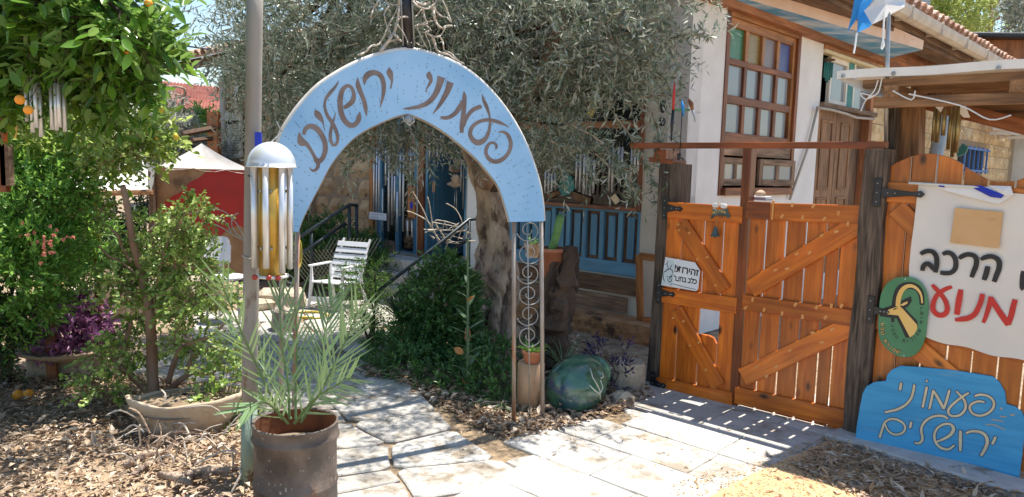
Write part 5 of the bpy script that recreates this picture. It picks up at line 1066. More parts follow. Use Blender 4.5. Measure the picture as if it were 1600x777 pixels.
for (pts, LL, nl) in fronds:
    P3 = [V(*p) for p in pts]; sp = [Vector(p) for p in smooth_path(P3, 6)]
    mb = MB(); mb.tube(sp, [.006 * (1 - .75 * k / len(sp)) + .001 for k in range(len(sp))], 5); fr_ = part('frond', mb, M_['grass'], palm)
    for k in range(nl):
        f = .22 + .78 * k / (nl - 1); i = min(int(f * (len(sp) - 1)), len(sp) - 2); t = (sp[i + 1] - sp[i]).normalized(); side = t.cross(Vector((0, -1, .25))).normalized()
        for s in (-1, 1):
            d = (t * (.95 + .4 * f) + side * s * (.95 - .45 * f) + Vector((rr.uniform(-.12, .12), rr.uniform(-.28, .12), rr.uniform(-.08, .12)))).normalized()
            L = LL * (1 - .35 * abs(f - .5)) * rr.uniform(.8, 1.15); share('leaflet', leaflet_me, fr_, orient(sp[i] + t * rr.uniform(-.01, .01), d, side.cross(t) * s + Vector((0, 0, .3)), .0105 * rr.uniform(.8, 1.2), L))
# ================================================================ foliage tools (numpy)
def leaves_mesh(name, P, D, L, Wd, m, kind='dia', upb=.5, fold=.25):
    """one joined mesh of many small leaves: P base points, D directions, L lengths, Wd width ratio"""
    n = len(P); D = D / np.linalg.norm(D, axis=1, keepdims=True); R = rng.normal(size=(n, 3)); R[:, 2] += upb * 3
    X = np.cross(D, R); X /= np.linalg.norm(X, axis=1, keepdims=True) + 1e-9; Z = np.cross(X, D); L = L.reshape(-1, 1); w = L * Wd
    if kind == 'dia':
        T = [(0, 0, 0), (-.5, .45, 1), (0, 1, 0), (.5, .45, 1)]; Fc = [(0, 2, 1), (0, 3, 2)]
    elif kind == 'oval':
        T = [(0, 0, 0), (-.42, .25, 1), (-.40, .68, 1), (0, 1, 0), (.40, .68, 1), (.42, .25, 1)]; Fc = [(0, 3, 2, 1), (0, 5, 4, 3)]
    elif kind == 'blade':
        T = [(-.5, 0, 0), (.5, 0, 0), (-.45, .5, 1), (.45, .5, 1), (0, 1, -1.5)]; Fc = [(0, 1, 3, 2), (2, 3, 4)]
    k = len(T); vs = np.empty((n, k, 3), np.float32)
    for i, (a, b, c) in enumerate(T): vs[:, i] = P + X * w * a + D * L * b + Z * w * c * fold
    me = bpy.data.meshes.new(name); me.vertices.add(n * k); me.vertices.foreach_set('co', vs.reshape(-1))
    idx = np.array([i for f in Fc for i in f], np.int32); ls = np.array([len(f) for f in Fc], np.int32); tot = len(idx)
    me.loops.add(n * tot); me.loops.foreach_set('vertex_index', (idx[None, :] + (np.arange(n, dtype=np.int32) * k)[:, None]).reshape(-1))
    me.polygons.add(n * len(Fc)); st = np.concatenate([[0], np.cumsum(ls)[:-1]]).astype(np.int32)
    me.polygons.foreach_set('loop_start', (st[None, :] + (np.arange(n, dtype=np.int32) * tot)[:, None]).reshape(-1))
    me.update(calc_edges=True); me.materials.append(m); return me
TRI = [0]
def link_leaves(name, me, parent, label=None, cat=None, group=None, kind='stuff'):
    TRI[0] += len(me.polygons)
    a = np.empty(len(me.vertices) * 3, np.float32); me.vertices.foreach_get('co', a); a = a.reshape(-1, 3); c = np.array([a[:, 0].mean(), a[:, 1].mean(), a[:, 2].min()], np.float32)
    me.vertices.foreach_set('co', (a - c).reshape(-1)); me.update()
    o = _link(name, me, parent, Matrix.Translation(Vector([float(x) for x in c])), label, kind)
    if cat: o['category'] = cat
    if group: o['group'] = group
    return o
def sprays(blobs, n, tl, per, droop=.0, shell=.6, up=.3, gap=0.0, gs=4.0):
    """twigs inside blobs; returns base points and directions of leaves, plus the twig polylines"""
    w = np.array([b[3] ** 2 * (b[4] if len(b) > 4 else 1) for b in blobs]); w = w / w.sum(); idx = rng.choice(len(blobs), n, p=w)
    C_ = np.array([V(b[0], b[1], b[2]) for b in blobs]); R_ = np.array([b[3] for b in blobs]); d = rng.normal(size=(n, 3)); d /= np.linalg.norm(d, axis=1, keepdims=True)
    rad = rng.random(n) ** (1 / 3 * shell) ; S0 = C_[idx] + d * (R_[idx] * rad)[:, None] * np.array([1, 1, .85])
    if gap > 0:
        q = np.sin(S0[:, 0] * gs + 1.3) * np.sin(S0[:, 1] * gs * .9 + .4) * np.sin(S0[:, 2] * gs * 1.1 + 2.1) + .5 * np.sin(S0[:, 0] * gs * 2.3 + S0[:, 2] * gs * 2.1)
        k = q > -1 + gap; S0, d = S0[k], d[k]; n = len(S0)
    T = d * .8 + rng.normal(size=(n, 3)) * .45; T[:, 2] += up - droop; T /= np.linalg.norm(T, axis=1, keepdims=True)
    Ls = tl * rng.uniform(.6, 1.25, n); t = (np.arange(per) + .5) / per
    P = S0[:, None, :] + T[:, None, :] * (Ls[:, None] * t[None, :])[:, :, None]; P[:, :, 2] -= (droop * .5 + .1) * (Ls[:, None] * t[None, :] ** 2)
    side = np.cross(T, rng.normal(size=(n, 3))); side /= np.linalg.norm(side, axis=1, keepdims=True)
    rot = np.where(np.arange(per) % 2 == 0, 1.0, -1.0); D = T[:, None, :] * .75 + side[:, None, :] * rot[None, :, None] * .75 + rng.normal(size=(n, per, 3)) * .28
    return P.reshape(-1, 3), D.reshape(-1, 3), S0, T, Ls
def twig_mesh(S0, T, Ls, r, droop, every=1):
    mb = MB()
    for i in range(0, len(S0), every):
        a = Vector(S0[i] - T[i] * Ls[i] * .15); b = Vector(S0[i] + T[i] * Ls[i] * .5) - Vector((0, 0, (droop * .5 + .1) * Ls[i] * .25)); c = Vector(S0[i] + T[i] * Ls[i]) - Vector((0, 0, (droop * .5 + .1) * Ls[i])); mb.tube([a, b, c], [r, r * .7, r * .3], 3, caps=False)
    return mb
def limbs(parent, starts, blobs, r, m, name='branch', skip=1, wob=.12):
    for i, b in enumerate(blobs):
        if i % skip: continue
        c = V(b[0], b[1], b[2]); s = min(starts, key=lambda q: (Vector(q) - c).length); s = Vector(s); mids = []
        for k in range(6): f = k / 5; p = s.lerp(c, f) + Vector((random.uniform(-wob, wob), random.uniform(-wob, wob), random.uniform(-wob, wob) + wob * .8 * math.sin(f * PI))) * (0 if k in (0,) else 1); mids.append(p)
        mb = MB(); mb.tube(smooth_path(mids, 3), [r * (1 - .75 * k / 15) for k in range(16)], 7, jit=.08); part(name, mb, m, parent, smooth=True)
# ================================================================ olive tree
tb = G(772, 532); tY = tb.y
olive = thing('olive_tree', 'old olive tree with gnarled trunk and silvery crown behind the blue arch', 'tree', tb)
tr = [(776, 540, 42), (777, 520, 33), (777, 495, 27), (781, 465, 24), (770, 438, 31), (772, 405, 26), (775, 370, 23), (770, 335, 22), (760, 300, 17), (744, 262, 13), (726, 228, 11), (703, 170, 10), (692, 100, 10), (690, 20, 9), (700, -60, 8)]
sp = smooth_path([(*V(p[0], p[1], tY), p[2] * tY / F) for p in tr], 7)
mb = MB(); vs = []; n = 34; rr = random.Random(2); ph = [rr.uniform(0, 6.3) for _ in range(6)]
for i, q in enumerate(sp):
    x, y, z, r = q
    for k in range(n):
        a = 2 * PI * k / n; g_ = 1 + .16 * math.sin(3 * a + ph[0] + z * 4.5) + .13 * math.sin(5 * a + ph[1] - z * 8) + .07 * math.sin(9 * a + z * 21 + ph[2]) + .10 * math.sin(z * 17 + 2 * a + ph[3]) + rr.uniform(-.035, .035)
        if z > 1.6: g_ = 1 + (g_ - 1) * .4
        vs.append((x + r * g_ * math.cos(a), y + r * g_ * math.sin(a), z if i else 0))
fs = [(i * n + k, i * n + (k + 1) % n, (i + 1) * n + (k + 1) % n, (i + 1) * n + k) for i in range(len(sp) - 1) for k in range(n)]
mb.add(vs, fs); trunk = part('trunk', mb, M_['bark'], olive, smooth=True)
for (pts, r0) in (([(770, 500, tY), (795, 470, tY - .1), (803, 420, tY), (790, 390, tY)], .07), ([(752, 535, tY - .1), (748, 500, tY - .1), (752, 460, tY - .05), (752, 430, tY)], .09), ([(795, 540, tY - .12), (790, 505, tY - .12), (796, 470, tY - .05)], .10)):
    mb = MB(); q = smooth_path([V(*p) for p in pts], 5); mb.tube(q, [r0 * (1 + .2 * math.sin(k)) * (1 - .4 * k / len(q)) for k in range(len(q))], 12, jit=.1); part('burl', mb, M_['bark'], olive, smooth=True)
mb = MB(); q = smooth_path([V(*p) for p in [(700, -40, 6.9), (712, 40, 6.9), (732, 90, 6.9), (752, 150, 6.9), (768, 230, 6.85), (772, 300, 6.8)]], 4); mb.tube(q, .035, 8, jit=.1); part('branch', mb, M_['bark_dark'], olive, smooth=True)
mb = MB(); q = smooth_path([V(*p) for p in [(755, 290, 6.8), (790, 215, 6.6), (822, 165, 6.4), (845, 120, 6.3), (865, 60, 6.2), (890, 0, 6.2)]], 4); mb.tube(q, [.085 - .035 * k / len(q) for k in range(len(q))], 12, jit=.08); part('branch', mb, M_['bark_red'], olive, smooth=True)
mb = MB(); q = smooth_path([V(*p) for p in [(720, 215, 6.8), (705, 130, 6.7), (690, 60, 6.6), (620, 0, 6.6), (540, -30, 6.7)]], 4); mb.tube(q, [.06 - .03 * k / len(q) for k in range(len(q))], 8, jit=.1); part('branch', mb, M_['bark_dark'], olive, smooth=True)
OB = [(395, 20, 7.3, .18), (375, 60, 7.3, .10), (380, 105, 7.3, .12), (425, 90, 7.2, .36), (440, 30, 7.0, .75), (455, 130, 6.9, .55), (425, 185, 6.9, .33), (520, 70, 6.6, .75), (510, 155, 6.7, .36), (600, 20, 6.7, .85), (590, 120, 6.7, .6), (600, 190, 6.6, .26), (640, 195, 6.5, .24), (565, 225, 6.6, .15), (690, 30, 6.7, .85), (690, 130, 6.7, .5), (665, 190, 6.8, .2), (770, 50, 6.6, .8), (760, 140, 6.7, .55), (850, 60, 6.3, .65), (825, 150, 6.3, .42), (895, 95, 6.1, .46), (860, 195, 6.1, .20), (930, 30, 6.1, .6), (950, 105, 6.0, .32), (830, 215, 6.2, .22), (1010, 50, 5.95, .38), (1040, 50, 5.9, .20), (960, 165, 5.9, .13), (1000, 110, 5.95, .16)]
OUP = [(500, -90, 6.6, .9), (640, -110, 6.3, .95), (780, -110, 6.2, .95), (1065, -50, 5.3, .32), (965, -70, 5.4, .45), (880, -90, 5.2, .45), (780, -120, 5.0, .35), (900, -110, 6.0, .8), (420, -80, 6.8, .6), (700, -90, 7.1, .9), (820, -90, 7.0, .8)]  # olive top out of view; some clusters added to shade and dapple the paving
sts = [Vector(s[:3]) for s in sp[65:]] + [Vector(x) for x in q]
P, D, S0, T, Ls = sprays(OB, 4600, .27, 14, .25, .6, .1, .32, 5.0)
crown = link_leaves('crown', leaves_mesh('crown', P, D, rng.uniform(.050, .085, len(P)), .21, M_['olive'], 'dia', .3), olive)
mb = twig_mesh(S0, T, Ls, .0035, .25, 2); part('twigs', mb, M_['bark'], olive, kind='stuff')
P, D, S0, T, Ls = sprays(OUP, 2300, .30, 15, .1, .6, .1, .35, 4.0)
link_leaves('crown', leaves_mesh('crown', P, D, rng.uniform(.045, .07, len(P)), .22, M_['olive'], 'dia', .3), olive)
limbs(olive, sts, OB, .032, M_['bark_dark'], skip=2)
# hanging sprays in front of the shop window and under the arch
hg = [[(880, 190, 5.9), (930, 215, 5.85), (960, 250, 5.85), (985, 285, 5.85), (995, 310, 5.85)], [(860, 170, 5.95), (905, 210, 5.9), (920, 250, 5.9), (925, 285, 5.9)], [(960, 180, 5.8), (990, 220, 5.8), (1010, 260, 5.8), (1020, 290, 5.8)], [(855, 200, 6.0), (870, 240, 6.0), (882, 290, 6.0)], [(1000, 80, 5.8), (1050, 60, 5.8), (1085, 55, 5.75), (1112, 57, 5.75)], [(990, 130, 5.8), (1020, 125, 5.8), (1048, 118, 5.8)], [(1000, 150, 5.8), (1030, 150, 5.8), (1060, 145, 5.8)], [(1018, 175, 5.7), (1028, 210, 5.7), (1026, 240, 5.7)], [(930, 240, 5.85), (960, 265, 5.85), (990, 262, 5.8)],
      [(600, 190, 6.4), (612, 230, 6.4), (625, 262, 6.4)], [(570, 200, 6.4), (555, 240, 6.4), (535, 270, 6.4)], [(650, 190, 6.4), (690, 225, 6.4), (712, 243, 6.4)], [(640, 200, 6.3), (650, 240, 6.3), (640, 285, 6.3)], [(800, 240, 6.4), (850, 250, 6.2), (880, 262, 6.2)], [(860, 220, 5.9), (900, 235, 5.9), (950, 222, 5.9)], [(365, 60, 7.2), (355, 95, 7.2), (352, 125, 7.2)], [(420, 150, 6.8), (430, 190, 6.8), (425, 215, 6.8)]]
Pa, Da = [], []
for h in hg:
    q = [Vector(a) for a in smooth_path([V(*p) for p in h], 8)]; mb = MB(); mb.tube(q, [.007 * (1 - .7 * k / len(q)) for k in range(len(q))], 5); part('hanging_spray', mb, M_['bark'], olive)
    for k in range(2, len(q)):
        t = (q[k] - q[k - 1]).normalized()
        for j in range(5):
            d = t * .7 + Vector(rng.normal(size=3)) * .7; Pa.append(q[k].lerp(q[k - 1], random.random())); Da.append(d)
        if k % 2 == 0:
            d = (t * .5 + Vector(rng.normal(size=3)) * .6).normalized()
            for j in range(9): p = q[k] + d * .022 * (j + 1) - Vector((0, 0, .0012 * j * j)); Pa.append(p); Da.append(d * .7 + Vector(rng.normal(size=3)) * .6)
Pa, Da = np.array([tuple(p) for p in Pa]), np.array([tuple(p) for p in Da])
link_leaves('hanging_leaves', leaves_mesh('hanging_leaves', Pa, Da, rng.uniform(.055, .085, len(Pa)), .21, M_['olive'], 'dia', .3), olive)
# ================================================================ orange tree, upper left
cb = G(40, 700); 
cit = thing('orange_tree', 'glossy dark green orange tree with ripe fruit filling the upper left', 'tree', Vector((-3.9, 3.9, 0)))
mb = MB(); q = smooth_path([Vector((-3.9, 3.9, 0)), Vector((-3.85, 3.85, .8)), Vector((-3.6, 3.8, 1.6)), Vector((-3.2, 3.6, 2.3)), Vector((-2.6, 3.4, 2.6))], 5); mb.tube(q, [.13 - .08 * k / len(q) for k in range(len(q))], 12, jit=.06); part('trunk', mb, M_['bark_dark'], cit, smooth=True)
CB = [(-10, 30, 3.6, .36), (50, 20, 3.5, .34), (120, 0, 3.4, .30), (170, 20, 3.3, .22), (200, 35, 3.2, .12), (30, 95, 3.5, .22), (90, 80, 3.5, .24), (150, 80, 3.4, .24), (188, 85, 3.3, .14), (212, 70, 3.25, .08), (-20, 120, 3.6, .22), (55, 135, 3.5, .10), (130, 130, 3.5, .14), (180, 125, 3.4, .14), (215, 120, 3.3, .08), (100, -50, 3.5, .28), (160, 160, 3.5, .06)]
P, D, S0, T, Ls = sprays(CB, 1300, .17, 8, .2, .7, .1, .36, 7.0)
near = ((P - np.array([0, 0, 1.65])) ** 2).sum(1)
zz = P[:, 1].argsort(); iv = np.zeros(len(P), bool)
# the leaves nearest the street are single leaves, the rest of the crown is one mass
lf = MB()
for k in range(6):
    f = k / 5; w = .5 * math.sin(PI * min(1, f * 1.02 + .02)) ** .8 if 0 < k < 5 else .015; b = -.10 * (f - .5) ** 2; lf.v += [(-w, f, b), (0, f, b - .22 * w), (w, f, b)]
for k in range(5): a = 3 * k; lf.f += [(a, a + 1, a + 4, a + 3), (a + 1, a + 2, a + 5, a + 4)]
citleaf = [mesh_of('leaf', lf, M_['citrus'], True)]
sel = [i for i in zz if P[i, 2] < 3.05][:600][::2][:290]
iv[sel] = True
link_leaves('crown', leaves_mesh('crown', P[~iv], D[~iv], rng.uniform(.055, .09, (~iv).sum()), .38, M_['citrus'], 'oval', .9), cit)
for i in sel:
    d = Vector(D[i]); d.z -= .35; share('leaf', citleaf[0], cit, orient(P[i], d, Vector((random.gauss(0, .5), -.5, 1)), random.uniform(.028, .038), random.uniform(.07, .095), .045))
P2, D2, S2, T2, L2 = S0, T, S0, T, Ls
part('twigs', twig_mesh(S0, T, Ls, .003, .2, 2), M_['bark_dark'], cit, kind='stuff'); limbs(cit, [Vector(a) for a in q[10:]], CB, .022, M_['bark_dark'], skip=2, wob=.05)
ofr = [(31, 156, 3.05, 7.4), (44, 172, 3.0, 7), (232, 5, 3.1, 6), (198, 82, 3.2, 5), (34, 44, 3.2, 4)]
for k, (x, y, Y, r) in enumerate(ofr):
    p = V(x, y, Y); mb = MB(); mb.ball((0, 0, 0), r * Y / F, 16, 12); part('orange', mb, M_['orange_fruit'], cit, Matrix.Translation(p), smooth=True)
    mb = MB(); mb.tube([p + Vector((0, 0, r * Y / F * .9)), p + Vector((.01, .05, .10))], .002, 4); part('stalk', mb, M_['bark_dark'], cit)
P, D, S0, T, Ls = sprays([(240, -170, 5.2, .5), (130, -150, 5.0, .5), (40, -140, 4.6, .45), (200, -170, 4.2, .4), (290, -190, 4.9, .5), (380, -195, 5.0, .5), (450, -190, 5.1, .35), (250, -200, 4.4, .4)], 300, .22, 8, .2, .8, .1, .40, 4.0)  # unseen leaf clusters added overhead to dapple the ground at left
link_leaves('upper_crown', leaves_mesh('upper_crown', P, D, rng.uniform(.06, .09, len(P)), .42, M_['citrus'], 'oval', .9), cit)
# ---- yellow-green citrus behind it
cy = thing('lemon_tree', 'yellow green citrus tree with small yellow fruit below the orange tree', 'tree', Vector((-4.6, 6.0, 0)))
YB = [(40, 215, 5.2, .28), (100, 225, 5.2, .24), (150, 215, 5.2, .24), (195, 190, 5.1, .20), (230, 190, 5.1, .14), (225, 222, 5.1, .09), (75, 200, 5.3, .25), (50, 255, 5.3, .16), (20, 190, 5.4, .3), (0, 250, 5.4, .25)]
P, D, S0, T, Ls = sprays(YB, 520, .20, 8, .25, .6, .1, .3, 5.0)
link_leaves('crown', leaves_mesh('crown', P, D, rng.uniform(.05, .085, len(P)), .5, M_['citrusy'], 'oval', .7), cy)
mb = MB(); q = smooth_path([Vector((-4.6, 6, 0)), Vector((-4.4, 5.8, 1)), V(120, 230, 5.3)], 5); mb.tube(q, .05, 8, jit=.1); part('trunk', mb, M_['bark_dark'], cy, smooth=True); limbs(cy, [Vector(a) for a in q[5:]], YB, .018, M_['bark_dark'], skip=2, wob=.06)
for (x, y) in [(224, 193), (233, 198), (246, 213), (275, 214), (234, 202), (252, 172), (238, 170), (150, 318)]:
    mb = MB(); mb.ball((0, 0, 0), (.020, .020, .024), 10, 8); part('lemon', mb, M_['lemon_fruit'], cy, Matrix.Translation(V(x, y, 5.0)), smooth=True)
# ================================================================ plain shrubs
def shrub(name, label, cat, base, blobs, n, tl, per, L, wd, m, kind='oval', droop=.1, up=.3, gap=.25, gs=6.0, stem=.012, stemm='bark_dark', nst=4, shell=.6, group=None, upb=.5, twr=.002):
    t = thing(name, label, cat, base, group); P, D, S0, T, Ls = sprays(blobs, n, tl, per, droop, shell, up, gap, gs); k = P[:, 2] > .01; P, D = P[k], D[k]
    link_leaves('foliage', leaves_mesh('foliage', P, D, rng.uniform(L * .7, L * 1.25, len(P)), wd, M_[m], kind, upb), t)
    for i, b in enumerate(sorted(blobs, key=lambda b: random.random())[:nst]):
        c = V(b[0], b[1], b[2]); s = Vector(base) + Vector((random.uniform(-.05, .05), random.uniform(-.05, .05), 0)); mb = MB(); md = s.lerp(c, .5) + Vector((random.uniform(-.08, .08), 0, .05)); mb.tube(smooth_path([s, md, c], 5), [stem * (1 - .6 * k / 11) for k in range(11)], 6, jit=.1); part('stem', mb, M_[stemm], t, smooth=True)
    if twr: part('twigs', twig_mesh(S0, T, Ls, twr, droop, 2), M_[stemm], t, kind='stuff')
    return t
# dense shrub on the far left
shrub('leafy_shrub', 'dense green leafy shrub at the far left edge under the orange tree', 'shrub', G(10, 600), [(10, 330, 4.9, .36), (50, 330, 4.8, .24), (30, 410, 4.7, .35), (-20, 450, 4.7, .4), (55, 395, 4.7, .15), (0, 290, 5.0, .30), (90, 300, 4.9, .2)], 1700, .16, 10, .045, .42, 'bright', gap=.2, nst=6)
shrub('dark_shrub', 'dark shaded shrub low on the far left beside the purple plant', 'shrub', G(15, 590), [(-5, 500, 4.75, .18), (-20, 530, 4.7, .25)], 300, .14, 9, .045, .40, 'dgreen', nst=3)
# bush of small leaves growing from the broken tub (reddish trunk)
bb = G(238, 632)
bush = thing('potted_bush', 'tall open bush of tiny bright leaves with a reddish trunk growing from the broken tub', 'shrub', bb); bY = bb.y
for pts, r0, nm in (([(240, 625), (238, 580), (236, 520), (232, 480), (222, 430), (208, 380), (200, 330), (192, 290)], .040, 'trunk'), ([(238, 620), (215, 596), (190, 575), (180, 560), (196, 530), (205, 505)], .028, 'branch'), ([(240, 622), (262, 610), (285, 592), (300, 583), (318, 588)], .026, 'branch'), ([(205, 410), (190, 385), (185, 370), (165, 350)], .012, 'branch'), ([(236, 500), (242, 460), (250, 420), (262, 380), (280, 350)], .012, 'branch'), ([(262, 600), (275, 560), (290, 540), (330, 525), (355, 500)], .02, 'branch'), ([(278, 555), (275, 520), (282, 490), (300, 460)], .013, 'branch'), ([(290, 590), (300, 560), (325, 545), (345, 530)], .016, 'branch'), ([(215, 430), (190, 410), (170, 400), (150, 380)], .010, 'branch')):
    mb = MB(); q = smooth_path([V(x, y, bY + .03 * math.sin(i * 2)) for i, (x, y) in enumerate(pts)], 5); mb.tube(q, [r0 * (1 - .6 * k / len(q)) for k in range(len(q))], 10, jit=.07); part(nm, mb, M_['bark_red'], bush, smooth=True)
BB = [(165, 225, 4.3, .11), (190, 225, 4.3, .13), (222, 240, 4.2, .09), (150, 330, 4.3, .08), (205, 205, 4.3, .10), (240, 222, 4.3, .07), (190, 455, 4.15, .12), (172, 560, 4.1, .12), (160, 600, 4.0, .09), (240, 400, 4.3, .15), (270, 360, 4.3, .11), (300, 345, 4.3, .12), (225, 360, 4.4, .12), (280, 405, 4.3, .14), (310, 415, 4.3, .10), (245, 450, 4.2, .13), (290, 470, 4.2, .13), (205, 490, 4.3, .12), (330, 460, 4.2, .12), (350, 600, 4.0, .13), (355, 560, 4.1, .10), (340, 640, 3.95, .10), (300, 540, 4.3, .10), (175, 430, 4.3, .10), (215, 545, 4.3, .13), (360, 655, 3.9, .06), (100, 290, 4.4, .12)]
BB = [(b[0], b[1], b[2] + (.62 if not 195 < b[0] < 255 else .85), b[3] * 1.13) for b in BB]
P, D, S0, T, Ls = sprays(BB, 1250, .15, 11, .15, .8, .15, .42, 9.0)
link_leaves('foliage', leaves_mesh('foliage', P, D, rng.uniform(.020, .038, len(P)), .8, M_['portu'], 'oval', .6), bush); part('twigs', twig_mesh(S0, T, Ls, .0028, .15, 1), M_['bark_red'], bush, kind='stuff')
# broken tub
tc = G(268, 690); TR = .30
mb = MB(); n = 30; 
prof = [(.72, 0.0), (.86, .10), (1.0, .21), (1.02, .235), (.97, .24), (.93, .18)]
vs = []
for r, z in prof:
    for k in range(n): a = 2 * PI * k / n; zz_ = z * (1 - .22 * max(0, math.sin(a * 1.0 - .6)) - .04 * math.sin(3 * a) - .02 * math.sin(7 * a)); vs.append((tc.x - .02 + TR * r * 1.12 * math.cos(a), tc.y + .24 + TR * r * .9 * math.sin(a), zz_ - .015))
fs = [(i * n + k, i * n + (k + 1) % n, (i + 1) * n + (k + 1) % n, (i + 1) * n + k) for i in range(len(prof) - 1) for k in range(n)]
mb.add(vs, fs); tub = solo('clay_tub', mb, M_['clay'], 'broken weathered clay tub around the foot of the bush', 'planter', smooth=True)
mb = MB(); mb.lathe([(TR * 1.12, .14), (TR * .6, .17), (.02, .19)], (tc.x - .05, tc.y + .30, 0), 20, capb=False, jit=.1); part('soil', mb, M_['ground'], tub)
# dry curled roots and sticks round the tub
rt = thing('dry_roots', 'dry pale roots and sticks spilling over the broken tub', 'roots', tc)
rr = random.Random(5)
for k in range(70):
    a = G(rr.uniform(215, 375), rr.uniform(650, 735), rr.uniform(.02, .16)); d = Vector((rr.uniform(-1, 1), rr.uniform(-.6, .6), rr.uniform(-.2, .7))).normalized() * rr.uniform(.08, .25); mb = MB(); r = rr.uniform(.002, .006)
    mb.tube(smooth_path([a, a + d * .5 + Vector((rr.uniform(-.04, .04), 0, .03)), a + d + Vector((0, 0, -.02))], 3), r, 5); part('root', mb, M_['wire'] if k % 2 else M_['bark'], rt)
for (x0, y0, x1, y1, r) in ((195, 728, 260, 705, .022), (205, 745, 255, 718, .015), (290, 745, 360, 735, .03), (250, 742, 300, 758, .02)): mb = MB(); a, b = G(x0, y0, .03), G(x1, y1, .04); mb.tube([a, a.lerp(b, .5) + Vector((0, 0, .02)), b], [r, r * 1.1, r * .6], 8, jit=.15); part('log_piece', mb, M_['bark'], rt, smooth=True)
# purple plant in a wide bowl on a stone block, yellow plant behind
bw_ = G(105, 600); blk = Vector((bw_.x, bw_.y + .25, 0))
sb = solo('stone_block', MB().box((blk.x - .05, blk.y, .12), (.62, .36, .26), bev=.03), M_['rock'], 'rough stone block carrying the bowl of purple plants', 'stone')
pc = V(105, 545, blk.y - .05)
bowl = solo('clay_bowl', MB().lathe([(.10, -.10), (.24, -.04), (.33, .0), (.34, .02), (.31, .022), (.28, -.0)], pc, 26, jit=.02), M_['clay'], 'wide shallow clay bowl with purple plants on the stone block', 'bowl', smooth=True)
mb = MB(); mb.lathe([(.29, .0), (.15, .02), (.01, .03)], pc, 16, capb=False); part('soil', mb, M_['ground'], bowl)
shrub('purple_plant', 'purple leaved trailing plant in the wide clay bowl', 'plant', pc, [(50, 515, blk.y - .1, .14), (90, 500, blk.y, .17), (130, 495, blk.y, .15), (155, 518, blk.y, .10), (28, 525, blk.y - .1, .09), (110, 475, blk.y, .10), (75, 530, blk.y - .2, .12), (125, 530, blk.y - .2, .12), (105, 512, blk.y - .1, .16)], 300, .11, 6, .078, .34, 'purple', 'dia', gap=0, stem=.004, nst=5, twr=.0015)
shrub('yellow_plant', 'yellow cream leaved plant behind the purple one', 'plant', Vector((pc.x, pc.y + .25, .1)), [(60, 470, blk.y + .3, .12), (85, 480, blk.y + .3, .12), (45, 495, blk.y + .25, .1), (90, 460, blk.y + .35, .08)], 170, .08, 7, .045, .40, 'yellowpl', 'dia', gap=0, nst=4, stem=.004)
shrub('fern_bush', 'feathery bright green plant behind the coral flowers', 'plant', Vector((V(120, 420, 5.6).x, 5.6, .5)), [(110, 360, 5.5, .16), (135, 375, 5.5, .16), (90, 350, 5.5, .14), (120, 400, 5.5, .14), (145, 400, 5.6, .10)], 260, .16, 8, .085, .16, 'bright', 'dia', gap=0, nst=4, stem=.005, droop=.3)
fb = thing('flower_bush', 'cluster of coral flowers above the grey pot', 'flowers', V(70, 400, 4.6))
for k in range(26):
    x, y = random.gauss(72, 18), random.gauss(378, 13); p = V(x, y, 4.45 + random.uniform(-.1, .1)); PP_ = np.array([tuple(p)] * 9); DD = rng.normal(size=(9, 3)); DD[:, 1] -= .6
    link_leaves('blossom', leaves_mesh('blossom', PP_, DD, rng.uniform(.011, .02, 9), .9, M_['flower'], 'oval'), fb, kind=None)
mb = MB(); mb.lathe([(.13, 0), (.16, .19), (.17, .2), (.15, .2)], V(105, 430, 5.7), 20); solo('grey_pot', mb, M_['greypot'], 'dark grey flower pot on the stone ledge', 'pot', smooth=True)
# stone ledge (dry wall) behind
led = thing('stone_ledge', 'low dry wall of pale stones behind the potted bush', 'wall', G(200, 500)); rr = random.Random(9)
A_, B_ = G(40, 510), G(345, 480)
for k in range(11):
    for j in range(2):
        f = (k + .5 * j + rr.uniform(-.1, .1)) / 11; p = A_.lerp(B_, f) + Vector((0, rr.uniform(-.05, .05), .02 + j * .17)); mb = MB(); mb.box((0, 0, .08), (.30 * rr.uniform(.85, 1.15), .26, .165), bev=.03); mb.v = [(v[0] + rr.uniform(-.015, .015), v[1] + rr.uniform(-.015, .015), v[2] + rr.uniform(-.012, .012)) for v in mb.v]
        part('stone', mb, M_['rock'], led, Matrix.Translation(p))
# fallen oranges
for k, (x, y) in enumerate(((28, 622), (45, 621))): r = .034; p = G(x, y + 3); mb = MB(); mb.ball((p.x, p.y, r), r, 16, 12); solo('orange', mb, M_['orange_fruit'], ('left', 'right')[k] + ' one of two fallen oranges on the leaf litter at far left', 'orange', smooth=True)
# ================================================================ planting in the middle
shrub('jade_shrub', 'rounded dark green glossy shrub left of the olive trunk', 'shrub', G(690, 560), [(695, 432, 6.5, .20), (690, 470, 6.4, .32), (662, 512, 6.4, .20), (700, 530, 6.3, .30), (660, 550, 6.2, .22), (725, 470, 6.5, .16), (725, 560, 6.1, .2), (690, 590, 5.9, .18)], 1500, .13, 10, .040, .52, 'shrub', gap=.2, nst=5, gs=7)
shrub('feathery_shrub', 'light green feathery shrub right of the white slatted chair', 'shrub', G(575, 545), [(565, 445, 7.0, .20), (585, 425, 7.0, .14), (575, 480, 6.9, .24), (600, 500, 6.8, .22), (560, 505, 6.8, .14), (590, 530, 6.7, .18), (540, 430, 7.1, .08)], 520, .17, 11, .03, .32, 'bright', 'dia', gap=.3, nst=6, droop=.3)
shrub('climber', 'dark climber against the stone wall behind the chair', 'climber', Vector((-2.9, 9.9, 0)), [(525, 370, 9.8, .28), (535, 400, 9.7, .28), (500, 380, 9.8, .2), (560, 395, 9.6, .25), (470, 360, 9.8, .2), (480, 400, 9.6, .25), (575, 420, 9.4, .3)], 700, .2, 10, .06, .42, 'shrub', gap=.25, nst=3)
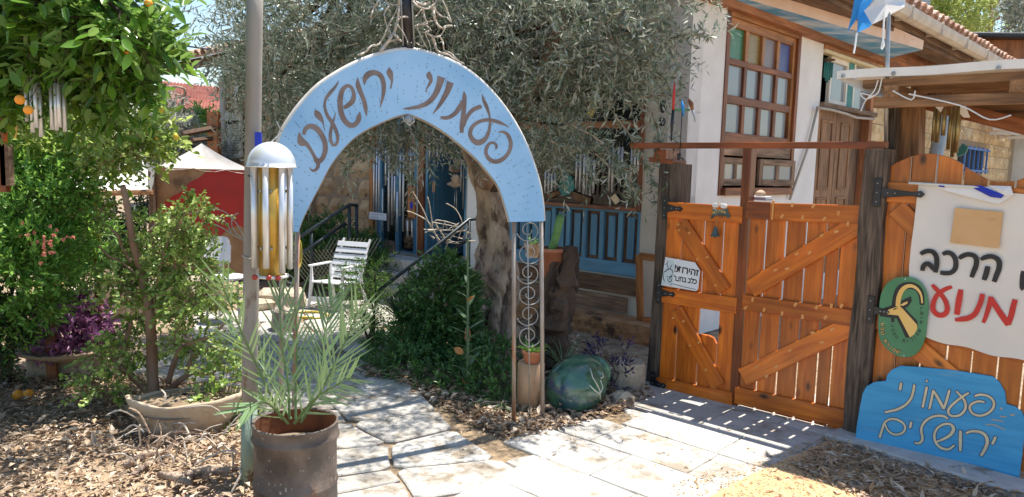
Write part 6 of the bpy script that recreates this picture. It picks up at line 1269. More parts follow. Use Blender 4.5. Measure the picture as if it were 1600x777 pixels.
shrub('ground_cover', 'leafy green ground cover along the path edge', 'ground cover', G(720, 620), [(600, 560, 5.9, .16), (640, 580, 5.7, .18), (690, 600, 5.5, .18), (740, 600, 5.4, .22), (770, 610, 5.2, .20), (780, 570, 5.7, .22), (725, 625, 5.2, .12), (620, 550, 6.1, .2)], 700, .12, 9, .045, .38, 'shrub', 'dia', gap=.1, nst=0, up=.6)
def tuft(name, label, cat, base, n, L, w, m, spread=.8, group=None, sepa=True, arch_=.5):
    t = thing(name, label, cat, base, group)
    for k in range(n):
        a = random.uniform(0, 2 * PI); e = random.uniform(.15, spread); d = Vector((math.cos(a) * e, math.sin(a) * e, 1)).normalized(); l = L * random.uniform(.65, 1.1); p = Vector(base) + Vector((math.cos(a), math.sin(a), 0)) * random.uniform(0, .04); mb = MB(); vs = []; s = d.cross(Vector((0, 0, 1))); s = s.normalized() if s.length > 1e-3 else Vector((1, 0, 0))
        for j in range(6):
            f = j / 5; c = p + d * l * f + Vector((math.cos(a), math.sin(a), 0)) * arch_ * l * f * f * .5 - Vector((0, 0, arch_ * l * f * f * .55)); ww = w * (1 - f ** 2) * (.7 + f) * .6 + .0006; vs += [c - s * ww, c + Vector((0, 0, -ww * .5)), c + s * ww]
        fs = []
        for j in range(5): q_ = 3 * j; fs += [(q_, q_ + 1, q_ + 4, q_ + 3), (q_ + 1, q_ + 2, q_ + 5, q_ + 4)]
        mb.add(vs, fs); part('leaf', mb, M_[m], t, smooth=True)
    return t
M_['agave'] = leafmat('dark_aloe', [(.018, .04, .025), (.04, .075, .045)], None, .05, .4)
M_['varieg'] = leafmat('yellow_striped_leaf', [(.30, .34, .05), (.45, .42, .10), (.20, .28, .05)], None, .3, .45)
tuft('spiky_aloe', 'dark spiky aloe beside the dark hand rail', 'plant', V(632, 505, 6.6), 34, .42, .022, 'agave', 1.2, arch_=.15)
tuft('variegated_plant', 'yellow green striped plant under the spiky aloe', 'plant', V(640, 560, 6.2), 24, .26, .018, 'varieg', 1.2, arch_=.9)
for k, (x, y, Y, n, L, lb) in enumerate([(600, 585, None, 26, .26, 'pale strap leaved grass tuft at the near end of the garden bed'), (655, 600, None, 28, .26, 'strap leaved grass tuft in the middle of the garden bed edge'), (710, 610, None, 24, .24, 'short grassy tuft left of the kalanchoe'), (785, 640, None, 34, .30, 'grassy tuft at the foot of the scrolled arch leg'), (755, 625, None, 26, .26, 'green grass tuft between kalanchoe and arch leg'), (640, 545, None, 22, .22, 'small grass tuft below the striped plant'), (570, 570, None, 18, .2, 'small pale tuft at the far corner of the bed'), (830, 640, None, 16, .2, 'thin dry grass tuft at the log stump')]): tuft('grass_tuft', lb, 'grass tuft', G(x, y), n, L, .006, 'grass', 1.3, 'grass tufts along the garden bed', arch_=1.1)
tuft('long_grass', 'long thin green blades growing above the glazed jar', 'plant', V(880, 575, 5.3), 26, .42, .0035, 'grass', 1.1, arch_=.7)
# tall kalanchoe
kb = G(728, 622); kY = kb.y
kal = thing('kalanchoe', 'tall grey green succulent stem with orange red leaves in front of the olive trunk', 'plant', kb)
mb = MB(); q = smooth_path([V(731, y, kY) for y in (622, 560, 500, 440, 395, 372)], 3); mb.tube(q, [.013 - .008 * k / len(q) for k in range(len(q))], 8); part('stem', mb, M_['kal'], kal, smooth=True)
kl = MB()
for k in range(7):
    f = k / 6; w = .5 * math.sin(PI * (f * .93 + .05)) ** .7 if 0 < k < 6 else .04; kl.v += [(-w, f, .10 * math.sin(f * PI)), (0, f, -.06 + .10 * math.sin(f * PI)), (w, f, .10 * math.sin(f * PI))]
for k in range(6): a = 3 * k; kl.f += [(a, a + 1, a + 4, a + 3), (a + 1, a + 2, a + 5, a + 4)]
klg, klr = mesh_of('leaf', kl, M_['kal'], True), None
kl2 = MB(); kl2.v, kl2.f = list(kl.v), list(kl.f); klr = mesh_of('leaf', kl2, M_['kalr'], True)
for k in range(30):
    y = 400 + k * 7.2; a = k * 2.4; d = Vector((math.cos(a), math.sin(a) * .7 - .2, .35 + .3 * random.random())); L = .045 + .10 * min(1, k / 16) * (1 if k < 26 else .7); share('leaf', klr if (k % 9 == 1) else klg, kal, orient(V(731, y, kY), d, (0, 0, 1), L * .30, L))
for dx_, dz_, L_ in ((-.8, .5, .08),): share('leaf', klr, kal, orient(V(724, 552, kY - .05), (dx_, -.3, dz_), (0, -1, .3), L_ * .6, L_))
# ================================================================ log stump with terracotta pot inside the arch leg, hanging pot
s0 = G(829, 655); mb = MB(); mb.tube([(s0.x, s0.y + .16, 0), (s0.x - .005, s0.y + .16, .2), (s0.x, s0.y + .16, V(829, 566, s0.y + .16).z)], [.095, .088, .09], 14, jit=.06)
solo('log_stump', mb, mat('cut_log', (.40, .23, .13), (.56, .36, .22), .9, 9, (1, 1, .3), bump=.6, c3=(.20, .11, .06), s3=8), 'upright log stump carrying a terracotta pot inside the scrolled arch leg', 'stump', smooth=True)
pz = V(829, 566, s0.y + .16).z
mb = MB(); mb.lathe([(.048, .001), (.062, .068), (.070, .070), (.071, .088), (.064, .088), (.060, .075)], (s0.x, s0.y + .14, pz), 22); solo('terracotta_pot', mb, M_['terracotta'], 'terracotta pot on the log stump inside the arch leg', 'pot', smooth=True)
tuft('rosette', 'green succulent rosette in the terracotta pot on the stump', 'succulent', Vector((s0.x, s0.y + .14, pz + .075)), 30, .10, .012, 'bright2' if 'bright2' in M_ else 'bright', 1.4, arch_=.5)
hp = V(832, 402, 4.85); mb = MB(); mb.lathe([(.035, 0), (.052, .07), (.058, .072), (.058, .09), (.05, .09)], hp, 18); solo('clay_pot', mb, M_['clay'], 'small beige pot hooked on the scrolled arch leg', 'pot', smooth=True)
tuft('pot_plant', 'small dark plant in the beige hanging pot', 'plant', hp + Vector((0, 0, .08)), 14, .10, .008, 'shrub', 1.4)
# cactus pot behind
cp = V(862, 412, 6.1); mb = MB(); mb.lathe([(.10, -.1), (.12, .10), (.13, .10), (.13, .13), (.11, .13)], cp, 20); solo('cactus_pot', mb, M_['terracotta'], 'terracotta pot with a tall cactus in front of the blue panelling', 'pot', smooth=True)
mb = MB(); n = 12; q = smooth_path([V(861, 392, 6.1), V(868, 372, 6.1), V(873, 350, 6.1), V(877, 335, 6.1)], 4); mb.tube(q, [.03, .034] + [.034] * (len(q) - 4) + [.028, .01], 10); solo('cactus', mb, M_['kalg'] if 'kalg' in M_ else mat('cactus_green', (.08, .20, .05), (.12, .28, .08), .5, 20), 'bent green column cactus in the terracotta pot', 'cactus', smooth=True)
# dead dark stump leaning
dl = thing('dead_trunk', 'broken dark dead trunk leaning in front of the shop base', 'dead trunk', G(870, 580))
for pts, r0 in (([(850, 570, 6.0), (862, 520, 6.0), (872, 470, 6.0), (885, 430, 6.0), (893, 385, 6.0)], .15), ([(870, 560, 6.1), (876, 510, 6.1), (890, 460, 6.1), (900, 400, 6.1)], .09), ([(852, 500, 6.0), (862, 450, 6.0), (868, 410, 6.0)], .09)):
    mb = MB(); q = smooth_path([V(*p) for p in pts], 5); mb.tube(q, [r0 * (1 - .75 * (k / len(q)) ** 1.5) for k in range(len(q))], 11, jit=.38); part('splintered_wood', mb, M_['bark_dark'], dl)
# green glazed jar lying on its side
jc = G(905, 655); jc = Vector((jc.x + .0, jc.y + .20, .185))
jar = thing('glazed_jar', 'big green glazed oil jar lying on the leaf litter', 'jar', (jc.x, jc.y, 0))
jd = Vector((.62, .78, .16)).normalized(); jx = jd.cross(Vector((0, 0, 1))).normalized(); jz = jx.cross(jd)
JM = Matrix(((jx.x, -jz.x, jd.x, jc.x), (jx.y, -jz.y, jd.y, jc.y), (jx.z, -jz.z, jd.z, jc.z), (0, 0, 0, 1)))
mb = MB(); mb.lathe([(.02, -.24), (.10, -.225), (.155, -.17), (.187, -.08), (.192, .02), (.175, .10), (.14, .165), (.105, .20), (.095, .22), (.11, .24), (.115, .25), (.09, .25), (.08, .21)], (0, 0, 0), 36); part('body', mb, M_['jar'], jar, JM, smooth=True)
def jsurf(px, py, off=.003):
    d = ray(px, py); o = Vector((0, 0, EYE)); Mi = JM.inverted(); a = Mi @ o; b = (Mi.to_3x3() @ d); best = None; pr = [(-.24, .02), (-.225, .10), (-.17, .155), (-.08, .187), (.02, .192), (.10, .175), (.165, .14), (.20, .105)]
    t = 3.5
    while t < 6.5:
        p = a + b * t; r = math.hypot(p.x, p.y)
        for i in range(len(pr) - 1):
            if pr[i][0] <= p.z <= pr[i + 1][0]:
                R_ = pr[i][1] + (pr[i + 1][1] - pr[i][1]) * (p.z - pr[i][0]) / (pr[i + 1][0] - pr[i][0])
                if r <= R_ + off: return JM @ p
        t += .004
    return None
for st in ([(922, 576), (926, 590), (934, 603), (938, 612)], [(921, 602), (930, 611), (937, 616), (942, 606), (938, 594)], [(937, 612), (938, 624)], [(940, 582), (943, 589), (939, 591)]):
    q = [jsurf(*p) for p in st]
    if all(q): mb = MB(); mb.tube(q, .0045, 6); part('painted_line', mb, M_['jarline'], jar, smooth=True)
# stone cylinder and purple plant
sc0 = G(985, 618); mb = MB(); hz = V(985, 566, sc0.y + .1).z; mb.tube([(sc0.x, sc0.y + .12, 0), (sc0.x, sc0.y + .12, hz * .95), (sc0.x, sc0.y + .12, hz)], [.128, .122, .115], 18, jit=.03); solo('stone_stub', mb, M_['rock'], 'short round stone stub beside the left timber gate post', 'stone')
mb = MB(); p = G(972, 632); mb.ball((p.x, p.y, .04), (.09, .07, .06), 10, 7, jit=.12); solo('small_rock', mb, M_['rock'], 'small dark rock in the litter in front of the round stone stub', 'rock')
shrub('purple_creeper', 'deep purple creeper between the glazed jar and the stone stub', 'plant', G(960, 610), [(950, 570, 5.3, .07), (962, 580, 5.25, .07), (975, 550, 5.3, .05), (960, 600, 5.2, .06), (935, 552, 5.35, .06)], 34, .10, 6, .050, .34, 'darkpurple', 'dia', gap=0, nst=6, stem=.004)
M_['straw'] = leafmat('straw_grit', [(.50, .32, .16), (.66, .46, .25), (.38, .23, .12)], None, .1, .9)
# ================================================================ leaf litter
def litter(name, label, region, n, L, zmax=.03, m='litterm', wd=.35, z0=.008, kindl='dia'):
    Pn = []; xs = [p[0] for p in region]; ys = [p[1] for p in region]; R2 = [Vector(G(*p)) for p in region]; x0, x1 = min(p.x for p in R2), max(p.x for p in R2); y0, y1 = min(p.y for p in R2), max(p.y for p in R2)
    while len(Pn) < n:
        X = rng.uniform(x0, x1, 4000); Y = rng.uniform(y0, y1, 4000)
        for a, b in zip(X, Y):
            if inside(a, b, R2): Pn.append((a, b, z0 + rng.random() ** 2 * zmax))
            if len(Pn) >= n: break
    Pn = np.array(Pn); D = rng.normal(size=(n, 3)); D[:, 2] *= .22
    o = link_leaves(name, leaves_mesh(name, Pn, D, L * np.clip(rng.lognormal(-.25, .55, n), .2, 2.2), wd, M_[m], kindl, 1.2, .5), None, label, 'leaf litter'); return o
litter('leaf_litter', 'dry brown leaves covering the ground at lower left', [(-60, 560), (130, 590), (300, 600), (395, 640), (400, 760), (470, 900), (-300, 900), (-200, 600)], 12000, .043, .05)
litter('leaf_litter', 'dry leaves along the garden bed up to the arch leg', [(560, 580), (640, 575), (740, 610), (800, 640), (880, 640), (1000, 608), (1025, 622), (960, 650), (875, 675), (800, 690), (735, 670), (690, 640), (620, 600), (570, 592)], 4200, .050, .04, z0=.018)
litter('leaf_litter', 'dry leaves under the blue name board by the kerb', [(1290, 700), (1335, 702), (1480, 745), (1600, 780), (1640, 850), (1400, 850), (1320, 775), (1240, 740)], 3000, .042, .02, z0=.031, wd=.25)
litter('bed_litter', 'brown leaves on the soil around the olive trunk', [(600, 560), (640, 500), (800, 500), (1000, 560), (1010, 600), (880, 640), (800, 640), (740, 610), (660, 580)], 3000, .05, .03)
litter('twig_litter', 'thin twigs and crumbs in the joints of the paving', [(500, 600), (620, 600), (740, 670), (880, 680), (1060, 640), (1240, 700), (1120, 770), (950, 740), (760, 740), (560, 660)], 700, .022, .012, z0=.018, wd=.2)
litter('gravel_crumbs', 'orange grit and straw spilling from the gravel onto the slabs', [(1060, 760), (1150, 735), (1235, 705), (1300, 685), (1340, 700), (1300, 760), (1180, 800), (1000, 800)], 1800, .013, .008, z0=.024, wd=.5, m='straw')
litter('leaf_litter', 'pale straw and leaves scattered over the gravel in front of the kerb', [(1120, 800), (1190, 752), (1260, 715), (1330, 705), (1600, 790), (1600, 900), (1100, 900)], 2200, .026, .010, z0=.031, wd=.22)
# ================================================================ canopy over the fence
FC = Frame(FG.P(0, 0, .20), FG.U); cz0 = FC.uv((1309, 113))[1]; cu0 = FC.uv((1309, 116))[0]; cu1 = cu0 + 3.2
can = thing('canopy', 'white edged canvas canopy on a rough wooden frame above the fence at right', 'canopy', FC.P(cu0 + .5, cz0, 0))
mb = MB(); mb.grid(lambda a, b: FC.P(cu0 + (cu1 - cu0) * a, cz0 + .004 + .012 * math.sin(a * 14) * b - .05 * b, .012 - 1.55 * b), 24, 8); part('canvas_top', mb, M_['tarpedge'], can, smooth=True)
mb = MB(); mb.grid(lambda a, b: FC.P(cu0 + (cu1 - cu0) * a, cz0 - .048 * b + .004 + .004 * math.sin(a * 31), .016 - .002 * b + .003 * math.sin(a * 22)), 40, 2); mb.grid(lambda a, b: FC.P(cu0 - .004, cz0 - .045 * b + .004, .012 - 1.5 * a), 12, 1); part('canvas_edge', mb, M_['tarpedge'], can, smooth=True)
for x in (1317, 1396, 1560): u, v = FC.uv((x, 119 - (x - 1317) * .052), .02); mb = MB(); mb.lathe([(.013, 0), (.012, .003), (.004, .004)], (0, 0, 0), 12, FC.M @ Matrix.Translation((u, v, .020))); part('eyelet', mb, M_['steel'], can)
for (x, n, w, th, m) in ((0, -.02, .045, .06, 'beam'), (.25, -.42, .05, .04, 'beam'), (.30, -.66, .05, .04, 'beam'), (.36, -.92, .05, .04, 'redfascia'), (.2, -1.2, .05, .04, 'beam')): plank('batten', FC, (cu0 + .14 + x * .6, cz0 - .075), (cu1, cz0 - .075), w, n - th, n, M_[m], can)
p = FC.uv((1368, 151), -.06); plank('main_beam', FC, (p[0], cz0 - .185), (cu1, cz0 - .185), .06, -.10, -.03, M_['beam'], can); plank('main_beam', FC, (p[0] + .25, cz0 - .20), (cu1, cz0 - .20), .09, -.85, -.76, M_['beam'], can)
for k in range(4):
    u = cu0 + .30 + k * .62; Fr = Frame(FC.P(u, cz0 - .125, -1.3), FC.N); plank('rafter', Fr, (0, 0), (1.28, 0), .07, -.04, .04, M_['beam'], can)
plank('strut', FC, (p[0] + .12, cz0 - .14), (p[0] + .85, cz0 - .36), .09, -.74, -.66, M_['redfascia'], can)
mb = MB(); q = [FC.P(cu0, cz0 - .04, .01), FC.at((1340, 140), -.02), FC.at((1372, 151), -.05), FC.at((1395, 152), -.05), FC.P(cu0 + .35, cz0 - .05, -.3)]; c = sum(q, Vector()) / 5 - Vector((0, 0, .02)); mb.add(q + [c], [(0, 1, 5), (1, 2, 5), (2, 3, 5), (3, 4, 5), (4, 0, 5)]); part('loose_flap', mb, M_['tarpw'], can)
for pts in ([(1372, 125), (1366, 142), (1352, 158), (1345, 174)], [(1378, 122), (1372, 145), (1358, 152)], [(1362, 150), (1345, 146), (1352, 155), (1366, 150)], [(1395, 142), (1424, 156), (1430, 142)], [(1420, 147), (1500, 165), (1546, 187), (1580, 180)]): mb = MB(); mb.tube([Vector(a) for a in smooth_path([FC.at(p_, -.01) for p_ in pts], 4)], .004, 5); part('rope', mb, M_['whitepaint'], can)
mb = MB(); q = [FC.at(p_, -.30) for p_ in [(1447, 153), (1478, 160), (1470, 176), (1460, 166)]]; q2 = [FC.at(p_, -.32) for p_ in [(1498, 166), (1508, 164), (1516, 184), (1506, 184), (1500, 178)]]; mb.add(q, [(0, 1, 2, 3)]); part('hanging_rag', mb, M_['tarpw'], can); mb = MB(); mb.add(q2, [(0, 1, 2, 3, 4)]); part('hanging_rag', mb, M_['tarpw'], can)
fp = thing('flag_pole', 'thin steel flag pole rising through the canopy with a blue and white flag', 'flag pole', FC.at((1386, 232), -.2))
mb = MB(); mb.tube([FC.at((1384, 240), -.3), FC.at((1386, 115), -.3), FC.at((1390, -40), -.3)], .0125, 10); part('pole', mb, M_['steel'], fp, smooth=True)
cv6 = lambda x, y: (1300 + x / 5.323, y / 5.323)
def flagp(pts, m, n0, nm='cloth'):
    mb = MB(); q = [FC.at(cv6(*p_), n0 + .03 * math.sin(i * 2.1)) for i, p_ in enumerate(pts)]; c = sum(q, Vector()) / len(q) + FC.N * .02; k = len(q); back = [a - FC.N * .003 for a in q]
    mb.add(q + [c] + back, [(i, (i + 1) % k, k) for i in range(k)] + [((i + 1) % k, i, k + 1 + i, k + 1 + (i + 1) % k) for i in range(k)]); part(nm, mb, M_[m], fp, smooth=False)
flagp([(200, -120), (400, -160), (370, -30), (265, 92), (212, 150), (130, 262), (165, 120), (185, 0)], 'flagblue', -.32); flagp([(265, 92), (332, 205), (300, 232), (210, 272), (214, 152)], 'flagblue', -.31)
flagp([(360, 0), (400, -160), (640, -120), (605, 20), (600, 58), (500, 112), (440, 152), (332, 203), (266, 92)], 'flagwhite', -.28)
for pts in ([(205, 275), (198, 330), (190, 390), (180, 445)], [(440, 40), (430, 200), (425, 330), (410, 405)], [(425, 330), (432, 375), (412, 412)]): mb = MB(); mb.tube([FC.at(cv6(*p_), -.27) for p_ in pts], .006, 5); part('tie_string', mb, M_['whitepaint'], fp)
def chime(name, label, fr, n, tubes, r, m, top=None, group=None, disc=None):
    """tubes: (x, y top, y bottom) in px, hung on a frame at depth n"""
    c = fr.at((sum(t_[0] for t_ in tubes) / len(tubes), min(t_[1] for t_ in tubes)), n); t = thing(name, label, 'wind chime', c, group)
    for i, (x, y0, y1) in enumerate(tubes):
        a, b = fr.at((x, y0), n + .02 * ((i * 7) % 3 - 1)), fr.at((x, y1), n + .02 * ((i * 7) % 3 - 1)); b.x, b.y = a.x, a.y; mb = MB(); mb.tube([a, b], r, 8); part('tube', mb, M_[m], t, smooth=True)
        s = a + Vector((0, 0, .06)); mb = MB(); mb.tube([a, s], .0015, 3); part('string', mb, M_['cable'], t)
    if disc: mb = MB(); a = fr.at(disc, n); mb.lathe([(.07, -.01), (.072, 0), (.06, .012), (.01, .016)], a, 16); part('top_disc', mb, M_['beam'], t, smooth=True)
    return t
chime('wind_chime', 'six dull gold tubes hanging under the canopy beside the drainpipe', FC, -.35, [(1463, 160, 221), (1469, 162, 223), (1477, 170, 212), (1488, 160, 234), (1495, 165, 246), (1500, 166, 239)], .012, 'brass')
mb = MB(); q = [FC.at(p_, -.6) for p_ in [(1504, 224), (1512, 230), (1508, 240), (1496, 245), (1494, 238)]]; mb.add(q + [q_ - FC.N * .03 for q_ in q], [(0, 1, 2, 3, 4), (9, 8, 7, 6, 5)] + [(i, 5 + i, 5 + (i + 1) % 5, (i + 1) % 5) for i in range(5)]); solo('teal_pennant', mb, M_['teal'], 'small teal pennant below the gold tube chime', 'pennant')
# air conditioners and downpipe on the stone wall
def ac(px0, px1, n, label):
    r = rect(FB, px0, px1); t = thing('air_conditioner', label, 'air conditioner', FB.P((r[0] + r[1]) / 2, r[2], n)); cx_, cy_ = (r[0] + r[1]) / 2, (r[2] + r[3]) / 2; w, h = r[1] - r[0], r[3] - r[2]
    mb = MB(); mb.box((cx_, cy_, n), (w, h, .35), bev=.03); part('casing', mb, M_['plasticw'], t, FB.M); mb = MB(); mb.prism([(cx_ - w * .1 + w * .36 * math.cos(a), cy_ + h * .4 * math.sin(a)) for a in [k * PI / 10 for k in range(20)]], n + .175, n + .18); part('fan_grille', mb, M_['dark'], t, FB.M)
    for k in range(-2, 3): mb = MB(); mb.box((cx_ - w * .1, cy_ + k * h * .15, n + .186), (w * .7, .015, .01)); part('grille_bar', mb, M_['plasticw'], t, FB.M)
    for k in (-1, 1): mb = MB(); mb.box((cx_ + k * w * .35, cy_ - h / 2 - .05, n - .02), (.05, .06, .5)); part('bracket', mb, M_['plasticw'], t, FB.M)
ac((1526, 180), (1566, 213), .45, 'white air conditioner unit on the stone wall'); ac((1573, 182), (1620, 216), .5, 'white air conditioner at the right edge of the stone wall')
# far building with red brown fascia, trees
fb_ = thing('outbuilding', 'timber fronted outbuilding with red brown fascia behind the tiled eave', 'building', V(1580, 200, 19)); FF = Frame((V(1500, 200, 19.0).x, 19.0, 0), (1, -.10, 0))
a = FF.uv((1490, 60)); b = FF.uv((1640, 45)); c_ = FF.uv((1600, 88))
mb = MB(); mb.box(((a[0] + b[0]) / 2 + 2, a[1] - .34, -.1), (b[0] - a[0] + 4, .62, .2)); part('fascia', mb, M_['redfascia'], fb_, FF.M); mb = MB(); mb.box(((a[0] + b[0]) / 2 + 2, a[1] + .03, -.6), (b[0] - a[0] + 4.6, .12, 2.0), bev=.03); part('roof_edge', mb, M_['blackiron'], fb_, FF.M)
mb = MB(); mb.box(((a[0] + b[0]) / 2 + 2, (a[1] - .65) / 2, -.3), (b[0] - a[0] + 3.6, a[1] - .65, .2)); part('wall', mb, M_['plaster_grey'], fb_, FF.M)
w0_ = FF.uv((1574, 96)); w1_ = FF.uv((1640, 76)); mb = MB(); mb.box(((w0_[0] + w1_[0]) / 2, (w0_[1] + w1_[1]) / 2 - .2, -.17), (w1_[0] - w0_[0], w1_[1] - w0_[1] + .4, .05), bev=.01); part('window', mb, M_['plasticw'], fb_, FF.M)
for x in (1556, 1562, 1568): mb = MB(); p_ = FF.uv((x, 90)); mb.box((p_[0], p_[1], -.12), (.05, .5, .05)); part('white_picket', mb, M_['plasticw'], fb_, FF.M)
def bigtree(name, label, base, blobs, n, L, wd, m, trunk, tl=.5, per=9, gap=.35, gs=1.5, r=.16, cat='tree', kind='dia'):
    t = thing(name, label, cat, base); P, D, S0, T, Ls = sprays(blobs, n, tl, per, .35, .7, .1, gap, gs)
    link_leaves('crown', leaves_mesh('crown', P, D, rng.uniform(L * .7, L * 1.3, len(P)), wd, M_[m], kind), t)
    mb = MB(); q = smooth_path([Vector(base)] + [V(*p_) for p_ in trunk], 4); mb.tube(q, [r * (1 - .8 * k / len(q)) for k in range(len(q))], 8, jit=.05); part('trunk', mb, M_['bark'], t, smooth=True); limbs(t, [Vector(a) for a in q[len(q) // 2:]], blobs, r * .28, M_['bark'], skip=1, wob=.2); return t
bigtree('eucalyptus_tree', 'tall airy yellow green tree right above the tiled eave', Vector((V(1470, 60, 26).x, 26, 0)), [(1440, -10, 26, 1.0), (1455, 30, 26, .7), (1480, 10, 26, 1.0), (1490, 45, 26, .55), (1500, -30, 26, .9), (1445, 50, 26, .45), (1520, 25, 26, .4), (1470, -50, 26, 1.0)], 800, .20, .28, 'euca', [(1475, 140, 26), (1478, 60, 26), (1480, -10, 26)])
bigtree('eucalyptus_tree', 'second airy tree, left of the blue gap at the upper right corner', Vector((V(1550, 60, 27).x, 27, 0)), [(1545, 0, 27, 1.0), (1555, 30, 27, .7), (1535, 45, 27, .5), (1570, 10, 27, .5), (1540, -40, 27, 1.0), (1570, 38, 27, .3)], 520, .20, .28, 'euca', [(1548, 140, 27), (1548, 60, 27), (1550, -10, 27)])
bigtree('eucalyptus_tree', 'sparse greyer tree cut by the right edge of the picture', Vector((V(1610, 60, 24).x, 24, 0)), [(1600, 20, 24, .45), (1612, -10, 24, .6), (1596, 38, 24, .3)], 420, .16, .28, 'oliveb', [(1612, 140, 24), (1608, 40, 24), (1608, -10, 24)])
# ================================================================ background at the left
rh = thing('red_roof_house', 'distant house with a pinkish red tiled roof between the trees', 'house', V(320, 240, 24)); a, b = V(250, 186, 23), V(380, 190, 23.6); c, d = V(385, 143, 27.5), V(250, 128, 27.5)
for k in range(13):
    f0, f1 = k / 13, (k + 1) / 13 + .01; mb = MB()
    def fn(s, t_, f0=f0, f1=f1): g = f0 + (f1 - f0) * t_; p_ = a.lerp(b, s).lerp(d.lerp(c, s), g); return p_ + Vector((0, 0, .05 * abs(math.sin(s * PI * 26)) + .09 * (1 - t_)))
    mb.grid(fn, 104, 1); mb.grid(lambda s, t_, f0=f0: a.lerp(b, s).lerp(d.lerp(c, s), f0) + Vector((0, -.01, (.05 * abs(math.sin(s * PI * 26)) + .09) * t_)), 104, 1); part('tile_course', mb, M_['rooftile'], rh)
mb = MB(); mb.add([a - Vector((0, -.4, .1)), b - Vector((0, -.4, .1)), Vector((b.x, b.y + .4, 0)), Vector((a.x, a.y + .4, 0)), d, c, Vector((c.x, c.y, 0)), Vector((d.x, d.y, 0))], [(3, 2, 1, 0), (4, 5, 6, 7), (0, 1, 5, 4), (2, 6, 5, 1), (3, 0, 4, 7)]); part('wall', mb, mat('salmon_wall', (.50, .25, .17), (.56, .30, .21), .9, 3), rh)
bigtree('grey_olive_tree', 'grey green olive tree between the red roof and the orange tree', Vector((V(290, 200, 13).x, 13, 0)), [(258, 165, 13, .22), (262, 205, 13, .36), (300, 232, 13, .24), (295, 250, 13, .4), (330, 245, 13, .25), (255, 250, 13, .5), (250, 190, 12.6, .35)], 1700, .075, .28, 'oliveb', [(290, 320, 13), (290, 220, 13), (285, 160, 13)], .35, 10, .2, 3, .09)
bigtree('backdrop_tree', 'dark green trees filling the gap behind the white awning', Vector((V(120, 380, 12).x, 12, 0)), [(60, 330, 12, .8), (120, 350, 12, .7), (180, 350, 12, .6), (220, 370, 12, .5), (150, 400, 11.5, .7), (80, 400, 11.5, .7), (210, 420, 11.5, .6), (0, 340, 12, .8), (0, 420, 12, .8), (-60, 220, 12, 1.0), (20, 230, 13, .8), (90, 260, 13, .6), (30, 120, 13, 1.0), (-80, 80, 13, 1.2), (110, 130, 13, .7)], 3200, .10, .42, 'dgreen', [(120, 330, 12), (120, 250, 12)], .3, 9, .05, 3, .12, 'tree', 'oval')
bigtree('green_shrub', 'fresh green shrub beneath the red roof left of the brown post', Vector((V(310, 250, 15).x, 15, 0)), [(308, 195, 15, .35), (330, 192, 15, .25), (300, 245, 14, .3), (345, 190, 16, .2)], 420, .09, .4, 'bright', [(310, 230, 15)], .25, 8, .1, 4, .04, 'shrub')
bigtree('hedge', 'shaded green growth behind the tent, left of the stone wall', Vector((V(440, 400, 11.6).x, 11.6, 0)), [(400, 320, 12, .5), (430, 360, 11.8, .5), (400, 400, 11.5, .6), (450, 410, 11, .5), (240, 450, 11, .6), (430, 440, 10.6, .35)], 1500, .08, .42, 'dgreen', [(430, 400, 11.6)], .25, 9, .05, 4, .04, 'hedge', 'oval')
# pavilion tent with the red and brown panel
ten = thing('tent', 'small tent with a grey pointed roof and a red and brown painted side', 'tent', V(315, 430, 9.6)); ap = V(315, 224, 10.0); cr_ = [V(237, 262, 9.0), V(402, 271, 9.0), V(372, 262, 11.2), V(262, 256, 11.2)]
mb = MB()
for i in range(4):
    A1, B1 = cr_[i], cr_[(i + 1) % 4]
    mb.grid(lambda s, t_, A1=A1, B1=B1: A1.lerp(B1, s).lerp(ap, t_) - Vector((0, 0, .10 * math.sin(t_ * PI) * (.3 + .7 * math.sin(s * PI)))) + Vector((0, 0, .02 * math.sin(s * 20) * (1 - t_))), 10, 8)
part('roof_canvas', mb, M_['tarp'], ten, smooth=True); F9 = Frame((cr_[0].x, 9.02, 0), (1, 0, 0)); u0_, u1_ = F9.uv((243, 300))[0], F9.uv((400, 300))[0]; wt9 = F9.uv((315, 264))[1]
mb = MB(); mb.box(((u0_ + u1_) / 2, (wt9 + .25) / 2, -.03), (u1_ - u0_, wt9 - .25, .03)); part('side_panel', mb, M_['chipboard'], ten, F9.M)
redp = [(331, 266), (345, 266), (392, 269), (398, 356), (385, 358), (372, 352), (355, 358), (345, 368), (320, 372), (300, 362), (290, 345), (268, 338), (248, 332), (252, 324), (258, 315), (270, 306), (284, 300), (288, 292), (298, 284), (310, 278), (320, 270)]
mb = MB(); mb.prism([F9.uv(p_) for p_ in redp], -.013, -.010); part('red_paint', mb, M_['redpanel'], ten, F9.M)
for x in (241, 398): p_ = F9.uv((x, 300)); mb = MB(); mb.box((p_[0], wt9 / 2, 0), (.05, wt9, .05)); part('tent_pole', mb, M_['darkwood'], ten, F9.M)
aw = thing('awning', 'sunlit white awning sheet on poles left of the tent', 'awning', V(170, 300, 8.4)); A1, B1, C1, D1 = V(72, 290, 8.2), V(238, 300, 8.2), V(232, 247, 9.8), V(120, 268, 9.6)
mb = MB(); mb.grid(lambda s, t_: A1.lerp(B1, s).lerp(D1.lerp(C1, s), t_) - Vector((0, 0, .10 * math.sin(s * PI) * math.sin(t_ * PI) + .02 * math.sin(s * 23))), 20, 10); part('sheet', mb, M_['tarpw'], aw, smooth=True)
mb = MB(); mb.tube([V(108, 304, 8.2), V(238, 300, 8.2)], .03, 8); part('rail', mb, M_['beam'], aw)
for (x, y, Y) in ((236, 262, 8.25), (76, 290, 8.2)): p_ = V(x, y, Y); mb = MB(); mb.tube([Vector((p_.x, p_.y, 0)), p_], .035, 8); part('pole', mb, M_['darkwood'], aw)
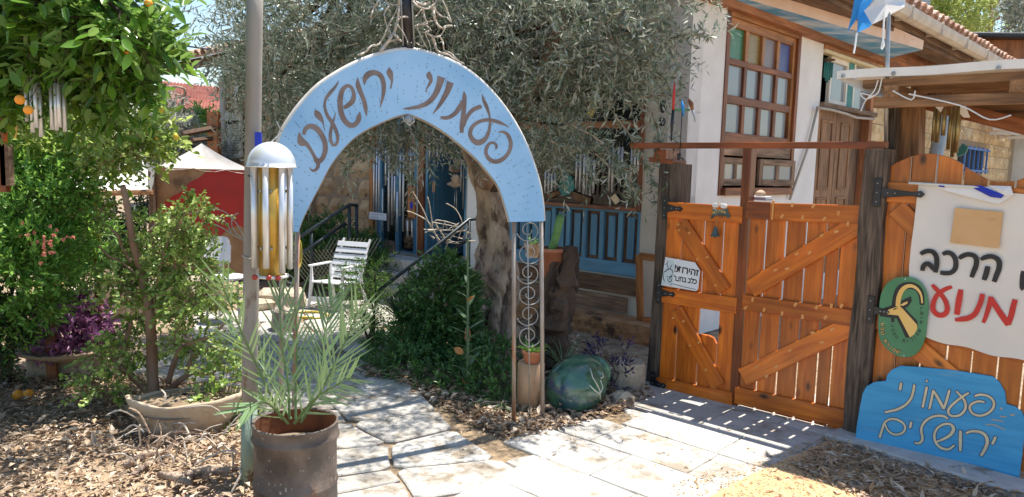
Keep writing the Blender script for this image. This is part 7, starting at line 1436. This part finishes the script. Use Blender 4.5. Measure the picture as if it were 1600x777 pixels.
mb = MB(); q = [V(x, y, 8.15) for (x, y) in [(225, 245), (240, 248), (242, 262), (240, 285), (236, 300), (232, 285), (236, 270), (226, 262)]]; mb.add(q, [tuple(range(8))]); part('torn_flap', mb, M_['tarpw'], aw)
bp = thing('timber_post', 'brown timber post with lean-to beams above the tent', 'post', V(335, 260, 12)); mb = MB(); mb.box(V(335, 225, 12), (.16, .16, 1.0)); part('post', mb, M_['redfascia'], bp)
for (p0_, p1_, r) in (((285, 210, 11.5), (342, 199, 12), .05), ((300, 220, 11.5), (335, 216, 12), .04)): mb = MB(); mb.tube([V(*p0_), V(*p1_)], r, 6); part('beam', mb, M_['darkwood'], bp)
# small things hung and standing at the left
mb = MB(); mb.prism([(-.04, -V(72, 342, 5.3).z), (.04, -V(72, 342, 5.3).z), (.04, .10), (.03, .125), (0, .135), (-.03, .125), (-.04, .10)], -.01, .01, .002); FL1 = Frame(V(72, 342, 5.3), (1, -.1, 0)); solo('rounded_board', mb, M_['redfascia'], 'red brown round topped board above the coral flowers', 'board', None, FL1.M)
mb = MB(); mb.prism([(-.025, -V(152, 395, 5.6).z), (.025, -V(152, 395, 5.6).z), (.025, .16), (.012, .185), (-.012, .185), (-.025, .16)], -.01, .01, .002); FL2 = Frame(V(152, 395, 5.6), (1, 0, 0)); solo('wooden_stake', mb, M_['orangewood'], 'pale wooden stake with a pointed top left of the bush trunk', 'stake', None, FL2.M)
for (x, y0, y1, w, m, lb) in ((3, 145, 300, .05, 'stile', 'red brown post at the left edge behind the leaves'), (11, 226, 290, .05, 'greywood', 'grey weathered board beside the red brown edge post')): a_, b_ = V(x, y1, 4.2), V(x, y0, 4.2); mb = MB(); mb.box(((a_ + b_) / 2), (w, .04, (b_ - a_).z)); solo('old_post', mb, M_[m], lb, 'post')
mb = MB(); mb.tube([V(0, 171, 3.6), V(24, 174, 3.6)], .005, 6); solo('white_rod', mb, M_['whitepaint'], 'short white rod at the left edge beside the oranges', 'rod')
tch = thing('toy_brush', 'blue and yellow hanging stick below the orange leaves', 'ornament', V(23, 150, 3.6))
mb = MB(); mb.tube([V(22, 125, 3.6), V(23, 174, 3.6)], .006, 8); part('blue_handle', mb, M_['flagblue'], tch, smooth=True); mb = MB(); mb.tube([V(23, 174, 3.6), V(24, 200, 3.6), V(24, 216, 3.6)], [.006, .009, .004], 8); part('yellow_tip', mb, M_['signyellow'], tch, smooth=True)
FL3 = Frame(V(70, 200, 3.3), (1, 0, 0))
chime('wind_chime', 'left group of long silver tubes hanging in the orange tree', FL3, 0, [(40, 130, 190), (48, 128, 207), (54, 128, 200), (61, 128, 214)], .0085, 'alu'); chime('wind_chime', 'right group of long silver tubes hanging in the orange tree', FL3, 0, [(79, 132, 203), (86, 130, 204), (91, 132, 199), (99, 132, 206)], .0085, 'alu')
mb = MB(); mb.ball((0, 0, 0), (.055, .055, .06), 12, 8, jit=.06); solo('hanging_gourd', mb, M_['clay'], 'mottled round gourd hanging under the white awning', 'gourd', None, Matrix.Translation(V(152, 319, 5.4)), smooth=True)
mb = MB(); mb.tube([Vector(a) for a in smooth_path([V(200, 92, 9), V(255, 104, 10), V(314, 119, 11), V(326, 112, 11.4), V(331, 102, 11.5), V(420, 108, 11.6)], 4)], .022, 5); solo('cable', mb, M_['blackiron'], 'black cable drooping from the tiled eave at upper left', 'cable')
mb = MB(); mb.tube([V(180, 55, 9), V(330, 78, 11.5)], .012, 4); solo('cable', mb, M_['blackiron'], 'thin straight cable above the drooping one at upper left', 'cable')
vt2 = thing('bare_vine', 'bare pale curling stems in front of the red tent panel', 'vine', V(380, 375, 6.5))
for pts in ([(381, 372), (370, 350), (352, 332), (335, 327), (318, 328), (300, 334), (286, 332), (276, 328)], [(380, 376), (362, 366), (345, 355), (322, 347)], [(362, 366), (356, 352), (345, 342), (338, 342), (340, 348)], [(382, 374), (372, 368), (362, 352), (365, 338), (373, 333)], [(277, 329), (262, 333), (250, 345), (235, 358)]): mb = MB(); mb.tube([Vector(a) for a in smooth_path([V(x, y, 6.5) for x, y in pts], 4)], .0055, 5, jit=.15); part('stem', mb, M_['wire'], vt2, smooth=True)
vt3 = thing('bare_vine', 'twisted bare branches in front of the dark shop doorway', 'vine', V(690, 375, 7.6))
for pts in ([(688, 385), (672, 350), (650, 335), (636, 330)], [(690, 380), (676, 360), (668, 345), (662, 330), (652, 312), (645, 300)], [(700, 378), (680, 348), (690, 345), (716, 352)], [(716, 375), (722, 350), (714, 330), (705, 322), (697, 318)], [(676, 356), (674, 340), (671, 320), (668, 308)], [(695, 390), (710, 365), (730, 360)]): mb = MB(); mb.tube([Vector(a) for a in smooth_path([V(x, y, 7.6) for x, y in pts], 4)], .0055, 5, jit=.15); part('stem', mb, M_['wire'], vt3, smooth=True)
rr = random.Random(4)
for k in range(16): a_ = V(705 + rr.uniform(-28, 22), 368 + rr.uniform(-12, 14), 7.55); mb = MB(); mb.tube([a_, a_ + Vector((rr.uniform(-.12, .12), 0, rr.uniform(-.02, .08))), a_ + Vector((rr.uniform(-.2, .2), .02, rr.uniform(-.05, .06)))], .005, 4); part('stem', mb, M_['wire'], vt3)
# ================================================================ chairs
cg = G(522, 486); wc = thing('garden_chair', 'white plastic slatted garden chair facing left on the far paving', 'chair', cg); s = .80
fx, rx = Vector((-.36, -.93, 0)).normalized(), Vector((.93, -.36, 0)).normalized(); CM = Matrix(((rx.x, fx.x, 0, cg.x + .05), (rx.y, fx.y, 0, cg.y + .12), (0, 0, 1, 0), (0, 0, 0, 1))) @ Matrix.Scale(s, 4)
CM = Matrix(((rx.x * s, -fx.x * s, 0, cg.x), (rx.y * s, -fx.y * s, 0, cg.y + .15), (0, 0, s, 0), (0, 0, 0, 1)))
for k in range(6):
    z = .44 + .088 * k; y = .22 + .035 * k; mb = MB(); mb.box((0, 0, 0), (.56 - .012 * abs(k - 2), .018, .074), bev=.006); part('back_slat', mb, M_['plastic'], wc, CM @ Matrix.Translation((0, y, z)) @ Matrix.Rotation(-.5, 4, 'X'))
for sg in (-1, 1):
    mb = MB(); mb.tube([(sg * .22, .18, .38), (sg * .22, .50, .95)], .018, 6); part('back_upright', mb, M_['plastic'], wc, CM); mb = MB(); mb.box((sg * .27, -.02, .62), (.055, .50, .025), bev=.01); part('armrest', mb, M_['plastic'], wc, CM)
    for (y0, y1) in ((-.24, -.30), (.22, .34)): mb = MB(); mb.tube([(sg * .26, y0, .61 if y0 < 0 else .60), (sg * .25, y0 - .01, .40), (sg * .27, y1, 0)], [.016, .028, .02], 6); part('leg', mb, M_['plastic'], wc, CM)
for k in range(6): mb = MB(); mb.box((0, -.24 + .088 * k, .40 - .008 * k), (.50, .074, .02), bev=.006); part('seat_slat', mb, M_['plastic'], wc, CM)
mb = MB(); mb.box((0, -.27, .16), (.50, .02, .075), bev=.006); part('stretcher', mb, M_['plastic'], wc, CM)
sc1 = V(343, 470, 7.6); sc1.z = 0; oc = thing('shell_chair', 'pale grey plastic chair half hidden by the bush, beside the pole', 'chair', sc1); bz, bt_ = V(343, 408, 7.6).z, V(343, 371, 7.6).z; hw = 23 * 7.6 / F
mb = MB(); mb.grid(lambda a_, b_: Vector((sc1.x + (a_ - .5) * 2 * hw * (1 - .12 * b_ - .25 * max(0, b_ - .8) * 3), 7.6 + .10 * (2 * a_ - 1) ** 2 * -1 + .08 * b_, bz + (bt_ - bz) * (b_ - .10 * b_ * (2 * a_ - 1) ** 4 * 1.6))), 10, 8); n0 = len(mb.v); mb.v += [(v[0], v[1] + .02, v[2]) for v in mb.v[:n0]]; mb.f += [tuple(i + n0 for i in f[::-1]) for f in mb.f]; part('back_shell', mb, M_['shellchair'], oc, smooth=True)
st0 = V(366, 432, 7.5); mb = MB(); mb.ball((st0.x - .04, 7.45, st0.z), (.17, .19, .03), 20, 8); part('seat', mb, M_['shellchair'], oc, smooth=True)
for (dx, dy) in ((-.13, -.12), (.13, -.12), (-.13, .14), (.13, .14)): mb = MB(); mb.tube([(st0.x - .04 + dx, 7.45 + dy, st0.z), (st0.x - .04 + dx * 1.3, 7.45 + dy * 1.3, 0)], .012, 6); part('leg', mb, M_['steel'], oc)
mb = MB(); mb.tube([(sc1.x, 7.62, st0.z), (sc1.x, 7.66, bz + .05)], .02, 6); part('back_support', mb, M_['steel'], oc)
for (x, y, w, h, d_, lb, rz) in ((434, 486, .50, .20, .34, 'flat grey boulder behind the arch leg, left of the slatted chair', .2), (442, 522, .24, .24, .22, 'squared tan stone block on the sunny paving', .4), (505, 556, .18, .09, .16, 'low dark stone at the corner of the garden bed', .1), (395, 490, .3, .14, .3, 'pale boulder at the foot of the pole shadow', .7)):
    p_ = G(x, y); mb = MB(); mb.box((0, 0, h / 2), (w, d_, h), bev=.04); mb.v = [(v[0] + random.uniform(-.02, .02), v[1] + random.uniform(-.02, .02), max(0, v[2] + random.uniform(-.015, .015))) for v in mb.v]; solo('boulder', mb, M_['rock'], lb, 'stone', None, Matrix.Translation(p_ + Vector((0, d_ / 2, 0))) @ Matrix.Rotation(rz, 4, 'Z'))
mb = MB(); mb.tube([Vector(a) for a in smooth_path([V(466, 372, 7.5), V(470, 385, 7.5), V(470, 410, 7.5), V(462, 430, 7.4), V(460, 452, 7.3)], 5)] , .011, 6); solo('yellow_hose', mb, M_['hosey'], 'yellow hose hanging beside the left arch leg', 'hose', smooth=True)
mb = MB(); p_ = G(482, 497); mb.tube([p_ + Vector((.22 * math.cos(a_) * (1 - a_ * .02), .17 * math.sin(a_), .02 + a_ * .002)) for a_ in [k * .35 for k in range(34)]], .010, 6); solo('hose_coil', mb, M_['hosey'], 'coil of yellow hose lying on the paving left of the chair', 'hose', smooth=True)
# hand rails of the shop steps
def rail(label, segs, r=.018):
    t = thing('hand_rail', label, 'hand rail', V(*segs[0][0]))
    for sgm in segs: mb = MB(); mb.tube([V(*p_) for p_ in sgm], r, 8); part('rail_bar' if len(sgm) < 9 else 'rail', mb, M_['railpaint'], t, smooth=True)
rail('dark metal hand rail climbing to the stone wall behind the slatted chair', [[(460, 376, 8.8), (546, 320, 9.4), (558, 321, 9.5)], [(462, 402, 8.8), (540, 349, 9.35)], [(546, 321, 9.4), (546, 440, 9.4)], [(557, 322, 9.5), (558, 440, 9.5)], [(487, 360, 9.0), (487, 450, 9.0)]], .022)
rail('dark metal hand rail rising from the aloe to the shop doorway', [[(590, 456, 6.9), (690, 378, 7.4), (733, 343, 7.6), (750, 342, 7.7)], [(610, 468, 6.9), (690, 403, 7.4), (735, 372, 7.6)], [(733, 344, 7.6), (731, 470, 7.6)], [(640, 418, 7.15), (640, 500, 7.15)]])
# wire mesh under the far rail
mb = MB()
for k in range(14):
    for sgn in (-1, 1): a_ = V(478 + k * 6, 440, 9.1); b_ = V(478 + k * 6 + sgn * 40, 372 if sgn > 0 else 390, 9.1); mb.tube([a_, b_], .004, 3, caps=False)
solo('wire_mesh', mb, M_['cable'], 'diamond wire mesh under the hand rail behind the chair', 'wire mesh', kind='stuff')
# doorsteps
for k in range(3): u0_, u1_ = FA.uv((600, 420))[0], FA.uv((735, 420))[0]; mb = MB(); mb.box(((u0_ + u1_) / 2, .075 + .15 * k, .45 - .15 * k + .2), (u1_ - u0_, .15, .32), bev=.01); part('step', mb, M_['kerb'], house, FA.M)
# ================================================================ shop chimes and bits
w1 = [(585, 230, 344), (589, 232, 362), (593, 228, 340), (598, 295, 361), (603, 235, 290), (608, 240, 362), (613, 270, 352), (617, 275, 330), (621, 300, 362), (626, 240, 338), (631, 235, 362), (637, 345, 370), (642, 232, 300), (644, 345, 371)]
chime('wind_chime', 'dense curtain of thin silver tubes in front of the blue shop window', FA, .14, w1, .0125, 'alu')
chime('wind_chime', 'short pale tubes at the top of the dark doorway', FA, .10, [(672, 200, 252), (678, 200, 247), (684, 205, 246), (689, 208, 228), (693, 205, 225)], .011, 'alu')
chime('wind_chime', 'dull tubes hanging under the carved wooden mobile in the doorway', FA, .04, [(711, 302, 322), (714, 298, 327), (721, 250, 300), (725, 250, 327)], .008, 'steel')
mo = thing('carved_mobile', 'stack of carved brown shapes hanging in the dark doorway', 'mobile', FA.at((713, 250), .05))
for (x, y, rx_, rz_) in ((716, 254, .07, .035), (712, 264, .09, .05), (713, 280, .07, .06), (711, 288, .09, .04)): mb = MB(); mb.ball((0, 0, 0), (rx_, .05, rz_), 10, 7, jit=.15); part('carved_piece', mb, M_['bark'], mo, Matrix.Translation(FA.at((x, y), .06)))
mb = MB(); mb.ball((0, 0, 0), (.065, .065, .072), 14, 10); solo('amber_ball', mb, M_['amber'] if 'amber' in M_ else mat('amber_glass', (.55, .22, .01), (.65, .30, .02), .15, 9), 'amber glass ball hanging left of the olive trunk', 'glass ball', None, Matrix.Translation(FA.at((739, 267), .35)), smooth=True)
mb = MB(); mb.prism([(-.05, -.12), (.05, -.12), (.055, 0), (.03, .12), (-.03, .12), (-.055, 0)], -.008, .008, .002); solo('wooden_tag', mb, M_['greywood'], 'small pale wooden tag hanging in the dark doorway', 'tag', None, FA.M @ Matrix.Translation((*FA.uv((678, 292), .08), .08)) @ S((.5, .6, 1)))
a_, b_ = FA.uv((599, 412), .2), FA.uv((617, 383), .2); mb = MB(); mb.prism([(a_[0], a_[1]), (b_[0], a_[1] + .02), (b_[0], b_[1]), (b_[0] - .03, b_[1] + .05), (a_[0] + .03, b_[1] + .05), (a_[0], b_[1])], .19, .205, .002); solo('wooden_plaque', mb, M_['greywood'], 'brown wooden plaque hanging below the silver tube curtain', 'plaque', None, FA.M)
Fs = Frame(FA.P(0, 0, .22), FA.U); ss = thing('small_sign', 'small pinkish white sign with faint writing beside the chair back', 'sign', Fs.at((590, 338))); mb = MB(); mb.prism([Fs.uv(p_) for p_ in [(578, 331), (604, 334), (604, 345), (577, 342)]], 0, .008, .001); part('sign_board', mb, M_['flagwhite'], ss, Fs.M)
mb = MB(); strokes(mb, Fs, [[(580 + 2 * k, 334.5 + .18 * k + .5 * (-1) ** k, 2) for k in range(11)], [(580 + 2 * k, 339 + .18 * k + .5 * (-1) ** k, 2) for k in range(7)]], lambda x, y: (x, y), .0085, .0022, 0, .0005, 2); part('faint_writing', mb, mat('red_brown_ink', (.35, .12, .10)), ss, Fs.M)
for i, (x, y0, y1, w) in enumerate(((643, 292, 340, 12),)): mb = MB(); a_, b_ = FA.uv((x - 6, y1), .2), FA.uv((x + 6, y0), .2); mb.box(((a_[0] + b_[0]) / 2, (a_[1] + b_[1]) / 2, .19), (b_[0] - a_[0], b_[1] - a_[1], .02)); bo = solo('display_board', mb, M_['orangewood'], 'orange display board with a blue round motif beside the doorway', 'board', None, FA.M); mb = MB(); c_ = FA.uv((643, 321), .2); mb.prism([(c_[0] + .03 * math.cos(a), c_[1] + .05 * math.sin(a)) for a in [k * PI / 8 for k in range(16)]], .201, .204); part('round_motif', mb, M_['flagnavy'], bo, FA.M)
cp_ = thing('painted_panel', 'small landscape paintings leaning by the blue window', 'painting', FA.at((622, 430), .3))
for (p4, cc_) in (([(606, 432), (622, 432), (620, 411), (609, 411)], 'bright'), ([(621, 432), (634, 432), (636, 411), (622, 411)], 'flagwhite')): q = [FA.uv(p_, .32) for p_ in p4]; mb = MB(); mb.prism(q, .31, .325); part('canvas', mb, mat('landscape_paint', (.16, .30, .14), (.62, .68, .72), .7, 9), cp_, FA.M)
inn = .035
chime('wind_chime', 'row of silver tubes behind the shop glass next to the arch', FA, inn, [(853, 268, 302), (858, 270, 303), (863, 272, 300), (868, 270, 297)], .012, 'alu'); chime('wind_chime', 'tall silver tubes in the middle of the shop window', FA, inn, [(902, 240, 296), (908, 241, 300), (914, 238, 303), (919, 238, 304), (924, 250, 306), (929, 250, 302)], .012, 'alu'); chime('wind_chime', 'paired silver tubes behind the hanging olive spray', FA, inn, [(954, 235, 298), (959, 232, 301), (968, 230, 286), (973, 230, 272)], .012, 'alu'); chime('wind_chime', 'short silver tubes at the right side of the shop window', FA, inn, [(988, 232, 285), (993, 232, 272), (998, 233, 268)], .012, 'alu')
for (pl_, m, lb, nm, ct) in (([(878, 306), (872, 295), (874, 282), (883, 272), (893, 276), (898, 290), (894, 304)], 'teal', 'dark teal cut-out shape standing in the shop window', 'teal_cutout', 'cutout'), ([(855, 304), (872, 298), (876, 303), (858, 311)], 'beam', 'left wooden wedge beside the teal cut-out', 'wood_wedge', 'wood block'), ([(892, 298), (923, 310), (920, 323), (900, 314), (890, 305)], 'beam', 'right wooden wedge beside the teal cut-out', 'wood_wedge', 'wood block'), ([(953, 309), (961, 303), (969, 314), (962, 320)], 'cream', 'tilted cream card in the shop window', 'card', 'card'), ([(917, 180), (921, 160), (927, 148), (932, 160), (928, 178), (922, 184)], 'lemon_fruit', 'yellow fish shape behind the olive leaves in the window', 'yellow_fish', 'ornament')):
    mb = MB(); mb.prism([FA.uv(p_, -.02) for p_ in pl_], -.035, -.018, .002); solo(nm, mb, M_[m], lb, ct, None, FA.M)
chime('wind_chime', 'thin green tubes under a wooden disc in the upper window', FB, -.02, [(1289, 98, 122), (1292, 97, 127), (1295, 98, 130), (1298, 97, 126), (1301, 98, 122)], .012, 'teal', disc=(1296, 94))
# birds on a rod by the white wall
bi = thing('bird_ornament', 'painted wooden birds on a rod above the left timber post', 'ornament', V(1062, 240, 5.5)); E_ = 5.5
def tb_(pts, r, m, nm): mb = MB(); mb.tube([V(x, y, E_) for x, y in pts], r, 7); part(nm, mb, M_[m], bi, smooth=True)
tb_([(1062, 246), (1066, 168)], .004, 'blackiron', 'rod'); tb_([(1061, 250), (1061, 240)], .014, 'blackiron', 'weight'); tb_([(1054, 172), (1078, 172)], .008, 'shrub2' if 'shrub2' in M_ else 'signgreen', 'green_bar'); tb_([(1054, 130), (1053, 150), (1052, 172)], [.005, .010, .008], 'redpaint', 'red_bird'); tb_([(1052, 172), (1050, 195), (1049, 221)], [.010, .013, .004], 'blackiron', 'dark_tail')
tb_([(1065, 157), (1067, 168), (1068, 183)], [.006, .013, .004], 'flagblue', 'blue_bird'); tb_([(1076, 155), (1080, 162), (1082, 172)], [.008, .018, .010], 'redfascia', 'brown_bird'); tb_([(1082, 172), (1085, 183), (1086, 191)], [.009, .006, .004], 'pipeblue', 'blue_tail')
mb = MB(); mb.ball((0, 0, 0), (.03, .012, .055), 10, 8); mb.ball((0, 0, -.12), (.03, .012, .035), 10, 8); solo('black_mask', mb, M_['blackiron'], 'flat black hanging shape on the off white wall left of the birds', 'ornament', None, Matrix.Translation(V(1036, 166, 5.9)), smooth=True)
fo = thing('wooden_frame', 'upright honey coloured wooden frame leaning between shop base and left gate post', 'timber_frame', FA.at((1004, 500), .1))  # a leaning frame of orange wood, not a screen
for (x0, y0, x1, y1) in ((999, 398, 1001, 503), (1000, 400, 1030, 404), (1002, 500, 1030, 503)): a_, b_ = FA.uv((x0, y0), .15), FA.uv((x1, y1), .15); plank('frame_bar', FA, a_, b_, .07, .14, .17, M_['orangewood'], fo)
# books and a pale hat behind the big leaf
bk = thing('book_stack', 'two thin books with a pale hat lying behind the top of the right gate leaf', 'books', FG.at((1187, 312), -.12)); a_ = FG.uv((1187, 309), -.12)
for k in range(2): mb = MB(); mb.box((a_[0], a_[1] - .01 + k * .014, -.12), (.14 - .01 * k, .012, .10), bev=.002); part('book', mb, M_['pipeblue' if k == 0 else 'flagwhite'], bk, FG.M)
mb = MB(); mb.ball((a_[0] + .005, a_[1] + .022, -.12), (.035, .032, .035), 14, 8); part('hat', mb, M_['clay'], bk, FG.M, smooth=True)
print('tris of leaves', TRI[0])
